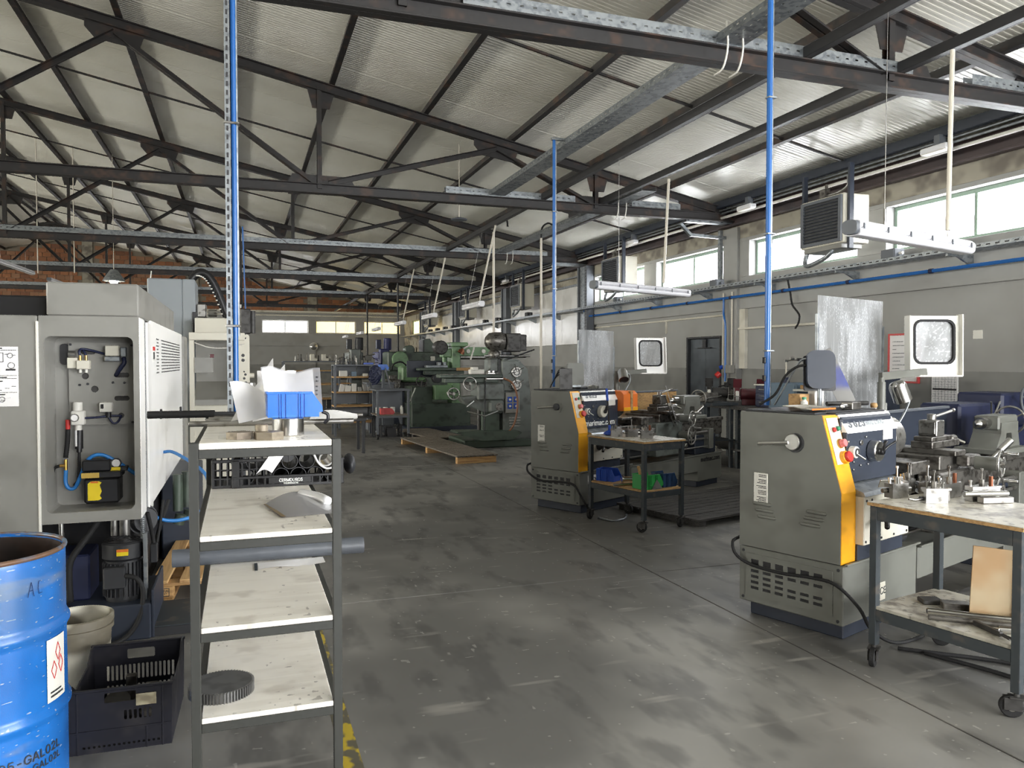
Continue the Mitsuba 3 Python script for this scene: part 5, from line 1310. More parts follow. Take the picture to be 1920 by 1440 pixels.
A('loose_blue_hose', tube([(-0.545, 5.15, 0.65), (-0.50, 5.17, 0.60), (-0.44, 5.2, 0.57), (-0.36, 5.22, 0.565), (-0.27, 5.26, 0.59), (-0.2, 5.35, 0.66), (-0.24, 5.6, 0.8), (-0.45, 6.0, 0.9), (-0.54, 6.1, 0.9)], 0.0115, 10, 6), 'blue_hose', None, True, 'light blue hose')
A('leg_bracket', box(-0.535, 4.80, 0.20, -0.515, 4.86, 0.58, 0.003), 'galvanised', None)
for k, (x, y) in enumerate(((-0.45, 6.2), (-0.4, 6.35))):
    A('drain_pipe', cat(cyl((x, y, 0.45), (x, y, 0.72), 0.035, 14), cyl((x, y, 0.35), (x + 0.02, y, 0.42), 0.04, 14)), 'mill_dark_green', None, 30)
A('rear_apron', box(-0.6, 6.6, 0.0, -0.34, 7.6, 0.66, 0.01), 'dark_blue_steel')

# pale machine with an open front behind it
t = Thing('machining_centre', 'pale cream machine with an open empty front behind the large grey one', 'machine')
Y = 8.55
A('post', box(-0.50, Y, 0.2, -0.455, Y + 0.1, 1.78, 0.004), 'cream')
A('post', prism(rrect(-0.075, 0.4, 0.085, 1.84, 0.03), 0.06, 'y', Y), 'cream', None, 20)
A('lintel', box(-0.50, Y - 0.02, 1.775, 0.04, Y + 0.1, 1.855, 0.006), 'cream')
A('back_wall', box(-0.46, Y + 0.5, 0.2, -0.06, Y + 0.52, 1.78, 0.002), 'machine_grey')
A('sloping_floor', prism([(Y + 0.06, 1.16), (Y + 0.5, 1.34), (Y + 0.5, 1.30), (Y + 0.06, 1.10)], 0.40, 'x', -0.46), 'machine_grey')
A('door_plate', box(-0.45, Y - 0.012, 1.44, -0.27, Y, 1.60, 0.003), 'machine_grey')
A('cabinet', box(-0.46, Y + 0.02, 0.0, 0.06, Y + 0.6, 1.10, 0.006), 'cream')
A('red_tag', box(-0.30, Y - 0.02, 1.595, -0.262, Y - 0.012, 1.632, 0.002), 'red_dark')
A('hole', cat([cyl((x, Y - 0.002, z), (x, Y + 0.002, z), r, 14) for x, z, r in ((-0.055, 1.845, 0.009), (0.045, 1.845, 0.009), (-0.055, 1.80, 0.009), (0.045, 1.80, 0.009), (0.02, 1.62, 0.017), (0.02, 1.57, 0.017), (0.03, 1.45, 0.009), (0.042, 1.42, 0.013), (0.03, 1.38, 0.013), (0.045, 1.33, 0.018))]), 'black_plastic', None)
A('white_cable', tube([(-0.45, Y + 0.02, 1.75), (-0.3, Y + 0.02, 1.70), (-0.12, Y + 0.02, 1.70), (0.03, Y - 0.01, 1.74)], 0.006, 8, 6), 'white_paint', None, True)
A('rear_housing', box(-0.46, Y + 0.3, 1.80, 0.02, Y + 0.62, 2.02, 0.006), 'cream')
A('spindle_drive', cat(box(0.0, Y + 0.2, 1.855, 0.1, Y + 0.35, 2.12, 0.008), cyl((0.12, Y + 0.25, 1.86), (0.12, Y + 0.25, 2.1), 0.03, 12)), 'dark_iron', None)
A('guard_clip', cyl((0.08, Y + 0.03, 1.41), (0.13, Y + 0.03, 1.41), 0.025, 14), 'cream', None, 30)
t = Thing('machine_column', 'tall blue grey machine column standing behind the large grey machining centre', 'machine')
A('column', box(-0.95, 9.2, 0.0, -0.60, 9.9, 2.46, 0.012), 'cabinet_grey')
A('column_side', box(-0.60, 9.2, 0.0, -0.47, 9.85, 2.46, 0.01), 'cabinet_grey')
A('hinge_plate', box(-0.50, 9.18, 1.85, -0.46, 9.2, 2.10, 0.003), 'black_steel')
A('servo_motor', cat(box(-0.46, 9.3, 2.05, -0.36, 9.5, 2.2, 0.01), cyl((-0.34, 9.35, 2.1), (-0.25, 9.35, 2.1), 0.04, 12)), 'steel', None)
A('aerial', cyl((-0.92, 9.25, 2.46), (-0.91, 9.25, 2.54), 0.006, 8), 'white_paint')
ch = [(-0.52, 9.3, 2.46), (-0.44, 9.3, 2.54), (-0.36, 9.3, 2.53), (-0.29, 9.3, 2.44), (-0.22, 9.3, 2.28), (-0.15, 9.3, 2.08), (-0.08, 9.3, 1.90), (-0.02, 9.3, 1.78)]
cc = spline(ch, 8)
kc = t.add('cable_chain', P(tube(cc, 0.045, 8), 'black_plastic', True), label='black drag chain arching over')
A('chain_link', cat([cbox(c + np.array([-0.03, -0.045, -0.04]), (0.022, 0.01, 0.014), 0.002) for c in cc[10:48:2]]), 'label_white', kc)

# ------------------------------------------------------------------ the tall shelf rack in front
RX0, RX1, RY0, RY1 = -0.165, 0.325, 2.72, 4.06
zt = 1.285


def make_rack(label, x0, x1, y0, y1, k=0.03, board='laminate'):
    t = Thing('shelf_rack', label, 'shelf rack')
    for x in (x0, x1 - k):
        for y in (y0, y1 - k):
            t.add('post', P(box(x, y, 0, x + k, y + k, zt, 0.002), 'rack_steel'))
    for z in (1.262, 0.957, 0.652, 0.35):
        t.add('cross_rail', P(box(x0 + k, y0 + 0.002, z - 0.03, x1 - k, y0 + k - 0.002, z, 0.002), 'rack_steel'))
        t.add('cross_rail', P(box(x0 + k, y1 - k + 0.002, z - 0.03, x1 - k, y1 - 0.002, z, 0.002), 'rack_steel'))
        t.add('side_rail', P(box(x0 + 0.004, y0 + k, z - 0.03, x0 + k - 0.004, y1 - k, z, 0.002), 'rack_steel'))
        t.add('side_rail', P(box(x1 - k + 0.004, y0 + k, z - 0.03, x1 - 0.004, y1 - k, z, 0.002), 'rack_steel'))
        t.add('shelf_board', P(box(x0 + k + 0.001, y0 + 0.004, z, x1 - k - 0.001, y1 - k, z + (0.022 if z > 1.2 else 0.018), 0.002), board))
    return t


make_rack('narrow dark steel rack with four pale shelf boards in the foreground', RX0, RX1, RY0, RY1)
Z1, Z2, Z3, Z4 = 1.2845, 0.9755, 0.6705, 0.3685
# on the top board
for nm, lab, x0, x1, y, r, m in (('round_bar', 'longest bright steel bar at the front of the bars on the rack top', -0.205, 0.46, 3.42, 0.0115, 'steel'), ('round_bar', 'second steel bar from the front on the rack top', -0.15, 0.50, 3.60, 0.010, 'steel'),
                                 ('round_bar', 'third steel bar from the front on the rack top', -0.14, 0.52, 3.72, 0.0095, 'steel'), ('round_bar', 'thin steel bar behind the others on the rack top', -0.12, 0.56, 3.83, 0.0085, 'worn_steel')):
    one(nm, lab, 'steel bar', cyl((x0, y, Z1 + r), (x1, y - 0.02, Z1 + r), r, 16, b=0.0015), m, 30)
t = Thing('black_tube', 'long black foam covered tube lying across the back of the rack top', 'tube')
t.add('tube', P(cyl((-0.25, 3.955, Z1 + 0.018), (0.50, 3.93, Z1 + 0.018), 0.0105, 16), 'black_steel', 30))
t.add('sleeve', P(cyl((-0.415, 3.96, Z1 + 0.019), (-0.12, 3.95, Z1 + 0.019), 0.0175, 18, b=0.002), 'black_rubber', 30))
t.add('sleeve', P(cyl((0.36, 3.935, Z1 + 0.018), (0.60, 3.93, Z1 + 0.018), 0.0175, 18, b=0.002), 'black_rubber', 30))
t.add('tie', P(box(-0.36, 3.945, Z1 + 0.0, -0.352, 3.975, Z1 + 0.045, 0.001), 'black_plastic'))
t.add('tie', P(box(-0.275, 3.945, Z1 + 0.0, -0.267, 3.975, Z1 + 0.055, 0.001), 'black_plastic'))


def hexagon(r, h, hole):
    g = Polygon([(r * math.cos(a), r * math.sin(a)) for a in np.arange(6) * np.pi / 3 + 0.2])
    return prism(g.difference(Point(0, 0).buffer(hole)), h)


one('hex_blank', 'brownish hexagonal steel blank at the left on the rack top', 'steel blank', hexagon(0.048, 0.024, 0.012), 'raw_steel', M=M4(-0.005, 2.84, Z1, 0.1))
one('hex_blank', 'brownish hexagonal steel blank next to the bright cylinder on the rack top', 'steel blank', hexagon(0.052, 0.026, 0.012), 'raw_steel', M=M4(0.088, 2.80, Z1, 0.5))
one('round_blank', 'small round steel blank lying on the hexagonal one on the rack top', 'steel blank', cyl((0.065, 2.81, Z1 + 0.026), (0.065, 2.81, Z1 + 0.05), 0.022, 20, b=0.002), 'raw_steel', 30)
one('steel_cylinder', 'bright turned steel cylinder under the blue bin on the rack top', 'steel cylinder', cyl((0.16, 2.93, Z1), (0.16, 2.93, Z1 + 0.063), 0.056, 40, b=0.0025), 'bright_steel', 30)
one('steel_cylinder', 'bright turned steel cylinder half hidden behind the other under the blue bin', 'steel cylinder', cyl((0.17, 3.055, Z1), (0.17, 3.055, Z1 + 0.063), 0.054, 40, b=0.0025), 'bright_steel', 30)
one('storage_bin', 'bright blue storage bin standing on the steel cylinders on the rack top', 'storage bin', bin_mesh(0.195, 0.14, 0.093), 'blue_bin', M=M4(0.09, 2.93, Z1 + 0.064, 0.02))


def sleeve_pt(u, v):
    return (0.0 + 0.2 * u - 0.022 * v * (1 - u) - 0.012 * v * u, 2.985 + 0.012 * math.sin(5 * u) * v + 0.02 * v * math.sin(2.5 * u + 1), 0.17 * v * (1 + 0.04 * math.cos(5 * u)) + 0.006 * math.sin(9 * u) * v)


t = Thing('paper_wallet', 'clear punched pocket holding crumpled paper standing in the blue bin', 'plastic pocket', M4(0.09, 0.0, Z1 + 0.07))
t.add('pocket', P(grid(sleeve_pt, 22, 14), 'film', True))
t.add('paper', P(grid(lambda u, v: tuple(np.array(sleeve_pt(0.02 + 0.86 * u, 0.05 + 0.92 * v)) + (0, 0.005, 0)), 20, 12), 'paper', True))
t.add('hole', P(cat([cyl((0.175 + 0.006 * (z - 0.06) / 0.1, 2.958, z), (0.175, 2.966, z), 0.0028, 10) for z in (0.05, 0.075, 0.09, 0.105, 0.125, 0.14)]), 'ink'))
for k, (dx, dy, h, a) in enumerate(((-0.10, 0.1, 0.16, 0.35), (-0.13, 0.22, 0.10, -0.5), (-0.05, 0.16, 0.18, -0.25))):
    lab = ['crumpled white paper in a pocket left of the blue bin', 'folded white paper lying behind the bars by the blue pole', 'white paper rising behind the pocket in the blue bin'][k]
    one('paper_sheet', lab, 'paper', grid(lambda u, v: (0.09 + dx + 0.15 * u * math.cos(a) - 0.05 * v * math.sin(a * 2), 3.05 + dy + 0.04 * math.sin(4 * u + k) * v + 0.03 * v, Z1 + 0.03 + h * v * (0.5 + 0.5 * abs(math.cos(1.6 * u + k))) + 0.03 * u), 12, 10, 0.0006), 'paper', True)
t = Thing('paper_wallet', 'flat punched pocket with paper lying on the bars right of the blue bin', 'plastic pocket')
t.add('paper', P(grid(lambda u, v: (0.27 + 0.2 * u + 0.03 * v, 3.35 + 0.22 * v, Z1 + 0.026 + 0.012 * math.sin(4 * u) * v + 0.012 * v), 10, 8, 0.0006), 'paper', True))
t.add('hole', P(cat([cyl((0.32 + 0.03 * k, 3.55, Z1 + 0.043), (0.32 + 0.03 * k, 3.55, Z1 + 0.0455), 0.005, 10) for k in range(5)]), 'ink'))
one('black_clip', 'small black curved clip at the right end of the blue bin', 'clip', tube([(0.285, 2.97, Z1 + 0.08), (0.305, 2.97, Z1 + 0.07), (0.306, 2.97, Z1 + 0.05), (0.295, 2.98, Z1 + 0.036)], 0.006, 8, 5), 'black_plastic', True)

# second shelf: black crates with pipes
CX, CY = -0.045, 3.72


def ribbed_crate(L, W, H, low=0.42, th=0.006):
    """Black ventilated crate: uprights, rails, low long sides, floor. Origin at the front left corner."""
    m = [box(0, 0, 0, L, W, 0.008, 0.002)]
    for y in (0, W - th):
        m += [box(0, y, 0, L, y + th, 0.014, 0.002), box(0, y - 0.003, H * low - 0.012, L, y + th + 0.003, H * low, 0.002), box(0, y - 0.002, H * low * 0.8, L, y + th + 0.002, H * low * 0.8 + 0.005, 0.001)]
        for k in range(15):
            x = (L - 0.008) * k / 14
            m.append(box(x, y, 0.01, x + 0.008, y + th, H * low, 0.001))
        m.append(box(L * 0.32, y, 0.014, L * 0.70, y + th, H * low * 0.8, 0.001))
    for x in (0, L - th):
        m += [box(x, 0, 0, x + th, W, 0.014, 0.002), box(x - 0.003, 0, H - 0.014, x + th + 0.003, W, H, 0.002), box(x, 0, H * 0.3, x + th, W, H * 0.36, 0.001), box(x, 0, H * 0.62, x + th, W, H * 0.66, 0.001)]
        for k in range(9):
            y = (W - 0.008) * k / 8
            m.append(box(x, y, 0.01, x + th, y + 0.008, H, 0.001))
    for x in (0, L - 0.034):
        for y in (-0.002, W - 0.012):
            m += [box(x, y, 0, x + 0.034, y + 0.014, H, 0.003)]
    return cat(m)


t = Thing('plastic_crate', 'black ventilated crate full of pipes on the second shelf of the rack', 'crate', M4(CX, CY, Z2, -0.015))
t.add('crate', P(ribbed_crate(0.50, 0.30, 0.125), 'black_plastic'))
t.add('lettering', P(text('CERMOUROS', 0.0145, (0.205, -0.0035, 0.022), (1, 0, 0), (0, 0, 1), 0.001, True, 0.105), 'letter_white'))
t.add('lettering', P(text('RESENDE', 0.0075, (0.225, -0.0035, 0.0105), (1, 0, 0), (0, 0, 1), 0.001, True, 0.066), 'letter_white'))
pp = P(lathe_open([(0.034, 0), (0.037, 0), (0.037, 0.24), (0.034, 0.24), (0.034, 0)], 24, (0, 0, 0), (0, 1, 0)), 'black_steel', 30)
n = 0
for row, (z, xs_) in enumerate(((0.046, (0.06, 0.138, 0.216, 0.294, 0.372, 0.45)), (0.112, (0.10, 0.256, 0.333)))):
    for x in xs_:
        n += 1
        key = numbered('black_pipe')
        scene[key] = dict(pp, to_world=T4(M4(CX + x, CY + 0.02, Z2 + z)))
        labels[key] = {'label': f'black pipe lying in the crate on the rack, {"lower" if row == 0 else "upper"} row, {ORD[xs_.index(x)]} from the left', 'category': 'pipe', 'group': 'pipes in the black crate'}
one('steel_pipe', 'bright steel tube at the right end of the black crate', 'pipe', lathe_open([(0.027, 0), (0.034, 0), (0.034, 0.2), (0.027, 0.2), (0.027, 0)], 28, (CX + 0.42, CY + 0.005, Z2 + 0.116), (0, 1, 0)), 'bright_steel', 30)
one('paper_sheet', 'curled white sheet lying over the black pipes in the crate', 'paper', grid(lambda u, v: (CX + 0.105 + 0.07 * u + 0.06 * v, CY + 0.002 + 0.02 * u * v, Z2 + 0.06 + 0.085 * v + 0.02 * math.sin(3 * u)), 8, 8, 0.0006), 'paper', True)
one('plastic_film', 'clear film strip hanging over the right end of the crate', 'film', tube([(CX + 0.36, CY + 0.0, Z2 + 0.15), (CX + 0.385, CY - 0.006, Z2 + 0.10), (CX + 0.42, CY - 0.006, Z2 + 0.075), (CX + 0.46, CY - 0.004, Z2 + 0.08)], 0.005, 8, 5), 'clear_plastic', True)
one('plastic_bag', 'dark shiny bag bulging behind the right post of the rack', 'bag', mv(trimesh.creation.icosphere(3, 1.0), (0, 0, 0)).apply_transform(np.diag([0.028, 0.09, 0.05, 1])).apply_translation((CX + 0.545, CY + 0.14, Z2 + 0.075)), 'black_steel', True)
one('plastic_crate', 'second black crate behind and left of the crate of pipes', 'crate', ribbed_crate(0.30, 0.26, 0.13, 0.9), 'black_plastic', M=M4(-0.125, 3.745, Z2, 0) @ M4(0, 0.31 - 0.3, 0) if False else M4(-0.13, 4.035, Z2, -1.57) @ M4(0, 0, 0))
t = Thing('paper_wallet', 'clear plastic pocket with a dark strip lying at the front of the second shelf', 'plastic pocket')
t.add('pocket', P(grid(lambda u, v: (0.08 + 0.055 * (1 - v) + 0.225 * u, 2.95 + 0.29 * v + 0.1 * u * v + 0.03 * u, Z2 + 0.003 + 0.035 * math.sin(3.1 * u) * v), 14, 8, 0.0006), 'film', True))
t.add('strip', P(grid(lambda u, v: (0.08 + 0.055 * (1 - v) + 0.016 * u, 2.95 + 0.29 * v, Z2 + 0.0065), 3, 5, 0.0006), 'rust_plate', True))
t.add('curl', P(tube([(0.23, 3.3, Z2 + 0.03), (0.29, 3.22, Z2 + 0.025), (0.32, 3.14, Z2 + 0.02)], 0.02, 10, 4), 'clear_plastic', True))
# third shelf
one('plastic_pipe', 'grey plastic pipe lying across the third shelf and sticking out on both sides', 'pipe', lathe_open([(0.034, 0), (0.0375, 0), (0.0375, 0.81), (0.034, 0.81), (0.034, 0)], 32, (-0.285, 3.585, Z3 + 0.038), (0.81, -0.01, 0)), 'pvc_grey', 30)
t = Thing('paper_wallet', 'white paper in a clear pocket lying under the grey pipe on the third shelf', 'plastic pocket')
t.add('paper', P(grid(lambda u, v: (0.06 + 0.28 * u, 3.42 + 0.02 * u + 0.11 * v, Z3 + 0.003 + 0.004 * math.sin(7 * u) * (1 - v)), 12, 5, 0.0006), 'paper', True))
t.add('strip', P(box(0.046, 3.41, Z3 + 0.001, 0.058, 3.53, Z3 + 0.003, 0), 'cart_steel'))
# bottom shelf: gear


def gear(r, h, n, depth=0.007):
    pts = []
    for k in range(n):
        a = 2 * np.pi / n
        for f, rr in ((0.0, r - depth), (0.18, r - depth), (0.36, r), (0.64, r), (0.82, r - depth)):
            pts.append((rr * math.cos((k + f) * a), rr * math.sin((k + f) * a)))
    return prism(Polygon(pts).difference(Point(0, 0).buffer(0.0)), h)


t = Thing('gear_wheel', 'flat steel gear wheel lying on the bottom shelf of the rack', 'gear', M4(-0.077, 2.93, Z4))
t.add('teeth', P(gear(0.112, 0.036, 62), 'gear_steel'))
t.add('face', P(cyl((0, 0, 0.036), (0, 0, 0.0365), 0.1035, 40), 'gear_dark'))

# ------------------------------------------------------------------ drum, bucket, crate, pallet
DR = 0.29


def drum_tex(p, n, uv):
    c = mix(c8(26, 100, 176), c8(20, 82, 150), smoothstep(0.35, 0.75, fbm(p.x * 4, p.y * 4, p.z * 4, 3)))
    rub = smoothstep(0.58, 0.74, fbm(p.x * 3 + 5, p.y * 3, p.z * 9, 4))
    c = mix(c, c8(126, 132, 130), rub * 0.55)
    sc = smoothstep(0.84, 0.92, noise(p.x * 60, p.y * 60, p.z * 130))
    c = mix(c, c8(170, 178, 184), sc * 0.6)
    grime = smoothstep(0.55, 0.8, fbm(p.x * 2 + 1, p.y * 2 + 7, p.z * 1.4, 3))
    return mix(c, c8(70, 84, 84), grime * 0.55)


mat('drum_blue', proc(drum_tex), 0.33, spec=0.6)
t = Thing('oil_drum', 'dented blue steel drum with its top open at the left edge', 'drum', M4(-0.915, 3.235, 0))
pr_ = [(DR - 0.004, 0.0), (DR, 0.012)]
for z in (0.30, 0.60):
    pr_ += [(DR, z - 0.035), (DR + 0.004, z - 0.02), (DR + 0.012, z - 0.006), (DR + 0.012, z + 0.006), (DR + 0.004, z + 0.02), (DR, z + 0.035)]
pr_ += [(DR, 0.85), (DR - 0.006, 0.865), (DR - 0.004, 0.875)]
body = lathe_open(pr_ + [(DR - 0.01, 0.875), (DR - 0.006, 0.84), (DR - 0.006, 0.03), (0.0005, 0.03)], 72)
v = np.array(body.vertices)
d_ = meshkit.fbm(v * np.array([5, 5, 3.0]), 3, seed=5) - 0.5
rad = np.maximum(np.linalg.norm(v[:, :2], axis=1), 1e-6)
v[:, :2] *= (1 + np.where(rad > 0.2, d_ * 0.018, 0) / 1.0)[:, None]
sh = t.add('shell', P(TM(v, body.faces), 'drum_blue', True))
t.add('rim', P(lathe_open([(DR - 0.002 + 0.008 * math.cos(a), 0.872 + 0.009 * math.sin(a)) for a in np.linspace(0, 2 * np.pi, 11)], 72), 'drum_rim', True))
t.add('inner_wall', P(lathe_open([(DR - 0.011, 0.862), (DR - 0.011, 0.035)], 48), 'rust_dark', True))
t.add('residue', P(cyl((0, 0, 0.035), (0, 0, 0.06), DR - 0.012, 40), 'rust_dark'))


def on_drum(a0, a1, z0, z1, m, nm, r=DR + 0.004, n=14, lab=None):
    return t.add(nm, P(grid(lambda u, w: ((r) * math.cos(a0 + (a1 - a0) * u), r * math.sin(a0 + (a1 - a0) * u), z0 + (z1 - z0) * w), n, 3), m, True), sh, lab)


# the drum's flank towards the camera; angles from +x, turning to -y
on_drum(-0.50, -0.13, 0.34, 0.565, 'label_white', 'hazard_label')
for k, (a, z) in enumerate(((-0.30, 0.51), (-0.38, 0.45), (-0.24, 0.46))):
    for s0 in range(4):
        q = [(0.05, 0), (0, 0.032), (-0.05, 0), (0, -0.032)]
        (da0, dz0), (da1, dz1) = q[s0], q[(s0 + 1) % 4]
        r = DR + 0.0055
        t.add('diamond_mark', P(tube([(r * math.cos(a + da0 + (da1 - da0) * f), r * math.sin(a + da0 + (da1 - da0) * f), z + dz0 + (dz1 - dz0) * f) for f in (0, 0.5, 1)], 0.0012, 5), 'ink_red', True), sh)
on_drum(-0.45, -0.2, 0.355, 0.362, 'ink', 'label_print', DR + 0.0055)
on_drum(-0.45, -0.24, 0.37, 0.376, 'ink', 'label_print', DR + 0.0055)


def wrap_text(s, h, a0, z, tilt, m, r=DR + 0.003):
    mm = meshkit.text_mesh(s, h, 0.0012, False)
    v = np.array(mm.vertices)
    a = a0 + v[:, 0] / r
    t.add('stencil', P(TM(np.stack([(r + v[:, 2]) * np.cos(a), (r + v[:, 2]) * np.sin(a), z + v[:, 1] + tilt * v[:, 0]], 1), mm.faces), m), sh)


wrap_text('05-GAL02L', 0.03, -1.10, 0.165, 0.0, 'ink')
wrap_text('GAL02L', 0.024, -0.72, 0.128, 0.0, 'ink')
for nm_, strokes in (('A', [[(0, 0), (0.5, 1)], [(0.5, 1), (0.85, 0)], [(0.2, 0.4), (0.7, 0.45)]]), ('C', [[(2.0, 0.9), (1.6, 0.95), (1.45, 0.5), (1.6, 0.08), (2.1, 0.1)]])):
    for st_ in strokes:
        t.add('marker_scrawl', P(tube([((DR + 0.004) * math.cos(-0.74 + 0.026 / DR * x), (DR + 0.004) * math.sin(-0.74 + 0.026 / DR * x), 0.74 + 0.05 * z) for x, z in st_], 0.0011, 5), 'ink_blue', True), sh)

t = Thing('paint_bucket', 'dirty white plastic bucket with an open top between the drum and the crate', 'bucket', M4(-0.735, 4.07, 0))
t.add('shell', P(lathe_open([(0.0005, 0.0), (0.125, 0.0), (0.142, 0.30), (0.152, 0.30), (0.152, 0.318), (0.145, 0.32), (0.145, 0.33), (0.153, 0.332), (0.153, 0.36), (0.145, 0.365), (0.138, 0.36), (0.121, 0.01), (0.0005, 0.01)], 40), 'bucket', 40))

t = Thing('plastic_crate', 'black plastic crate holding metal discs on the floor by the drum', 'crate', M4(-0.655, 3.40, 0, -0.03))
L_, W_, H_ = 0.375, 0.47, 0.275


def crate_wall(w, h, slots):
    g = Polygon([(0, 0), (w, 0), (w + 0.004, h), (-0.004, h)])
    for x0, z0, x1, z1 in slots:
        g = g.difference(rrect(x0, z0, x1, z1, 0.007))
    return g


bk = [(0.055 + k * 0.018, 0.105, 0.066 + k * 0.018, 0.175) for k in range(16)] + [(0.055 + k * 0.018, 0.02, 0.066 + k * 0.018, 0.085) for k in range(16)] + [(0.14, 0.20, 0.255, 0.245)]
fr_ = [(0.20 + k * 0.018, 0.12, 0.211 + k * 0.018, 0.16) for k in range(6)] + [(0.13, 0.195, 0.245, 0.235)] + [(0.05 + k * 0.018, 0.02, 0.061 + k * 0.018, 0.03) for k in range(16)]
t.add('back_wall', P(prism(crate_wall(L_, H_ + 0.0, bk), 0.006, 'y', W_), 'crate_black'))
f0 = t.add('front_wall', P(prism(crate_wall(L_, H_ - 0.02, fr_), 0.006, 'y', 0.0), 'crate_black'))
for x in (0, L_ - 0.006):
    t.add('side_wall', P(prism(Polygon([(0, 0), (W_, 0), (W_, H_), (W_ - 0.05, H_), (W_ - 0.12, H_ - 0.05), (0.12, H_ - 0.06), (0.06, H_ - 0.02), (0, H_ - 0.02)]), 0.006, 'x', x), 'crate_black'))
t.add('floor', P(box(0, 0, 0.0, L_, W_ + 0.006, 0.012, 0.002), 'crate_black'))
t.add('rim', P(cat(box(-0.008, -0.006, H_ - 0.03, L_ + 0.008, 0.008, H_ - 0.02, 0.003), box(-0.008, W_ - 0.004, H_ - 0.01, L_ + 0.008, W_ + 0.014, H_, 0.003)), 'crate_black'))
t.add('rib', P(cat(box(0.0, -0.004, 0.085, L_, 0, 0.092, 0.001), box(0.03, -0.004, 0, 0.036, 0, H_ - 0.03, 0.001), box(L_ - 0.036, -0.004, 0, L_ - 0.03, 0, H_ - 0.03, 0.001), box(0.28, -0.004, 0, 0.286, 0, 0.09, 0.001)), 'crate_black'), f0)
t.add('label', P(box(0.245, -0.008, 0.175, 0.32, -0.004, 0.222, 0.001), 'dirty_label'), f0)
for k, (x, y, z, r, tl) in enumerate(((0.26, 0.30, 0.10, 0.062, 0.25), (0.19, 0.22, 0.07, 0.06, -0.2), (0.29, 0.17, 0.065, 0.058, 0.1), (0.12, 0.33, 0.06, 0.055, 0.5))):
    one('steel_disc', f'dark steel disc lying in the floor crate, {["farthest right", "in the middle", "nearest the front", "by the back wall"][k]}', 'steel disc', mv(cyl((0, 0, -0.015), (0, 0, 0.015), r, 28, b=0.002), (x, y, z), 0, tl), 'worn_steel' if k % 2 == 0 else 'dark_iron', 30, M=M4(-0.655, 3.40, 0, -0.03))
one('steel_bar', 'flat grey bar standing in the floor crate against its back wall', 'steel bar', box(0.15, 0.36, 0.013, 0.19, 0.40, 0.16, 0.002), 'worn_steel', M=M4(-0.655, 3.40, 0, -0.03))

t = Thing('pallet', 'wooden pallet on the floor behind the rack', 'pallet', M4(-0.56, 5.40, 0, -0.05))
for k in range(5):
    t.add('top_board', P(mv(box(0, 0, 0.122, 0.135 if k % 2 else 0.1, 1.2, 0.144, 0.003), (0.17 * k, rng.uniform(-0.006, 0.006), 0)), 'wood_y'))
for x in (0.03, 0.36, 0.68):
    for y in (0.02, 0.55, 1.08):
        bl = t.add('block', P(box(x, y, 0.022, x + 0.1, y + 0.1, 0.10, 0.003), 'wood'))
        if x < 0.1 and y < 0.1:
            t.add('stamp', P(cat(prism(sbox(x + 0.022, 0.035, x + 0.078, 0.09).difference(sbox(x + 0.026, 0.039, x + 0.074, 0.086)), 0.001, 'y', y - 0.001), text('EPAL', 0.014, (x + 0.03, y, 0.065), (1, 0, 0), (0, 0, 1), 0.001), text('HT', 0.012, (x + 0.04, y, 0.046), (1, 0, 0), (0, 0, 1), 0.001)), 'ink'), bl)
    t.add('bottom_board', P(box(x, 0, 0.0, x + 0.1, 1.2, 0.022, 0.003), 'wood_y'))
for y in (0.02, 0.55, 1.08):
    t.add('stringer', P(box(0, y, 0.10, 0.8, y + 0.1, 0.122, 0.003), 'wood'))
t = Thing('floor_ramp', 'low dark steel plate on the floor in front of the pallet', 'steel plate')
t.add('plate', P(box(-0.52, 4.75, 0.05, 0.2, 5.25, 0.058, 0.002), 'cart_steel'))
t.add('side', P(box(-0.52, 4.75, 0.0, 0.2, 4.76, 0.05, 0.001), 'black_steel'))
one('cleaning_rag', 'crumpled white rag on the floor beside the pallet', 'rag', grid(lambda u, v: (-0.66 + 0.1 * u, 5.55 + 0.5 * v, 0.02 + 0.05 * abs(math.sin(6 * u + 4 * v)) * math.sin(3.14 * u) * math.sin(3.14 * v)), 14, 18), 'paper', True)
# ------------------------------------------------------------------ the middle and back of the hall
# knee milling machine, grey green
t = Thing('milling_machine', 'grey green knee milling machine beside the second lathe, with a domed motor on top', 'milling machine', M4(4.1, 13.3, 0))
A = lambda n, m, mt, sub=None, sm=False, lab=None: t.add(n, P(m, mt, sm), sub, lab)
A('base', box(-0.35, 0.0, 0, 1.0, 1.1, 0.14, 0.02), 'mill_dark_green')
A('drip_tray', prism([(-0.55, 0.30), (-0.1, 0.16), (0.5, 0.16), (0.66, 0.28), (0.62, 0.31), (-0.52, 0.33)], 0.5, 'y', -0.25), 'mill_dark_green')
col = A('column', prism([(0.40, 0.12), (0.98, 0.12), (0.92, 1.1), (0.88, 1.42), (0.70, 1.60), (0.40, 1.62)], 0.7, 'y', 0.05), 'mill_grey')
A('side_cover', box(0.36, -0.02, 1.02, 0.70, 0.06, 1.58, 0.02), 'mill_grey', col)
for z in (1.37, 1.14):
    d = A('speed_dial', cyl((0.63, -0.02, z), (0.63, -0.06, z), 0.10, 24, b=0.008), 'steel', col, 30)
    A('dial_ring', ring((0.63, -0.062, z), (0, -1, 0), 0.05, 0.062, 0.006, 24), 'black_steel', d)
    for a in (0.6, 1.9, 3.3):
        A('dial_lever', cyl((0.63, -0.05, z), (0.63 + 0.15 * math.cos(a), -0.09, z + 0.15 * math.sin(a)), 0.008, 8), 'bright_steel', d)
eb = A('switch_box', box(0.42, -0.03, 0.62, 0.70, 0.05, 1.0, 0.01), 'machine_grey', col)
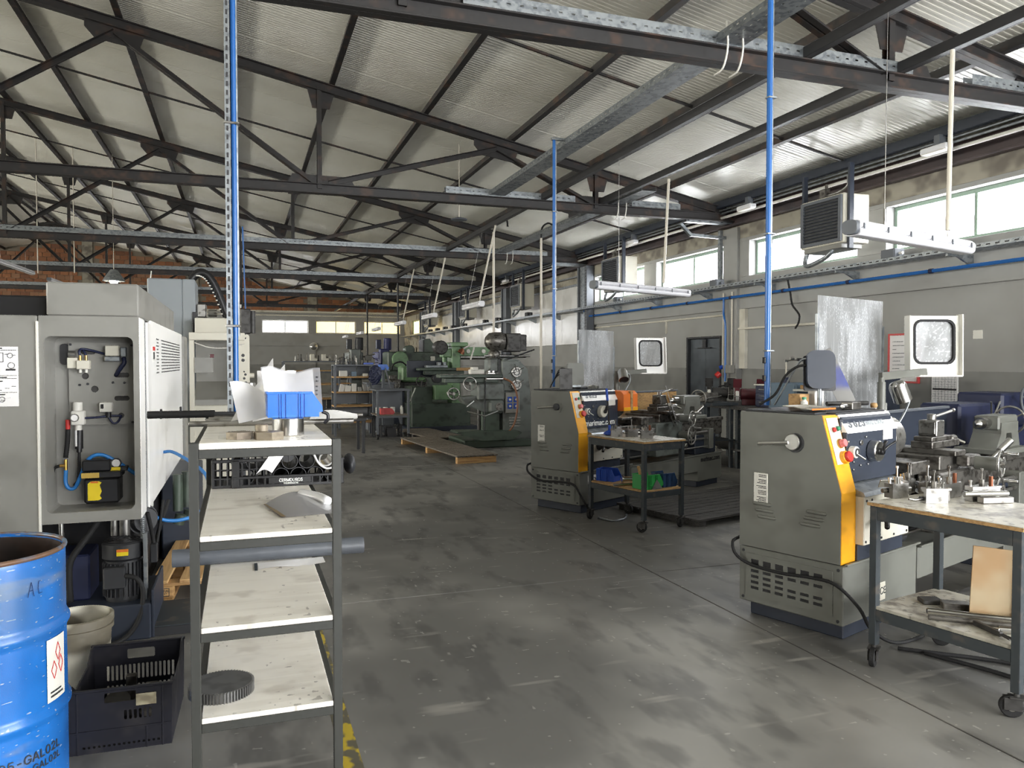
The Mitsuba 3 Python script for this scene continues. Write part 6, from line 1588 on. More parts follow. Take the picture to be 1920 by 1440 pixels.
for x in (0.46, 0.58):
    for z in (0.70, 0.82):
        A('switch_plate', box(x, -0.034, z, x + 0.09, -0.03, z + 0.10, 0.002), 'blue_mid_bin', eb)
        A('knob', cyl((x + 0.045, -0.034, z + 0.05), (x + 0.045, -0.055, z + 0.05), 0.02, 14), 'label_white', eb, 30)
for k in range(4):
    A('louvre', box(0.52, -0.02 + 0.06, 0.37 + 0.05 * k, 0.74, 0.045, 0.395 + 0.05 * k, 0.006), 'steel', col)
A('ram', cat(cyl((0.15, 0.35, 1.66), (0.95, 0.35, 1.66), 0.03, 14), cyl((0.1, 0.2, 1.665), (0.98, 0.2, 1.665), 0.02, 12)), 'bright_steel', None, 30)
hd = A('head', cat(box(0.15, 0.1, 1.36, 0.34, 0.42, 1.62, 0.03), cyl((0.28, 0.26, 1.2), (0.28, 0.26, 1.40), 0.06, 16)), 'mill_grey')
A('head_dome', mv(trimesh.creation.icosphere(3, 0.115), (0.30, 0.26, 1.68)), 'worn_steel', hd, True)
A('motor_dome', lathe([(0.0, 0), (0.09, 0.02), (0.15, 0.08), (0.17, 0.17), (0.17, 0.33), (0.15, 0.36), (0.06, 0.38)], 26, (0.12, 0.25, 1.93), (1, 0, 0.0)), 'worn_steel', None, True)
A('motor_box', cat(box(0.50, 0.1, 1.74, 0.78, 0.42, 2.08, 0.02), box(0.78, 0.15, 1.76, 0.90, 0.40, 2.06, 0.01)), 'dark_iron')
tb = A('table', cat(box(-0.82, -0.12, 1.27, 0.34, 0.18, 1.33, 0.012), box(-0.72, -0.06, 1.18, 0.28, 0.14, 1.27, 0.012)), 'mill_dark_green')
A('table_top', box(-0.80, -0.1, 1.33, 0.32, 0.16, 1.336, 0.002), 'worn_steel', tb)
A('work_clamp', cat(box(0.08, -0.06, 1.336, 0.22, 0.06, 1.36, 0.004), box(0.09, -0.05, 1.36, 0.13, 0.05, 1.40, 0.004), box(0.17, -0.05, 1.36, 0.21, 0.05, 1.40, 0.004)), 'bright_steel', tb)
A('machine_vice', cat(box(-0.24, -0.04, 1.336, 0.02, 0.1, 1.42, 0.01), box(-0.2, -0.06, 1.40, -0.1, 0.12, 1.46, 0.008)), 'label_white', tb)
A('knee', cat(box(-0.12, -0.08, 0.86, 0.40, 0.4, 1.18, 0.03), prism([(-0.4, 0.92), (0.36, 0.98), (0.36, 0.62), (0.0, 0.66), (-0.3, 0.80)], 0.4, 'y', 0.0)), 'mill_grey')
A('drive_motor', cat(cyl((0.20, -0.06, 0.75), (0.20, 0.22, 0.75), 0.10, 20), box(0.1, -0.10, 0.64, 0.38, 0.05, 0.86, 0.04)), 'mill_grey', None, 30)
A('motor_cap', cyl((0.28, -0.10, 0.75), (0.28, -0.115, 0.75), 0.07, 20), 'worn_steel', None, 30)
A('elevating_screw', cyl((-0.02, 0.15, 0.2), (-0.02, 0.15, 0.9), 0.04, 14), 'dark_iron', None, 30)
A('saddle_support', box(0.0, 0.05, 0.30, 0.34, 0.35, 0.66, 0.01), 'mill_dark_green')
for c, r in (((-0.32, -0.28, 1.17), 0.115), ((-0.62, -0.3, 1.0), 0.1)):
    rim, sp_, hub, gp = wheel(c, (0, -1, 0.1), r, 0.011)
    w = A('handwheel', rim, 'steel', None, True)
    A('spoke', sp_, 'dark_iron', w)
    A('hub', cat(hub, cyl(c, (c[0], c[1] + 0.22, c[2]), 0.03, 12)), 'worn_steel', w)
A('crank', cyl((-0.35, -0.2, 0.68), (-0.05, -0.3, 0.60), 0.012, 8), 'bright_steel')
A('crank', cyl((-0.05, -0.3, 0.60), (0.22, -0.22, 0.68), 0.012, 8), 'bright_steel')
A('feed_lever', cyl((-0.2, -0.12, 0.86), (-0.36, -0.2, 0.76), 0.013, 8), 'bright_steel')
A('coolant_hose', tube([(0.36, -0.1, 1.26), (0.50, -0.16, 1.18), (0.58, -0.18, 1.0), (0.60, -0.18, 0.75), (0.55, -0.16, 0.45), (0.42, -0.14, 0.28), (0.28, -0.12, 0.30)], 0.018, 10, 6), 'brown_hose', None, True)
A('coolant_bracket', cat(box(0.02, -0.11, 1.24, 0.42, -0.08, 1.265, 0.003), cyl((0.02, -0.1, 1.22), (0.06, -0.1, 1.38), 0.014, 8), cyl((0.05, -0.1, 1.38), (0.12, -0.1, 1.44), 0.01, 8)), 'bright_steel')
A('coolant_pipe', cyl((0.0, -0.1, 0.3), (0.02, -0.1, 1.24), 0.01, 8), 'black_steel')
A('lever', cyl((0.45, -0.05, 1.6), (0.95, -0.12, 1.78), 0.012, 8), 'black_steel')
# green milling machine behind it
t = Thing('milling_machine', 'light green milling machine with a jointed white lamp, behind the grey green one', 'milling machine', M4(4.2, 17.0, 0))
A = lambda n, m, mt, sub=None, sm=False, lab=None: t.add(n, P(m, mt, sm), sub, lab)
A('base', box(-0.62, 0, 0, 0.75, 1.0, 0.62, 0.02), 'mill_dark_green')
A('base_plate', box(-0.75, -0.1, 0, 0.9, 1.1, 0.1, 0.01), 'dark_blue_steel')
A('column', box(0.33, 0.05, 0.6, 0.52, 0.5, 1.92, 0.012), 'mill_green')
A('column_cap', box(0.30, 0.0, 1.90, 0.70, 0.5, 2.0, 0.02), 'mill_green')
ra = A('ram', prism([(0.55, 1.70), (1.3, 1.70), (1.42, 1.80), (1.30, 1.90), (0.60, 1.90)], 0.4, 'y', 0.2), 'mill_green')
for x in (0.75, 1.12):
    A('ram_dial', cyl((x, 0.2, 1.80), (x, 0.17, 1.80), 0.05, 16, b=0.005), 'label_white', ra, 30)
A('support_arm', cyl((0.58, 0.25, 1.66), (1.35, 0.25, 1.66), 0.05, 16), 'bright_steel', None, 30)
A('head', cat(box(0.12, 0.1, 1.66, 0.34, 0.4, 1.86, 0.02), cyl((0.2, 0.25, 1.36), (0.2, 0.25, 1.66), 0.05, 14)), 'mill_green', None, 30)
A('head_motor', cyl((0.08, 0.05, 1.88), (0.08, 0.3, 1.88), 0.16, 24, b=0.02), 'dark_iron', None, 30)
tb = A('table', cat(box(-0.45, -0.05, 1.36, 0.75, 0.3, 1.42, 0.01), box(-0.3, 0.0, 1.26, 0.6, 0.25, 1.36, 0.01)), 'mill_dark_green')
A('table_end', box(0.40, -0.06, 1.355, 0.76, -0.05, 1.425, 0.003), 'wood_board', tb)
A('vice', cat(box(-0.28, 0.0, 1.42, 0.22, 0.2, 1.48, 0.01), box(0.0, 0.0, 1.48, 0.06, 0.2, 1.55, 0.005), box(0.12, 0.0, 1.48, 0.18, 0.2, 1.55, 0.005)), 'galvanised', tb)
A('cabinet', box(-0.6, 0.1, 0.6, -0.12, 0.9, 1.0, 0.01), 'mill_dark_green')
gb = A('gearbox', box(-0.10, -0.05, 0.70, 0.30, 0.2, 1.03, 0.015), 'mill_green')
A('gearbox_knob', cyl((0.2, -0.05, 0.85), (0.2, -0.09, 0.85), 0.035, 14, b=0.004), 'label_white', gb, 30)
A('splash_back', box(-0.62, 0.5, 1.2, 0.32, 0.53, 1.58, 0.004), 'dark_blue_steel')
A('feed_knob', cyl((-0.05, -0.1, 1.18), (-0.05, 0.1, 1.18), 0.10, 18, b=0.01), 'black_steel', None, 30)
rim, sp_, hub, gp = wheel((-0.42, -0.15, 1.12), (0, -1, 0), 0.12, 0.012)
w = A('handwheel', rim, 'dark_iron', None, True)
A('spoke', cat(sp_, hub), 'dark_iron', w)
A('crank', cat(cyl((-0.55, -0.1, 0.98), (-0.68, -0.16, 0.70), 0.018, 8), cyl((-0.76, -0.16, 0.69), (-0.66, -0.16, 0.69), 0.014, 8)), 'bright_steel')
lm = A('lamp_arm', cyl((0.45, -0.05, 1.80), (0.84, -0.1, 1.99), 0.02, 10), 'white_paint')
A('lamp_arm', cyl((0.84, -0.1, 1.99), (0.72, -0.1, 1.60), 0.02, 10), 'white_paint')
A('lamp_head', lathe_open([(0.02, 0), (0.07, 0.06), (0.08, 0.12), (0.075, 0.12), (0.06, 0.05)], 18, (0.55, -0.08, 1.86), (-0.5, 0, -1)), 'copper', lm, True)
# machines further back
t = Thing('surface_grinder', 'dark green machine with a tall curved fin in front of the far corner', 'machine', M4(4.75, 22.0, 0))
A = lambda n, m, mt, sub=None, sm=False, lab=None: t.add(n, P(m, mt, sm), sub, lab)
A('bed', box(-0.9, 0, 0, 1.2, 1.0, 1.30, 0.02), 'mill_dark_green')
A('saddle', box(-0.8, 0.0, 1.30, 1.1, 0.9, 1.85, 0.03), 'mill_dark_green')
A('fin', prism([(0.28, 1.85), (0.28, 2.22), (0.45, 2.24), (0.62, 2.0), (0.95, 1.9), (1.1, 1.85)], 0.5, 'y', 0.1), 'mill_dark_green')
A('fin_edge', box(0.24, 0.08, 1.85, 0.28, 0.62, 2.2, 0.004), 'black_steel')
A('round_guard', cyl((-0.45, -0.1, 1.62), (-0.45, 0.2, 1.62), 0.24, 24, b=0.02), 'mill_green', None, 30)
A('motor', cyl((-0.15, 0.0, 1.9), (-0.15, 0.4, 1.9), 0.14, 20, b=0.02), 'mill_dark_green', None, 30)
A('plate', box(0.45, -0.01, 1.55, 0.58, 0.0, 1.72, 0.002), 'label_white')
for lab, x, y, m, sc in (('grey turret milling machine far back with a black and grey head', 3.3, 24.2, 'mill_grey', 1.0), ('dark blue turret milling machine far back beside the grey one', 4.5, 26.0, 'machine_blue', 1.02)):
    t = Thing('turret_mill', lab, 'milling machine', M4(x, y, 0))
    A = lambda n, m, mt, sub=None, sm=False, lab=None: t.add(n, P(m, mt, sm), sub, lab)
    A('base', box(-0.35, 0, 0, 0.45, 1.1, 0.2, 0.02), m)
    A('column', box(-0.12, 0.3, 0.2, 0.25, 0.9, 1.75 * sc, 0.03), m)
    A('turret_ram', box(-0.2, -0.25, 1.62 * sc, 0.25, 0.9, 1.86 * sc, 0.03), m)
    A('head', box(-0.16, -0.4, 1.45 * sc, 0.16, -0.1, 1.95 * sc, 0.03), m)
    A('head_motor', cyl((0.12, -0.25, 1.92 * sc), (0.12, -0.25, 2.3 * sc), 0.13, 20, b=0.02), 'black_steel' if m == 'mill_grey' else m, None, 30)
    A('control_box', box(-0.25, -0.3, 1.95 * sc, -0.1, -0.1, 2.25 * sc, 0.01), 'black_steel' if m == 'mill_grey' else 'navy')
    A('quill', cyl((0, -0.25, 1.2), (0, -0.25, 1.45), 0.04, 12), 'steel', None, 30)
    A('table', box(-0.6, -0.45, 1.02, 0.6, -0.15, 1.1, 0.01), 'dark_iron')
    A('knee', box(-0.18, -0.4, 0.6, 0.18, 0.3, 1.02, 0.02), m)
    A('quill_lever', cat(cyl((-0.2, -0.3, 1.6), (-0.42, -0.35, 1.72), 0.012, 8), cyl((-0.2, -0.3, 1.55), (-0.4, -0.35, 1.5), 0.012, 8)), 'bright_steel')
    A('panel_arm', cat(cyl((0.25, 0.2, 1.7), (0.6, -0.2, 1.8), 0.025, 10), box(0.4, -0.25, 1.75, 0.75, -0.15, 1.95, 0.01) if m != 'mill_grey' else box(0.3, -0.25, 1.6, 0.5, -0.18, 1.75, 0.01)), 'machine_grey')
t = Thing('engine_lathe', 'green lathe headstock among the machines far back', 'lathe', M4(3.7, 19.2, 0))
A = lambda n, m, mt, sub=None, sm=False, lab=None: t.add(n, P(m, mt, sm), sub, lab)
A('stand', box(-0.7, 0, 0, 0.7, 0.6, 0.8, 0.02), 'dark_blue_steel')
A('bed', box(-0.75, 0.05, 0.8, 0.75, 0.5, 1.05, 0.02), 'dark_iron')
A('headstock', box(0.1, 0.0, 1.05, 0.75, 0.55, 1.45, 0.04), 'mill_green')
A('tailstock', box(-0.6, 0.1, 1.05, -0.3, 0.4, 1.32, 0.03), 'mill_green')
A('carriage', cat(box(-0.25, -0.12, 0.9, 0.05, 0.5, 1.12, 0.02), box(-0.2, 0.1, 1.12, 0.0, 0.3, 1.22, 0.01)), 'worn_steel')
rim, sp_, hub, gp = wheel((-0.1, -0.2, 0.98), (0, -1, 0), 0.1, 0.01)
w = A('handwheel', rim, 'steel', None, True)
A('spoke', cat(sp_, hub), 'steel', w)
A('coolant_pipe', tube([(0.3, 0.1, 1.4), (0.1, 0.0, 1.55), (-0.1, 0.0, 1.5), (-0.15, 0.05, 1.35)], 0.02, 8, 6), 'black_rubber', None, True)

# shelving, benches and trolley in the middle distance
def shelving(label, M, W, D, levels, sheet, board='wood_board'):
    t = Thing('workshop_shelf', label, 'shelf', M)
    for x in (0, W - 0.05):
        for y in (0, D - 0.05):
            t.add('post', P(box(x, y, 0, x + 0.05, y + 0.05, levels[-1], 0.002), 'bench_grey'))
    for z in levels:
        t.add('shelf_board', P(box(0.0, 0.0, z - 0.03, W, D, z, 0.003), board if z != levels[-1] else 'bench_grey'))
    if sheet:
        for z0, z1 in sheet:
            t.add('back_sheet', P(box(0.03, D - 0.04, z0, W * 0.62, D - 0.03, z1, 0.002), 'bench_grey'))
            t.add('back_sheet', P(box(W * 0.64, D - 0.04, z0, W - 0.03, D - 0.03, z1, 0.002), 'bench_dark'))
    return t


shelving('grey steel shelf with wooden boards and paper packets, left of the trolley', M4(1.82, 16.4, 0), 0.85, 0.5, (0.30, 0.64, 0.93, 1.25, 1.50), ((0.33, 0.62), (0.66, 0.9), (1.27, 1.48)))
shelving('grey steel shelf with boxes behind the paper packets, further left', M4(1.42, 18.2, 0), 0.75, 0.5, (0.35, 0.72, 1.05, 1.33), ((0.4, 0.7),))
shelving('long grey bench of tools far back under the round mirror', M4(1.1, 22.5, 0), 1.9, 0.6, (0.5, 0.95, 1.32, 1.58), ())
pk = random.Random(5)
for k, (x, z, w, h) in enumerate(((1.93, 0.93, 0.10, 0.18), (2.05, 0.93, 0.13, 0.15), (2.2, 0.93, 0.10, 0.18), (2.33, 0.93, 0.08, 0.1), (2.45, 0.93, 0.08, 0.16), (2.55, 0.93, 0.06, 0.1))):
    one('paper_packet', f'pale paper packet leaning on the shelf left of the trolley, {ORD[k]} from the left', 'packet', mv(box(0, 0, 0, w, 0.04, h, 0.006), (x, 16.5, z), 0.1, -0.25, 0.3 - 0.1 * k), 'label_white' if k < 3 else 'machine_grey', group='paper packets on the middle shelf')
for k, (x, z, w, h, m) in enumerate(((1.95, 1.25, 0.16, 0.12, 'label_white'), (2.2, 1.25, 0.10, 0.1, 'cabinet_blue'), (2.44, 1.25, 0.1, 0.06, 'label_white'))):
    one('small_box', ['white carton at the left of the upper wooden shelf', 'blue grey box in the middle of the upper wooden shelf', 'small white tub at the right of the upper wooden shelf'][k], 'box', box(x, 16.5, z, x + w, 16.62, z + h, 0.004), m)
t = Thing('work_jacket', 'dark blue work jacket hanging at the right end of the shelf', 'jacket')
jk = trimesh.creation.icosphere(4, 1.0)
v = np.array(jk.vertices) * (0.13, 0.07, 0.2)
v += (meshkit.fbm(np.array(jk.vertices) * 3, 3, seed=2)[:, None] - 0.5) * 0.09
t.add('body', P(TM(v + (2.66, 16.3, 1.28), jk.faces), 'navy', True))
t.add('hook', P(cyl((2.66, 16.4, 1.46), (2.66, 16.4, 1.52), 0.008, 8), 'steel'))
FAR = ORD + ['twenty-first', 'twenty-second']
for k in range(22):
    x = 1.45 + 0.08 * k
    h = pk.uniform(0.06, 0.2)
    if k in (5, 9):
        one('bench_machine', f'small pale bench machine among the tools far back, {"left" if k == 5 else "right"} one', 'bench machine', cat(box(x, 22.6, 1.58, x + 0.13, 22.8, 1.78, 0.02), box(x + 0.1, 22.6, 1.58, x + 0.2, 22.75, 1.66, 0.01)), 'cream')
    elif k not in (6, 10):
        one('tool_arbor', f'small upright steel tool on the far bench, {FAR[k]} from the left', 'tool', lathe([(0.03, 0), (0.03, 0.02), (0.014 + 0.01 * pk.random(), 0.03), (0.014, h), (0.02, h + 0.01), (0.0, h + 0.04)], 8, (x, 22.7, 1.58)), ['steel', 'worn_steel', 'dark_iron'][k % 3], 30, group='steel tools on the far bench')
for k in range(9):
    h = pk.uniform(0.10, 0.22)
    one('tool_arbor', f'tool standing on the shelf top left of the trolley, {ORD[k]} from the left', 'tool', lathe([(0.025, 0), (0.025, 0.03), (0.016, 0.04), (0.016, h), (0.0, h + 0.02)], 8, (1.9 + 0.07 * k, 16.62, 1.50)), ['steel', 'dark_iron', 'black_steel'][k % 3], 30, group='tools on the shelf top')
one('storage_bin', 'bright blue storage bin by the far machines above the trolley', 'storage bin', bin_mesh(0.22, 0.15, 0.12), 'blue_bin', M=M4(2.86, 17.0, 1.38))
one('storage_bin', 'flat blue and white tray on the shelf top left of the trolley', 'tray', cat(box(2.46, 16.5, 1.50, 2.66, 16.75, 1.54, 0.004)), 'blue_mid_bin')
one('bin_stand', 'slim grey stand holding the blue bin behind the trolley', 'stand', cat(box(2.86, 17.02, 1.35, 3.1, 17.2, 1.38, 0.003), box(2.94, 17.08, 0, 3.0, 17.14, 1.35, 0.003), box(2.8, 16.95, 0, 3.15, 17.25, 0.03, 0.003)), 'bench_grey')
t = Thing('trolley', 'grey steel trolley with a red bin on its shelf in the middle of the hall', 'trolley', M4(2.55, 15.45, 0))
for x, y in ((0.0, 0.0), (0.62, 0.0), (0.04, 0.75), (0.62, 0.75)):
    t.add('leg', P(box(x, y, 0.1, x + 0.045, y + 0.045, 0.99, 0.002), 'bench_grey'))
t.add('top', P(box(-0.02, -0.02, 0.97, 0.69, 0.82, 1.0, 0.003), 'bench_grey'))
t.add('shelf', P(box(0.0, 0.0, 0.47, 0.665, 0.8, 0.49, 0.003), 'wood_grey'))
t.add('shelf_rail', P(box(0.0, -0.004, 0.43, 0.665, 0.02, 0.47, 0.002), 'bench_grey'))
t.add('side_sheet', P(box(0.05, 0.755, 0.5, 0.62, 0.765, 0.96, 0.002), 'bench_grey'))
for x, y in ((0.02, 0.02), (0.64, 0.02)):
    t.add('wheel', P(cyl((x - 0.015, y, 0.05), (x + 0.015, y, 0.05), 0.05, 16), 'black_rubber', 30))
one('storage_bin', 'red storage bin with white parts on the trolley shelf', 'storage bin', bin_mesh(0.28, 0.18, 0.12), 'red_bin', M=M4(2.66, 15.6, 0.49))
for k in range(3):
    one('white_part', f'white plastic part behind the red bin on the trolley, {ORD[k]} from the left', 'plastic part', cyl((2.66 + 0.15 * k, 15.95, 0.49), (2.66 + 0.15 * k, 15.95, 0.62), 0.05, 12, b=0.005), 'label_white', 30)
one('spray_can', 'pale spray can at the right end of the trolley shelf', 'can', lathe([(0.03, 0), (0.03, 0.13), (0.015, 0.15), (0.015, 0.17)], 12, (3.1, 15.7, 0.49)), 'label_white', 30)
one('leaning_rod', 'thin grey rod leaning against the trolley', 'rod', cyl((3.28, 16.4, 0.0), (2.98, 16.9, 1.42), 0.016, 8), 'bench_grey')
one('dark_stool', 'low dark stool to the left of the trolley', 'stool', cat(box(2.36, 16.0, 0.40, 2.62, 16.25, 0.43, 0.004), *[box(x, y, 0, x + 0.04, y + 0.04, 0.40, 0.002) for x in (2.37, 2.57) for y in (16.01, 16.2)]), 'black_steel')
one('plastic_crate', 'black crate on the floor under the trolley', 'crate', ribbed_crate(0.45, 0.35, 0.25, 0.9), 'black_plastic', M=M4(2.7, 15.9, 0))
one('cabinet', 'low grey cabinet with a wood edged top behind the trolley', 'cabinet', cat(box(2.7, 17.6, 0, 3.3, 18.2, 1.05, 0.006), box(2.68, 17.58, 1.05, 3.32, 18.22, 1.09, 0.004)), 'bench_grey')
duckboard('long pale wooden duckboard in front of the grey green milling machine', M4(3.74, 11.35, 0, math.radians(94.5)) @ M4(0, -0.0, 0), 3.2, 0.66, 9, 0.125, 'wood_grey', 'wood', 3, 0.02)
duckboard('low dark duckboard in front of the light green milling machine', M4(4.2, 14.75, 0, math.radians(97)), 2.2, 0.75, 9, 0.08, 'wood_grey', 'wood_dark', 3, 0.02)
one('table_base', 'dark steel work table behind the rack bars in the middle distance', 'table', cat(box(1.0, 13.2, 0.55, 2.0, 13.9, 0.60, 0.004), *[box(x, y, 0, x + 0.05, y + 0.05, 0.55, 0.002) for x in (1.02, 1.93) for y in (13.22, 13.83)]), 'black_steel')
# bench with papers behind the rack, seen past the blue pole
t = Thing('assembly_bench', 'wood topped dark bench behind the rack, left of the blue bin', 'workbench')
t.add('worktop', P(box(-0.02, 5.75, 1.24, 0.36, 6.6, 1.275, 0.004), 'wood_board'))
t.add('apron', P(box(-0.02, 5.77, 1.16, 0.36, 5.8, 1.24, 0.003), 'black_steel'))
for x in (-0.015, 0.315):
    for y in (5.78, 6.53):
        t.add('leg', P(box(x, y, 0, x + 0.04, y + 0.04, 1.24, 0.002), 'black_steel'))
one('steel_cylinder', 'steel cylinder standing on the wood topped bench by the blue pole', 'steel cylinder', cyl((0.06, 5.95, 1.275), (0.06, 5.95, 1.40), 0.038, 24, b=0.002), 'steel', 30)
for k, (x, y, z, a) in enumerate(((0.1, 5.9, 1.28, 0.3), (0.14, 6.1, 1.285, -0.4), (0.12, 6.3, 1.28, 0.9))):
    one('paper_sheet', f'crumpled white sheet on the wood topped bench, {ORD[k]} from the front', 'paper', grid(lambda u, w: (x + 0.2 * u * math.cos(a), y + 0.22 * w, z + 0.1 * w * u + 0.14 * max(0, w - 0.35) * (1 + 0.5 * k) + 0.02 * math.sin(6 * u + k)), 10, 8, 0.0006), 'paper', True)
t = Thing('wire_basket', 'small tray of loose metal parts on the wood topped bench', 'tray')
t.add('tray', P(box(0.14, 5.78, 1.275, 0.34, 5.9, 1.29, 0.003), 'galvanised'))
for k in range(6):
    t.add('loose_part', P(cyl((0.16 + 0.025 * k, 5.8, 1.297), (0.18 + 0.02 * k, 5.88, 1.30), 0.007, 8), 'bright_steel', 30))
# mirror and doors at the far end
t = Thing('safety_mirror', 'round convex mirror on the far wall', 'mirror')
t.add('dome', P(lathe([(0.0, 0.07), (0.08, 0.06), (0.15, 0.03), (0.19, 0.0)][::-1], 26, (3.44, 39.86, 2.33), (0, -1, 0)), 'bright_steel', 30))
t.add('rim', P(ring((3.44, 39.9, 2.33), (0, -1, 0), 0.18, 0.20, 0.05, 26), 'label_white'))
t = Thing('door_2', kind='structure')
t.add('leaf', P(box(7.95, 37.0, 0.02, 8.0, 37.9, 2.2, 0.005), 'cream'))
t.add('frame', P(cat(box(7.93, 36.92, 0, 8.0, 37.0, 2.28, 0.004), box(7.93, 37.9, 0, 8.0, 37.98, 2.28, 0.004), box(7.93, 37.0, 2.2, 8.0, 37.9, 2.28, 0.004)), 'cream'))
# ------------------------------------------------------------------ overhead: rails, trays, pipes, lamps, heaters


def perforated(L, w, h, n, th=0.003, slots=True):
    """Perforated cable tray along +x: floor w wide with two rows of slots, sides h high."""
    g = sbox(0, -w / 2, L, w / 2)
    if slots:
        holes = [sbox(0.03 + k * (L - 0.06) / n, s * w * 0.25 - 0.006, 0.03 + k * (L - 0.06) / n + 0.025, s * w * 0.25 + 0.006) for k in range(n) for s in (-1, 1)]
        g = g.difference(unary_union(holes))
    fl = prism(g, th)
    gs = sbox(0, 0, L, h)
    if slots:
        gs = gs.difference(unary_union([sbox(0.02 + k * (L - 0.05) / n, h * 0.45, 0.05 + k * (L - 0.05) / n, h * 0.45 + 0.012) for k in range(n)]))
    a = prism(gs, th, 'y', -w / 2)
    b = prism(gs, th, 'y', w / 2 - th)
    return cat(fl, a, b)


def tray(label, p0, p1, w=0.2, h=0.06, pitch=0.09, slots=True, group=None):
    p0, p1 = np.array(p0, float), np.array(p1, float)
    L = np.linalg.norm(p1 - p0)
    m = perforated(L, w, h, int(L / pitch), slots=slots)
    one('cable_tray', label, 'cable tray', m, 'galvanised', M=M4(*p0, math.atan2(p1[1] - p0[1], p1[0] - p0[0])), group=group)


tray('long perforated cable tray running away overhead across the nearest trusses', (3.70, 3.2, 4.08), (3.70, 12.1, 4.08), 0.24, 0.07)
tray('perforated cable tray running away overhead right of the blue pole of the second lathe', (5.72, 10.2, 4.08), (5.72, 17.25, 4.08), 0.24, 0.07)
for i, (Y, x0, x1, w) in enumerate(((5.37, 1.5, 5.6, 'first'), (11.3, 2.9, 5.0, 'second'), (17.2, -9.0, 6.9, 'third'), (23.1, -9.0, 6.5, 'fourth'), (29.1, -9.0, 6.6, 'fifth'))):
    tray(f'galvanised cable tray lying on the bottom chord of the {w} truss', (x0, Y, 4.07), (x1, Y, 4.07), 0.10, 0.10, 0.10 if i < 3 else 0.2)
tray('short galvanised tray on the first truss by the window wall', (6.3, 5.37, 4.07), (7.5, 5.37, 4.07), 0.10, 0.10)
tray('short galvanised tray on the second truss by the window wall', (6.0, 11.3, 4.07), (6.9, 11.3, 4.07), 0.10, 0.10)
tray('sloping galvanised tray end dropping from the second truss to the pillar', (7.05, 11.36, 3.9), (7.95, 11.36, 3.72), 0.12, 0.05, 0.2)
tray('galvanised tray leading from the third truss to the window wall', (7.1, 17.26, 3.86), (7.97, 17.26, 3.80), 0.12, 0.10, 0.2)
tray('sloping galvanised tray linking the third truss tray with the wall tray', (6.9, 17.26, 4.05), (7.15, 17.26, 3.88), 0.12, 0.1, 0.2)


def rail(lab, x, z, y0, y1):
    one('light_rail', lab, 'rail', cat(box(x - 0.03, y0, z - 0.045, x + 0.03, y1, z + 0.045, 0.003), box(x + 0.03, y0, z - 0.045, x + 0.045, y1, z - 0.035, 0.002)), 'rail_steel', group='lighting rails')


rail('dark lighting rail overhead, the one further from the window wall', 4.45, 4.115, 2.0, 39.5)
rail('dark lighting rail overhead, the one nearer to the window wall', 5.45, 4.115, 2.0, 12.5)

# fluorescent fittings


def fluorescent(lab, p0, p1, hang, near=True):
    p0, p1 = np.array(p0, float), np.array(p1, float)
    d = p1 - p0
    L = np.linalg.norm(d)
    t = Thing('fluorescent_lamp', lab, 'lamp', M4(*p0, math.atan2(d[1], d[0])), 'hanging fluorescent lamps')
    prof = rrect(-0.055, -0.045, 0.055, 0.045, 0.03)
    t.add('diffuser', P(prism(rrect(-0.06, -0.055, 0.06, 0.0, 0.04), L - 0.08, 'x', 0.04), 'lamp_body', 30))
    t.add('housing', P(prism(rrect(-0.055, 0.0, 0.055, 0.05, 0.02), L - 0.08, 'x', 0.04), 'lamp_top', 30))
    for x in (0.0, L - 0.04):
        t.add('end_cap', P(prism(rrect(-0.055, -0.05, 0.055, 0.048, 0.035), 0.04, 'x', x), 'bench_grey' if x == 0 else 'lamp_body', 30))
    if near:
        for k in range(6):
            x = 0.08 + k * (L - 0.16) / 5
            t.add('clip', P(cat(box(x, -0.064, -0.01, x + 0.012, -0.055, 0.03, 0.002), box(x, 0.055, -0.01, x + 0.012, 0.064, 0.03, 0.002)), 'bench_grey'))
    for kind, f, top, dx, dy in hang:
        c = np.array([L * f, 0, 0.05])
        e = np.array([L * f + dx, dy, top - p0[2]])
        if kind == 'tube':
            t.add('hanger_tube', P(cyl(c + [0, 0, 0.06], e, 0.018, 10), 'white_tube', 30))
            t.add('hanger_hook', P(cyl(c, c + [0, 0, 0.07], 0.005, 6), 'steel'))
        else:
            t.add('hanger_wire', P(cyl(c, e, 0.0028, 5), 'steel'))
            if near:
                t.add('turnbuckle', P(cyl(c + [0, 0, 0.01], c + [0, 0, 0.12], 0.008, 8), 'steel', 30))
    return t


fluorescent('long white fluorescent lamp hanging over the nearest lathe', (3.92, 4.24, 2.47), (5.55, 4.70, 2.47), [('wire', 0.26, 4.08, 0.1, 0.05), ('tube', 0.80, 3.98, 0.03, 0.0)])
fluorescent('long white fluorescent lamp hanging over the lathe with the orange guard', (4.02, 8.53, 2.49), (5.78, 9.22, 2.49), [('wire', 0.25, 4.08, 0.0, 0.0), ('tube', 0.72, 3.98, 0.1, 0.0)])
for k, y in enumerate((13.5, 17.1, 20.6, 24.6, 28.2, 32.5)):
    fluorescent(f'small white fluorescent lamp hanging in the row down the hall, {ORD[k]} from the camera', (4.15, y + 1.2, 2.62), (4.15, y, 2.62), [('tube', 0.9, 4.08, 0, 0.3), ('wire', 0.2, 4.08, 0, 0.3)] if k < 3 else [('wire', 0.9, 4.08, 0, 0.3), ('wire', 0.2, 4.08, 0, 0.3)], False)
for k, (x, y) in enumerate(((-5.2, 20.0), (-5.0, 24.5))):
    fluorescent(f'pale fluorescent strip high under the trusses at the left, {ORD[k]} from the camera', (x, y, 3.85), (x + 0.15, y + 3.0, 3.85), [('wire', 0.2, 4.3, 0, 0), ('wire', 0.8, 4.3, 0, 0)], False)

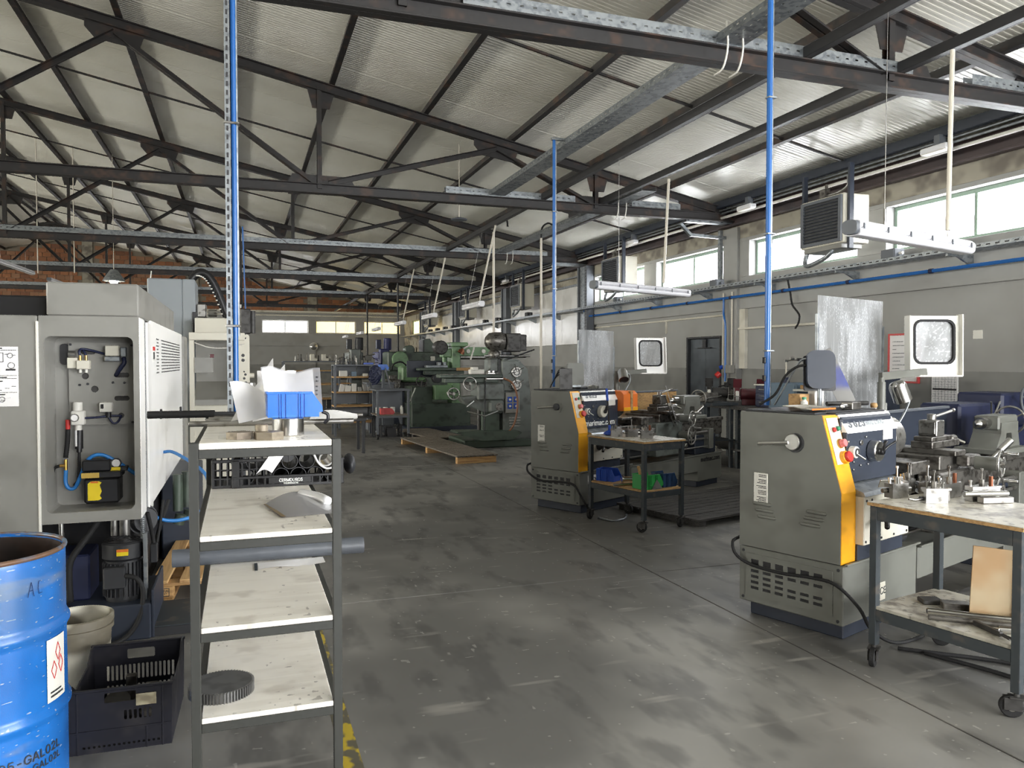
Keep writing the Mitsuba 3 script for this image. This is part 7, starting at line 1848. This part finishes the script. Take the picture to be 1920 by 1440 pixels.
# pendant lamp, glowing
t = Thing('pendant_lamp', 'glowing pendant lamp hanging above the large grey machine', 'lamp', M4(-2.76, 20.0, 3.42))
t.add('shade', P(lathe_open([(0.02, 0.28), (0.08, 0.26), (0.22, 0.05), (0.24, 0.0), (0.225, 0.0), (0.07, 0.24)], 24), 'galvanised', True))
d = P(mv(trimesh.creation.icosphere(2, 0.10), (0, 0, 0.02)), 'opal')
d['emitter'] = {'type': 'area', 'radiance': rgb([60, 52, 38])}
t.add('bulb', d)
t.add('cord', P(cyl((0, 0, 0.28), (0, 0, 3.0 - 0.42 + 0.36), 0.008, 6), 'white_tube'))
for k, (x, y, z0, z1) in enumerate(((-4.4, 20.5, 3.6, 6.68), (-3.6, 20.2, 3.6, 6.52))):
    one('hanging_cord', f'thin pale cord hanging under the ridge, {ORD[k]} from the left', 'cord', cyl((x, y, z0), (x, y, z1), 0.012, 6), 'white_tube', group='hanging cords under the ridge')
for k, (x, y, z, zt_) in enumerate(((5.05, 11.0, 5.0, None), (3.2, 11.6, 3.75, 4.9))):
    t = Thing('ceiling_speaker', 'small round fitting hanging under the roof left of the long cable tray' if k == 0 else 'small round fitting hanging below the second truss', 'fitting', M4(x, y, z))
    t.add('disc', P(lathe([(0.0, 0.03), (0.05, 0.03), (0.12, 0.01), (0.13, 0.0), (0.12, -0.01), (0.0, -0.012)][::-1], 20), 'bench_grey', 30))
    t.add('cord', P(cyl((0, 0, 0.03), (0, 0, (zt_ or 4.72) - z if zt_ else 0.35), 0.008, 6), 'white_tube'))

# drop poles
t = Thing('drop_pole', 'tall perforated channel with a blue pipe, standing up behind the rack', 'pole')
t.add('channel', P(cat(box(-0.075, 4.70, 1.12, -0.072, 4.741, 4.0, 0.0005), box(-0.075, 4.70, 1.12, -0.045, 4.703, 4.0, 0.0005), box(-0.075, 4.738, 1.12, -0.045, 4.741, 4.0, 0.0005)), 'galvanised'))
t.add('slot', P(cat([box(-0.066, 4.6985, z, -0.055, 4.7, z + 0.028, 0) for z in np.arange(1.16, 3.95, 0.05)]), 'ink'))
t.add('blue_pipe', P(cyl((-0.028, 4.72, 1.2), (-0.028, 4.72, 4.0), 0.015, 14), 'blue_pipe', 30))
t.add('bright_pipe', P(cyl((-0.012, 4.735, 1.7), (-0.012, 4.735, 4.0), 0.009, 12), 'galvanised', 30))
for z in (1.75, 2.9):
    t.add('clamp', P(box(-0.08, 4.695, z, 0.003, 4.75, z + 0.014, 0.002), 'steel'))
t.add('top_bracket', P(box(-0.08, 4.69, 4.0, 0.01, 5.4, 4.03, 0.002), 'galvanised'))
for lab, x, y, z0, z1, r in (('blue and silver air pipe dropping to the nearest lathe', 3.33, 4.33, 1.262, 4.15, 0.018), ('blue and silver air pipe dropping to the lathe with the orange guard', 3.46, 8.40, 1.262, 4.16, 0.017)):
    t = Thing('air_pipe', lab, 'pipe')
    t.add('pipe', P(cyl((x, y, z0), (x, y, z1), r, 14), 'blue_pipe', 30))
    t.add('conduit', P(cyl((x + r * 1.5, y + 0.01, z0 + (0.35 if y > 6 else 0)), (x + r * 1.5, y + 0.01, z1), r * 0.55, 12), 'galvanised', 30))
    for z in (1.62, 2.4, 3.3):
        t.add('pipe_clip', P(box(x - r * 1.15, y - r * 1.2, z, x + r * 2.3, y + r * 1.2, z + 0.012, 0.002), 'galvanised'))
    t.add('valve', P(cat(box(x - r * 1.8, y - 0.012, z0 + 0.16, x - r, y + 0.012, z0 + 0.2, 0.003), box(x - r * 1.8, y - 0.012, z0 + 0.28, x - r, y + 0.012, z0 + 0.32, 0.003)), 'black_plastic'))
    t.add('bracket', P(box(x - 0.03, y - 0.02, z1 - 0.03, 3.70, y + 0.02, z1, 0.003), 'galvanised'))
for k, (x, y, z0, m, lab) in enumerate(((5.62, 14.3, 0.0, 'white_tube', 'pale conduit dropping from the overhead tray right of the milling machine'), (4.52, 13.95, 2.0, 'white_tube', 'pale conduit dropping onto the domed motor of the milling machine'), (4.48, 23.2, 1.4, 'black_steel', 'thin dark conduit dropping from the fourth truss'), (4.45, 29.0, 1.4, 'black_steel', 'thin dark conduit dropping from the fifth truss'))):
    t = Thing('conduit_drop', lab, 'conduit')
    t.add('tube', P(cyl((x, y, z0), (x, y, 4.0), 0.024 if k < 2 else 0.03, 12), m, 30))
    t.add('bend', P(tube([(x, y, 3.98), (x + 0.02, y, 4.2), (x + 0.15, y, 4.3), (x + 0.26, y, 4.24), (x + 0.28, y, 4.12)], 0.018, 8, 5), 'black_rubber', True))
t = Thing('cable_drop', 'pair of thin cables dropping behind the blue pole from the third truss', 'cable')
t.add('cable', P(cyl((0.02, 9.42, 1.9), (0.0, 9.42, 3.1), 0.012, 8), 'black_rubber'))
t.add('cable', P(cyl((0.06, 9.42, 1.9), (0.03, 9.42, 3.1), 0.008, 8), 'blue_pipe'))
t.add('riser', P(cyl((0.0, 9.42, 3.1), (0.06, 16.9, 4.15), 0.012, 8), 'black_rubber'))
t.add('plug', P(box(-0.03, 9.40, 2.17, 0.01, 9.44, 2.21, 0.003), 'label_white'))

# unit heaters on the window wall
def heater(lab, y, near):
    t = Thing('unit_heater', lab, 'heater', M4(7.35, y, 3.02), 'unit heaters along the window wall')
    c = t.add('casing', P(box(0.0, -0.40, 0.08, 0.42, 0.40, 0.72, 0.01), 'cream'))
    t.add('grille_frame', P(prism(sbox(-0.38, 0.10, 0.38, 0.70).difference(sbox(-0.33, 0.14, 0.33, 0.66)), 0.03, 'x', -0.03), 'bench_grey'), c)
    for k in range(12):
        t.add('louvre', P(mv(box(-0.02, -0.33, 0, 0.0, 0.33, 0.006, 0.001), (-0.012, 0, 0.155 + 0.042 * k), 0, 0, 0.6), 'bench_dark'), c)
    t.add('grille_back', P(box(-0.004, -0.33, 0.14, -0.001, 0.33, 0.66, 0), 'black_steel'), c)
    t.add('tray_below', P(box(0.02, -0.34, 0.02, 0.36, 0.36, 0.08, 0.004), 'machine_grey'))
    for yy in (-0.43, 0.43):
        t.add('hanger', P(box(0.05, yy - 0.02, 0.0 if yy < 0 else 0.6, 0.12, yy + 0.02, 1.10, 0.003), 'dark_blue_steel'))
    t.add('gas_pipe', P(tube([(0.2, -0.25, 0.98), (0.2, -0.25, 0.86), (0.2, -0.1, 0.80), (0.18, 0.15, 0.78), (0.18, 0.15, 0.72)], 0.018, 8, 4), 'steel', True))
    t.add('gas_valve', P(cat(box(0.13, 0.1, 0.76, 0.23, 0.2, 0.88, 0.005), cyl((0.18, 0.12, 0.88), (0.18, 0.12, 0.94), 0.02, 10)), 'worn_steel'))
    t.add('drain_hose', P(tube([(0.1, 0.36, 0.1), (0.08, 0.40, -0.05), (0.06, 0.36, -0.14), (0.05, 0.2, -0.13), (0.05, 0.0, -0.08), (0.06, -0.1, -0.02), (0.08, -0.12, 0.04)], 0.03, 10, 6), 'galvanised', True))
    return t


h0 = heater('unit heater hanging by the window above the nearest lathe', 8.45, True)
for y, lab in ((14.72, 'unit heater hanging by the window above the second lathe'), (20.7, 'unit heater by the cladding above the grey green milling machine'), (26.3, 'unit heater by the cladding above the light green milling machine'), (32.0, 'unit heater far back in front of the cladding')):
    h0.copy(M4(7.35, y, 3.02), lab)

# pipes, conduits and trays along the window wall
t = Thing('wall_air_pipe', 'blue compressed air pipe running along the window wall', 'pipe')
t.add('pipe', P(cyl((7.88, -5.8, 2.65), (7.88, 17.1, 2.65), 0.022, 12), 'blue_pipe', 30))
t.add('drop', P(tube([(7.87, 11.42, 2.65), (7.87, 11.42, 2.4), (7.86, 11.38, 2.3), (7.87, 11.36, 2.1), (7.87, 11.36, 1.22)], 0.018, 10, 3), 'blue_pipe', True))
t.add('drop', P(tube([(7.88, 17.05, 2.65), (7.86, 17.05, 2.75), (7.8, 17.05, 2.78)], 0.02, 10, 3), 'blue_pipe', True))
for y in np.arange(-5, 17, 1.35):
    t.add('pipe_clip', P(cyl((7.88, y, 2.65), (7.88, y + 0.05, 2.65), 0.03, 12), 'navy', 30))
for lab, x, z, r, m in (('white pipe running high along the window wall, lowest of three', 7.72, 3.99, 0.022, 'white_paint'), ('grey pipe running high along the window wall, in the middle', 7.70, 4.06, 0.016, 'galvanised'), ('thin grey pipe running high along the window wall, topmost', 7.69, 4.11, 0.014, 'galvanised')):
    one('service_pipe', lab, 'pipe', cyl((x, YB + 0.1, z), (x, YF - 0.2, z), r, 10), m, 30)
t = Thing('wall_conduit_tray', 'galvanised conduit shelf with brackets running along the window wall', 'conduit tray')
t.add('tray', P(cat(box(7.62, -5.8, 2.80, 7.86, 39.0, 2.805, 0), box(7.62, -5.8, 2.805, 7.625, 39.0, 2.85, 0), box(7.855, -5.8, 2.805, 7.86, 39.0, 2.86, 0)), 'galvanised'))
t.add('slot', P(cat([box(7.6185, y, 2.818, 7.62, y + 0.05, 2.832, 0) for y in np.arange(3.0, 17.5, 0.11)]), 'ink'))
for k, y in enumerate(np.arange(3.2, 39.0, 1.75)):
    t.add('bracket', P(prism([(7.60, 2.79), (8.0, 2.79), (8.0, 2.66), (7.97, 2.66), (7.75, 2.76), (7.60, 2.76)], 0.03, 'y', y), 'galvanised'))
for k, (dx, z) in enumerate(((0.03, 2.82), (0.07, 2.825), (0.12, 2.82))):
    t.add('cable', P(cyl((7.63 + dx, -5.8, z), (7.63 + dx, 39.0, z), 0.014, 8), 'black_rubber' if k != 1 else 'galvanised', 30))
boxes = [(6.7, 0.2), (7.5, 0.22), (11.3, 0.2), (15.0, 0.16), (20.5, 0.2), (23.3, 0.2), (24.6, 0.18), (27.2, 0.2), (28.8, 0.2), (30.0, 0.2), (31.3, 0.2), (32.6, 0.2)]
for k, (y, w) in enumerate(boxes):
    t2 = Thing('junction_box', f'grey junction box on the conduit shelf of the window wall, {ORD[k]} from the camera', 'junction box', None, 'junction boxes on the conduit shelf')
    b = t2.add('box', P(box(7.64, y, 2.845, 7.80, y + w, 2.96, 0.006), 'bench_grey' if k < 4 else 'black_steel'))
    t2.add('gland', P(cyl((7.72, y - 0.05, 2.90), (7.72, y, 2.90), 0.02, 10), 'label_white' if k % 2 else 'bench_grey', 30), b)
    t2.add('lid', P(box(7.632, y + 0.01, 2.855, 7.64, y + w - 0.01, 2.95, 0.002), 'bench_grey' if k < 4 else 'black_steel'), b)
for k, y in enumerate((6.66, 10.2, 14.0, 18.0, 22.0)):
    t2 = Thing('emergency_light', f'small white emergency light below the eave pipes, {ORD[k]} from the camera', 'emergency light', None, 'emergency lights under the eave')
    b = t2.add('body', P(box(7.50, y, 3.96, 7.62, y + 0.36, 4.03, 0.012), 'lamp_body'))
    t2.add('lens', P(box(7.495, y + 0.02, 3.95, 7.60, y + 0.34, 3.962, 0.004), 'label_white'), b)
    t2.add('mount', P(box(7.56, y + 0.14, 4.03, 7.66, y + 0.22, 4.16, 0.003), 'bench_grey'), b)
one('loose_cable', 'loose black cable hanging from the conduit shelf on the window wall', 'cable', tube([(7.86, 9.75, 2.8), (7.9, 9.74, 2.6), (7.9, 9.69, 2.42), (7.9, 9.57, 2.30), (7.9, 9.53, 2.24), (7.9, 9.55, 2.14), (7.9, 9.62, 2.06)], 0.014, 8, 6), 'black_rubber', True)
t = Thing('power_socket', 'grey wall socket box with a red plug socket on the pillar by the door', 'socket')
t.add('box', P(box(7.86, 11.2, 1.36, 7.95, 11.42, 1.5, 0.006), 'machine_grey'))
t.add('red_socket', P(cyl((7.86, 11.50, 1.36), (7.80, 11.52, 1.30), 0.05, 14, b=0.006), 'red', 30))
t.add('blue_socket', P(cyl((7.9, 11.47, 1.47), (7.85, 11.5, 1.45), 0.035, 12), 'blue_mid_bin', 30))
t.add('conduit', P(cyl((7.92, 11.25, 1.5), (7.92, 11.25, 2.75), 0.014, 10), 'white_tube', 30))
t.add('conduit', P(cyl((7.92, 11.5, 1.5), (7.92, 11.5, 2.75), 0.012, 10), 'white_tube', 30))
t.add('plug', P(cat(box(7.86, 11.3, 1.12, 7.93, 11.38, 1.2, 0.006)), 'black_plastic'))
t.add('cable', P(tube([(7.87, 11.36, 1.15), (7.78, 11.4, 1.12), (7.7, 11.4, 1.0), (7.55, 11.25, 0.94), (7.2, 11.0, 0.93), (6.9, 10.8, 0.93)], 0.013, 8, 6), 'black_rubber', True))
# steel columns at the cladding
for k, y in enumerate((17.2, 23.1, 29.1, 35.0)):
    t = Thing('steel_column', f'perforated steel column against the window wall, {ORD[k]} from the camera', 'column', None, 'steel columns at the window wall')
    t.add('web', P(box(7.84, y - 0.16, 0, 7.99, y + 0.16, 3.86, 0.004), 'bench_grey' if k else 'galvanised'))
    t.add('flange', P(box(7.80, y + 0.17, 0, 7.99, y + 0.23, 3.86, 0.004), 'bench_grey'))
    if k == 0:
        t.add('strut', P(box(7.80, y - 0.32, 2.3, 7.99, y - 0.19, 3.86, 0.004), 'bench_grey'))
        t.add('strut_hole', P(cat([box(7.7985, y - 0.30 + 0.05 * q, z, 7.80, y - 0.275 + 0.05 * q, z + 0.03, 0) for z in np.arange(2.4, 3.8, 0.07) for q in (0, 1)]), 'ink'))
t = Thing('strut_channel', 'perforated strut channel on the pillar next to the door', 'channel')
t.add('channel', P(box(7.88, 11.56, 2.9, 7.945, 11.62, 3.84, 0.003), 'galvanised'))
t.add('arm', P(beam((7.05, 11.5, 3.9), (7.25, 11.5, 3.72), 0.06, 0.05), 'galvanised'))
t.add('arm', P(beam((7.25, 11.5, 3.72), (7.95, 11.5, 3.70), 0.06, 0.05), 'galvanised'))
for k, (x, Y) in enumerate(((3.66, 5.3), (5.74, 11.2), (5.9, 17.1))):
    one('tie_strap', ['pale strap looped under the first truss where the long tray crosses', 'pale strap looped under the second truss by the window side tray', 'pale strap looped under the third truss'][k], 'strap', cat(*[tube([(x + dx, Y - 0.1, 4.2), (x + dx, Y - 0.12, 4.0), (x + dx, Y - 0.06, 3.86), (x + dx, Y + 0.06, 3.84)], 0.008, 6, 4) for dx in (-0.07, 0.07)]), 'label_white', True)
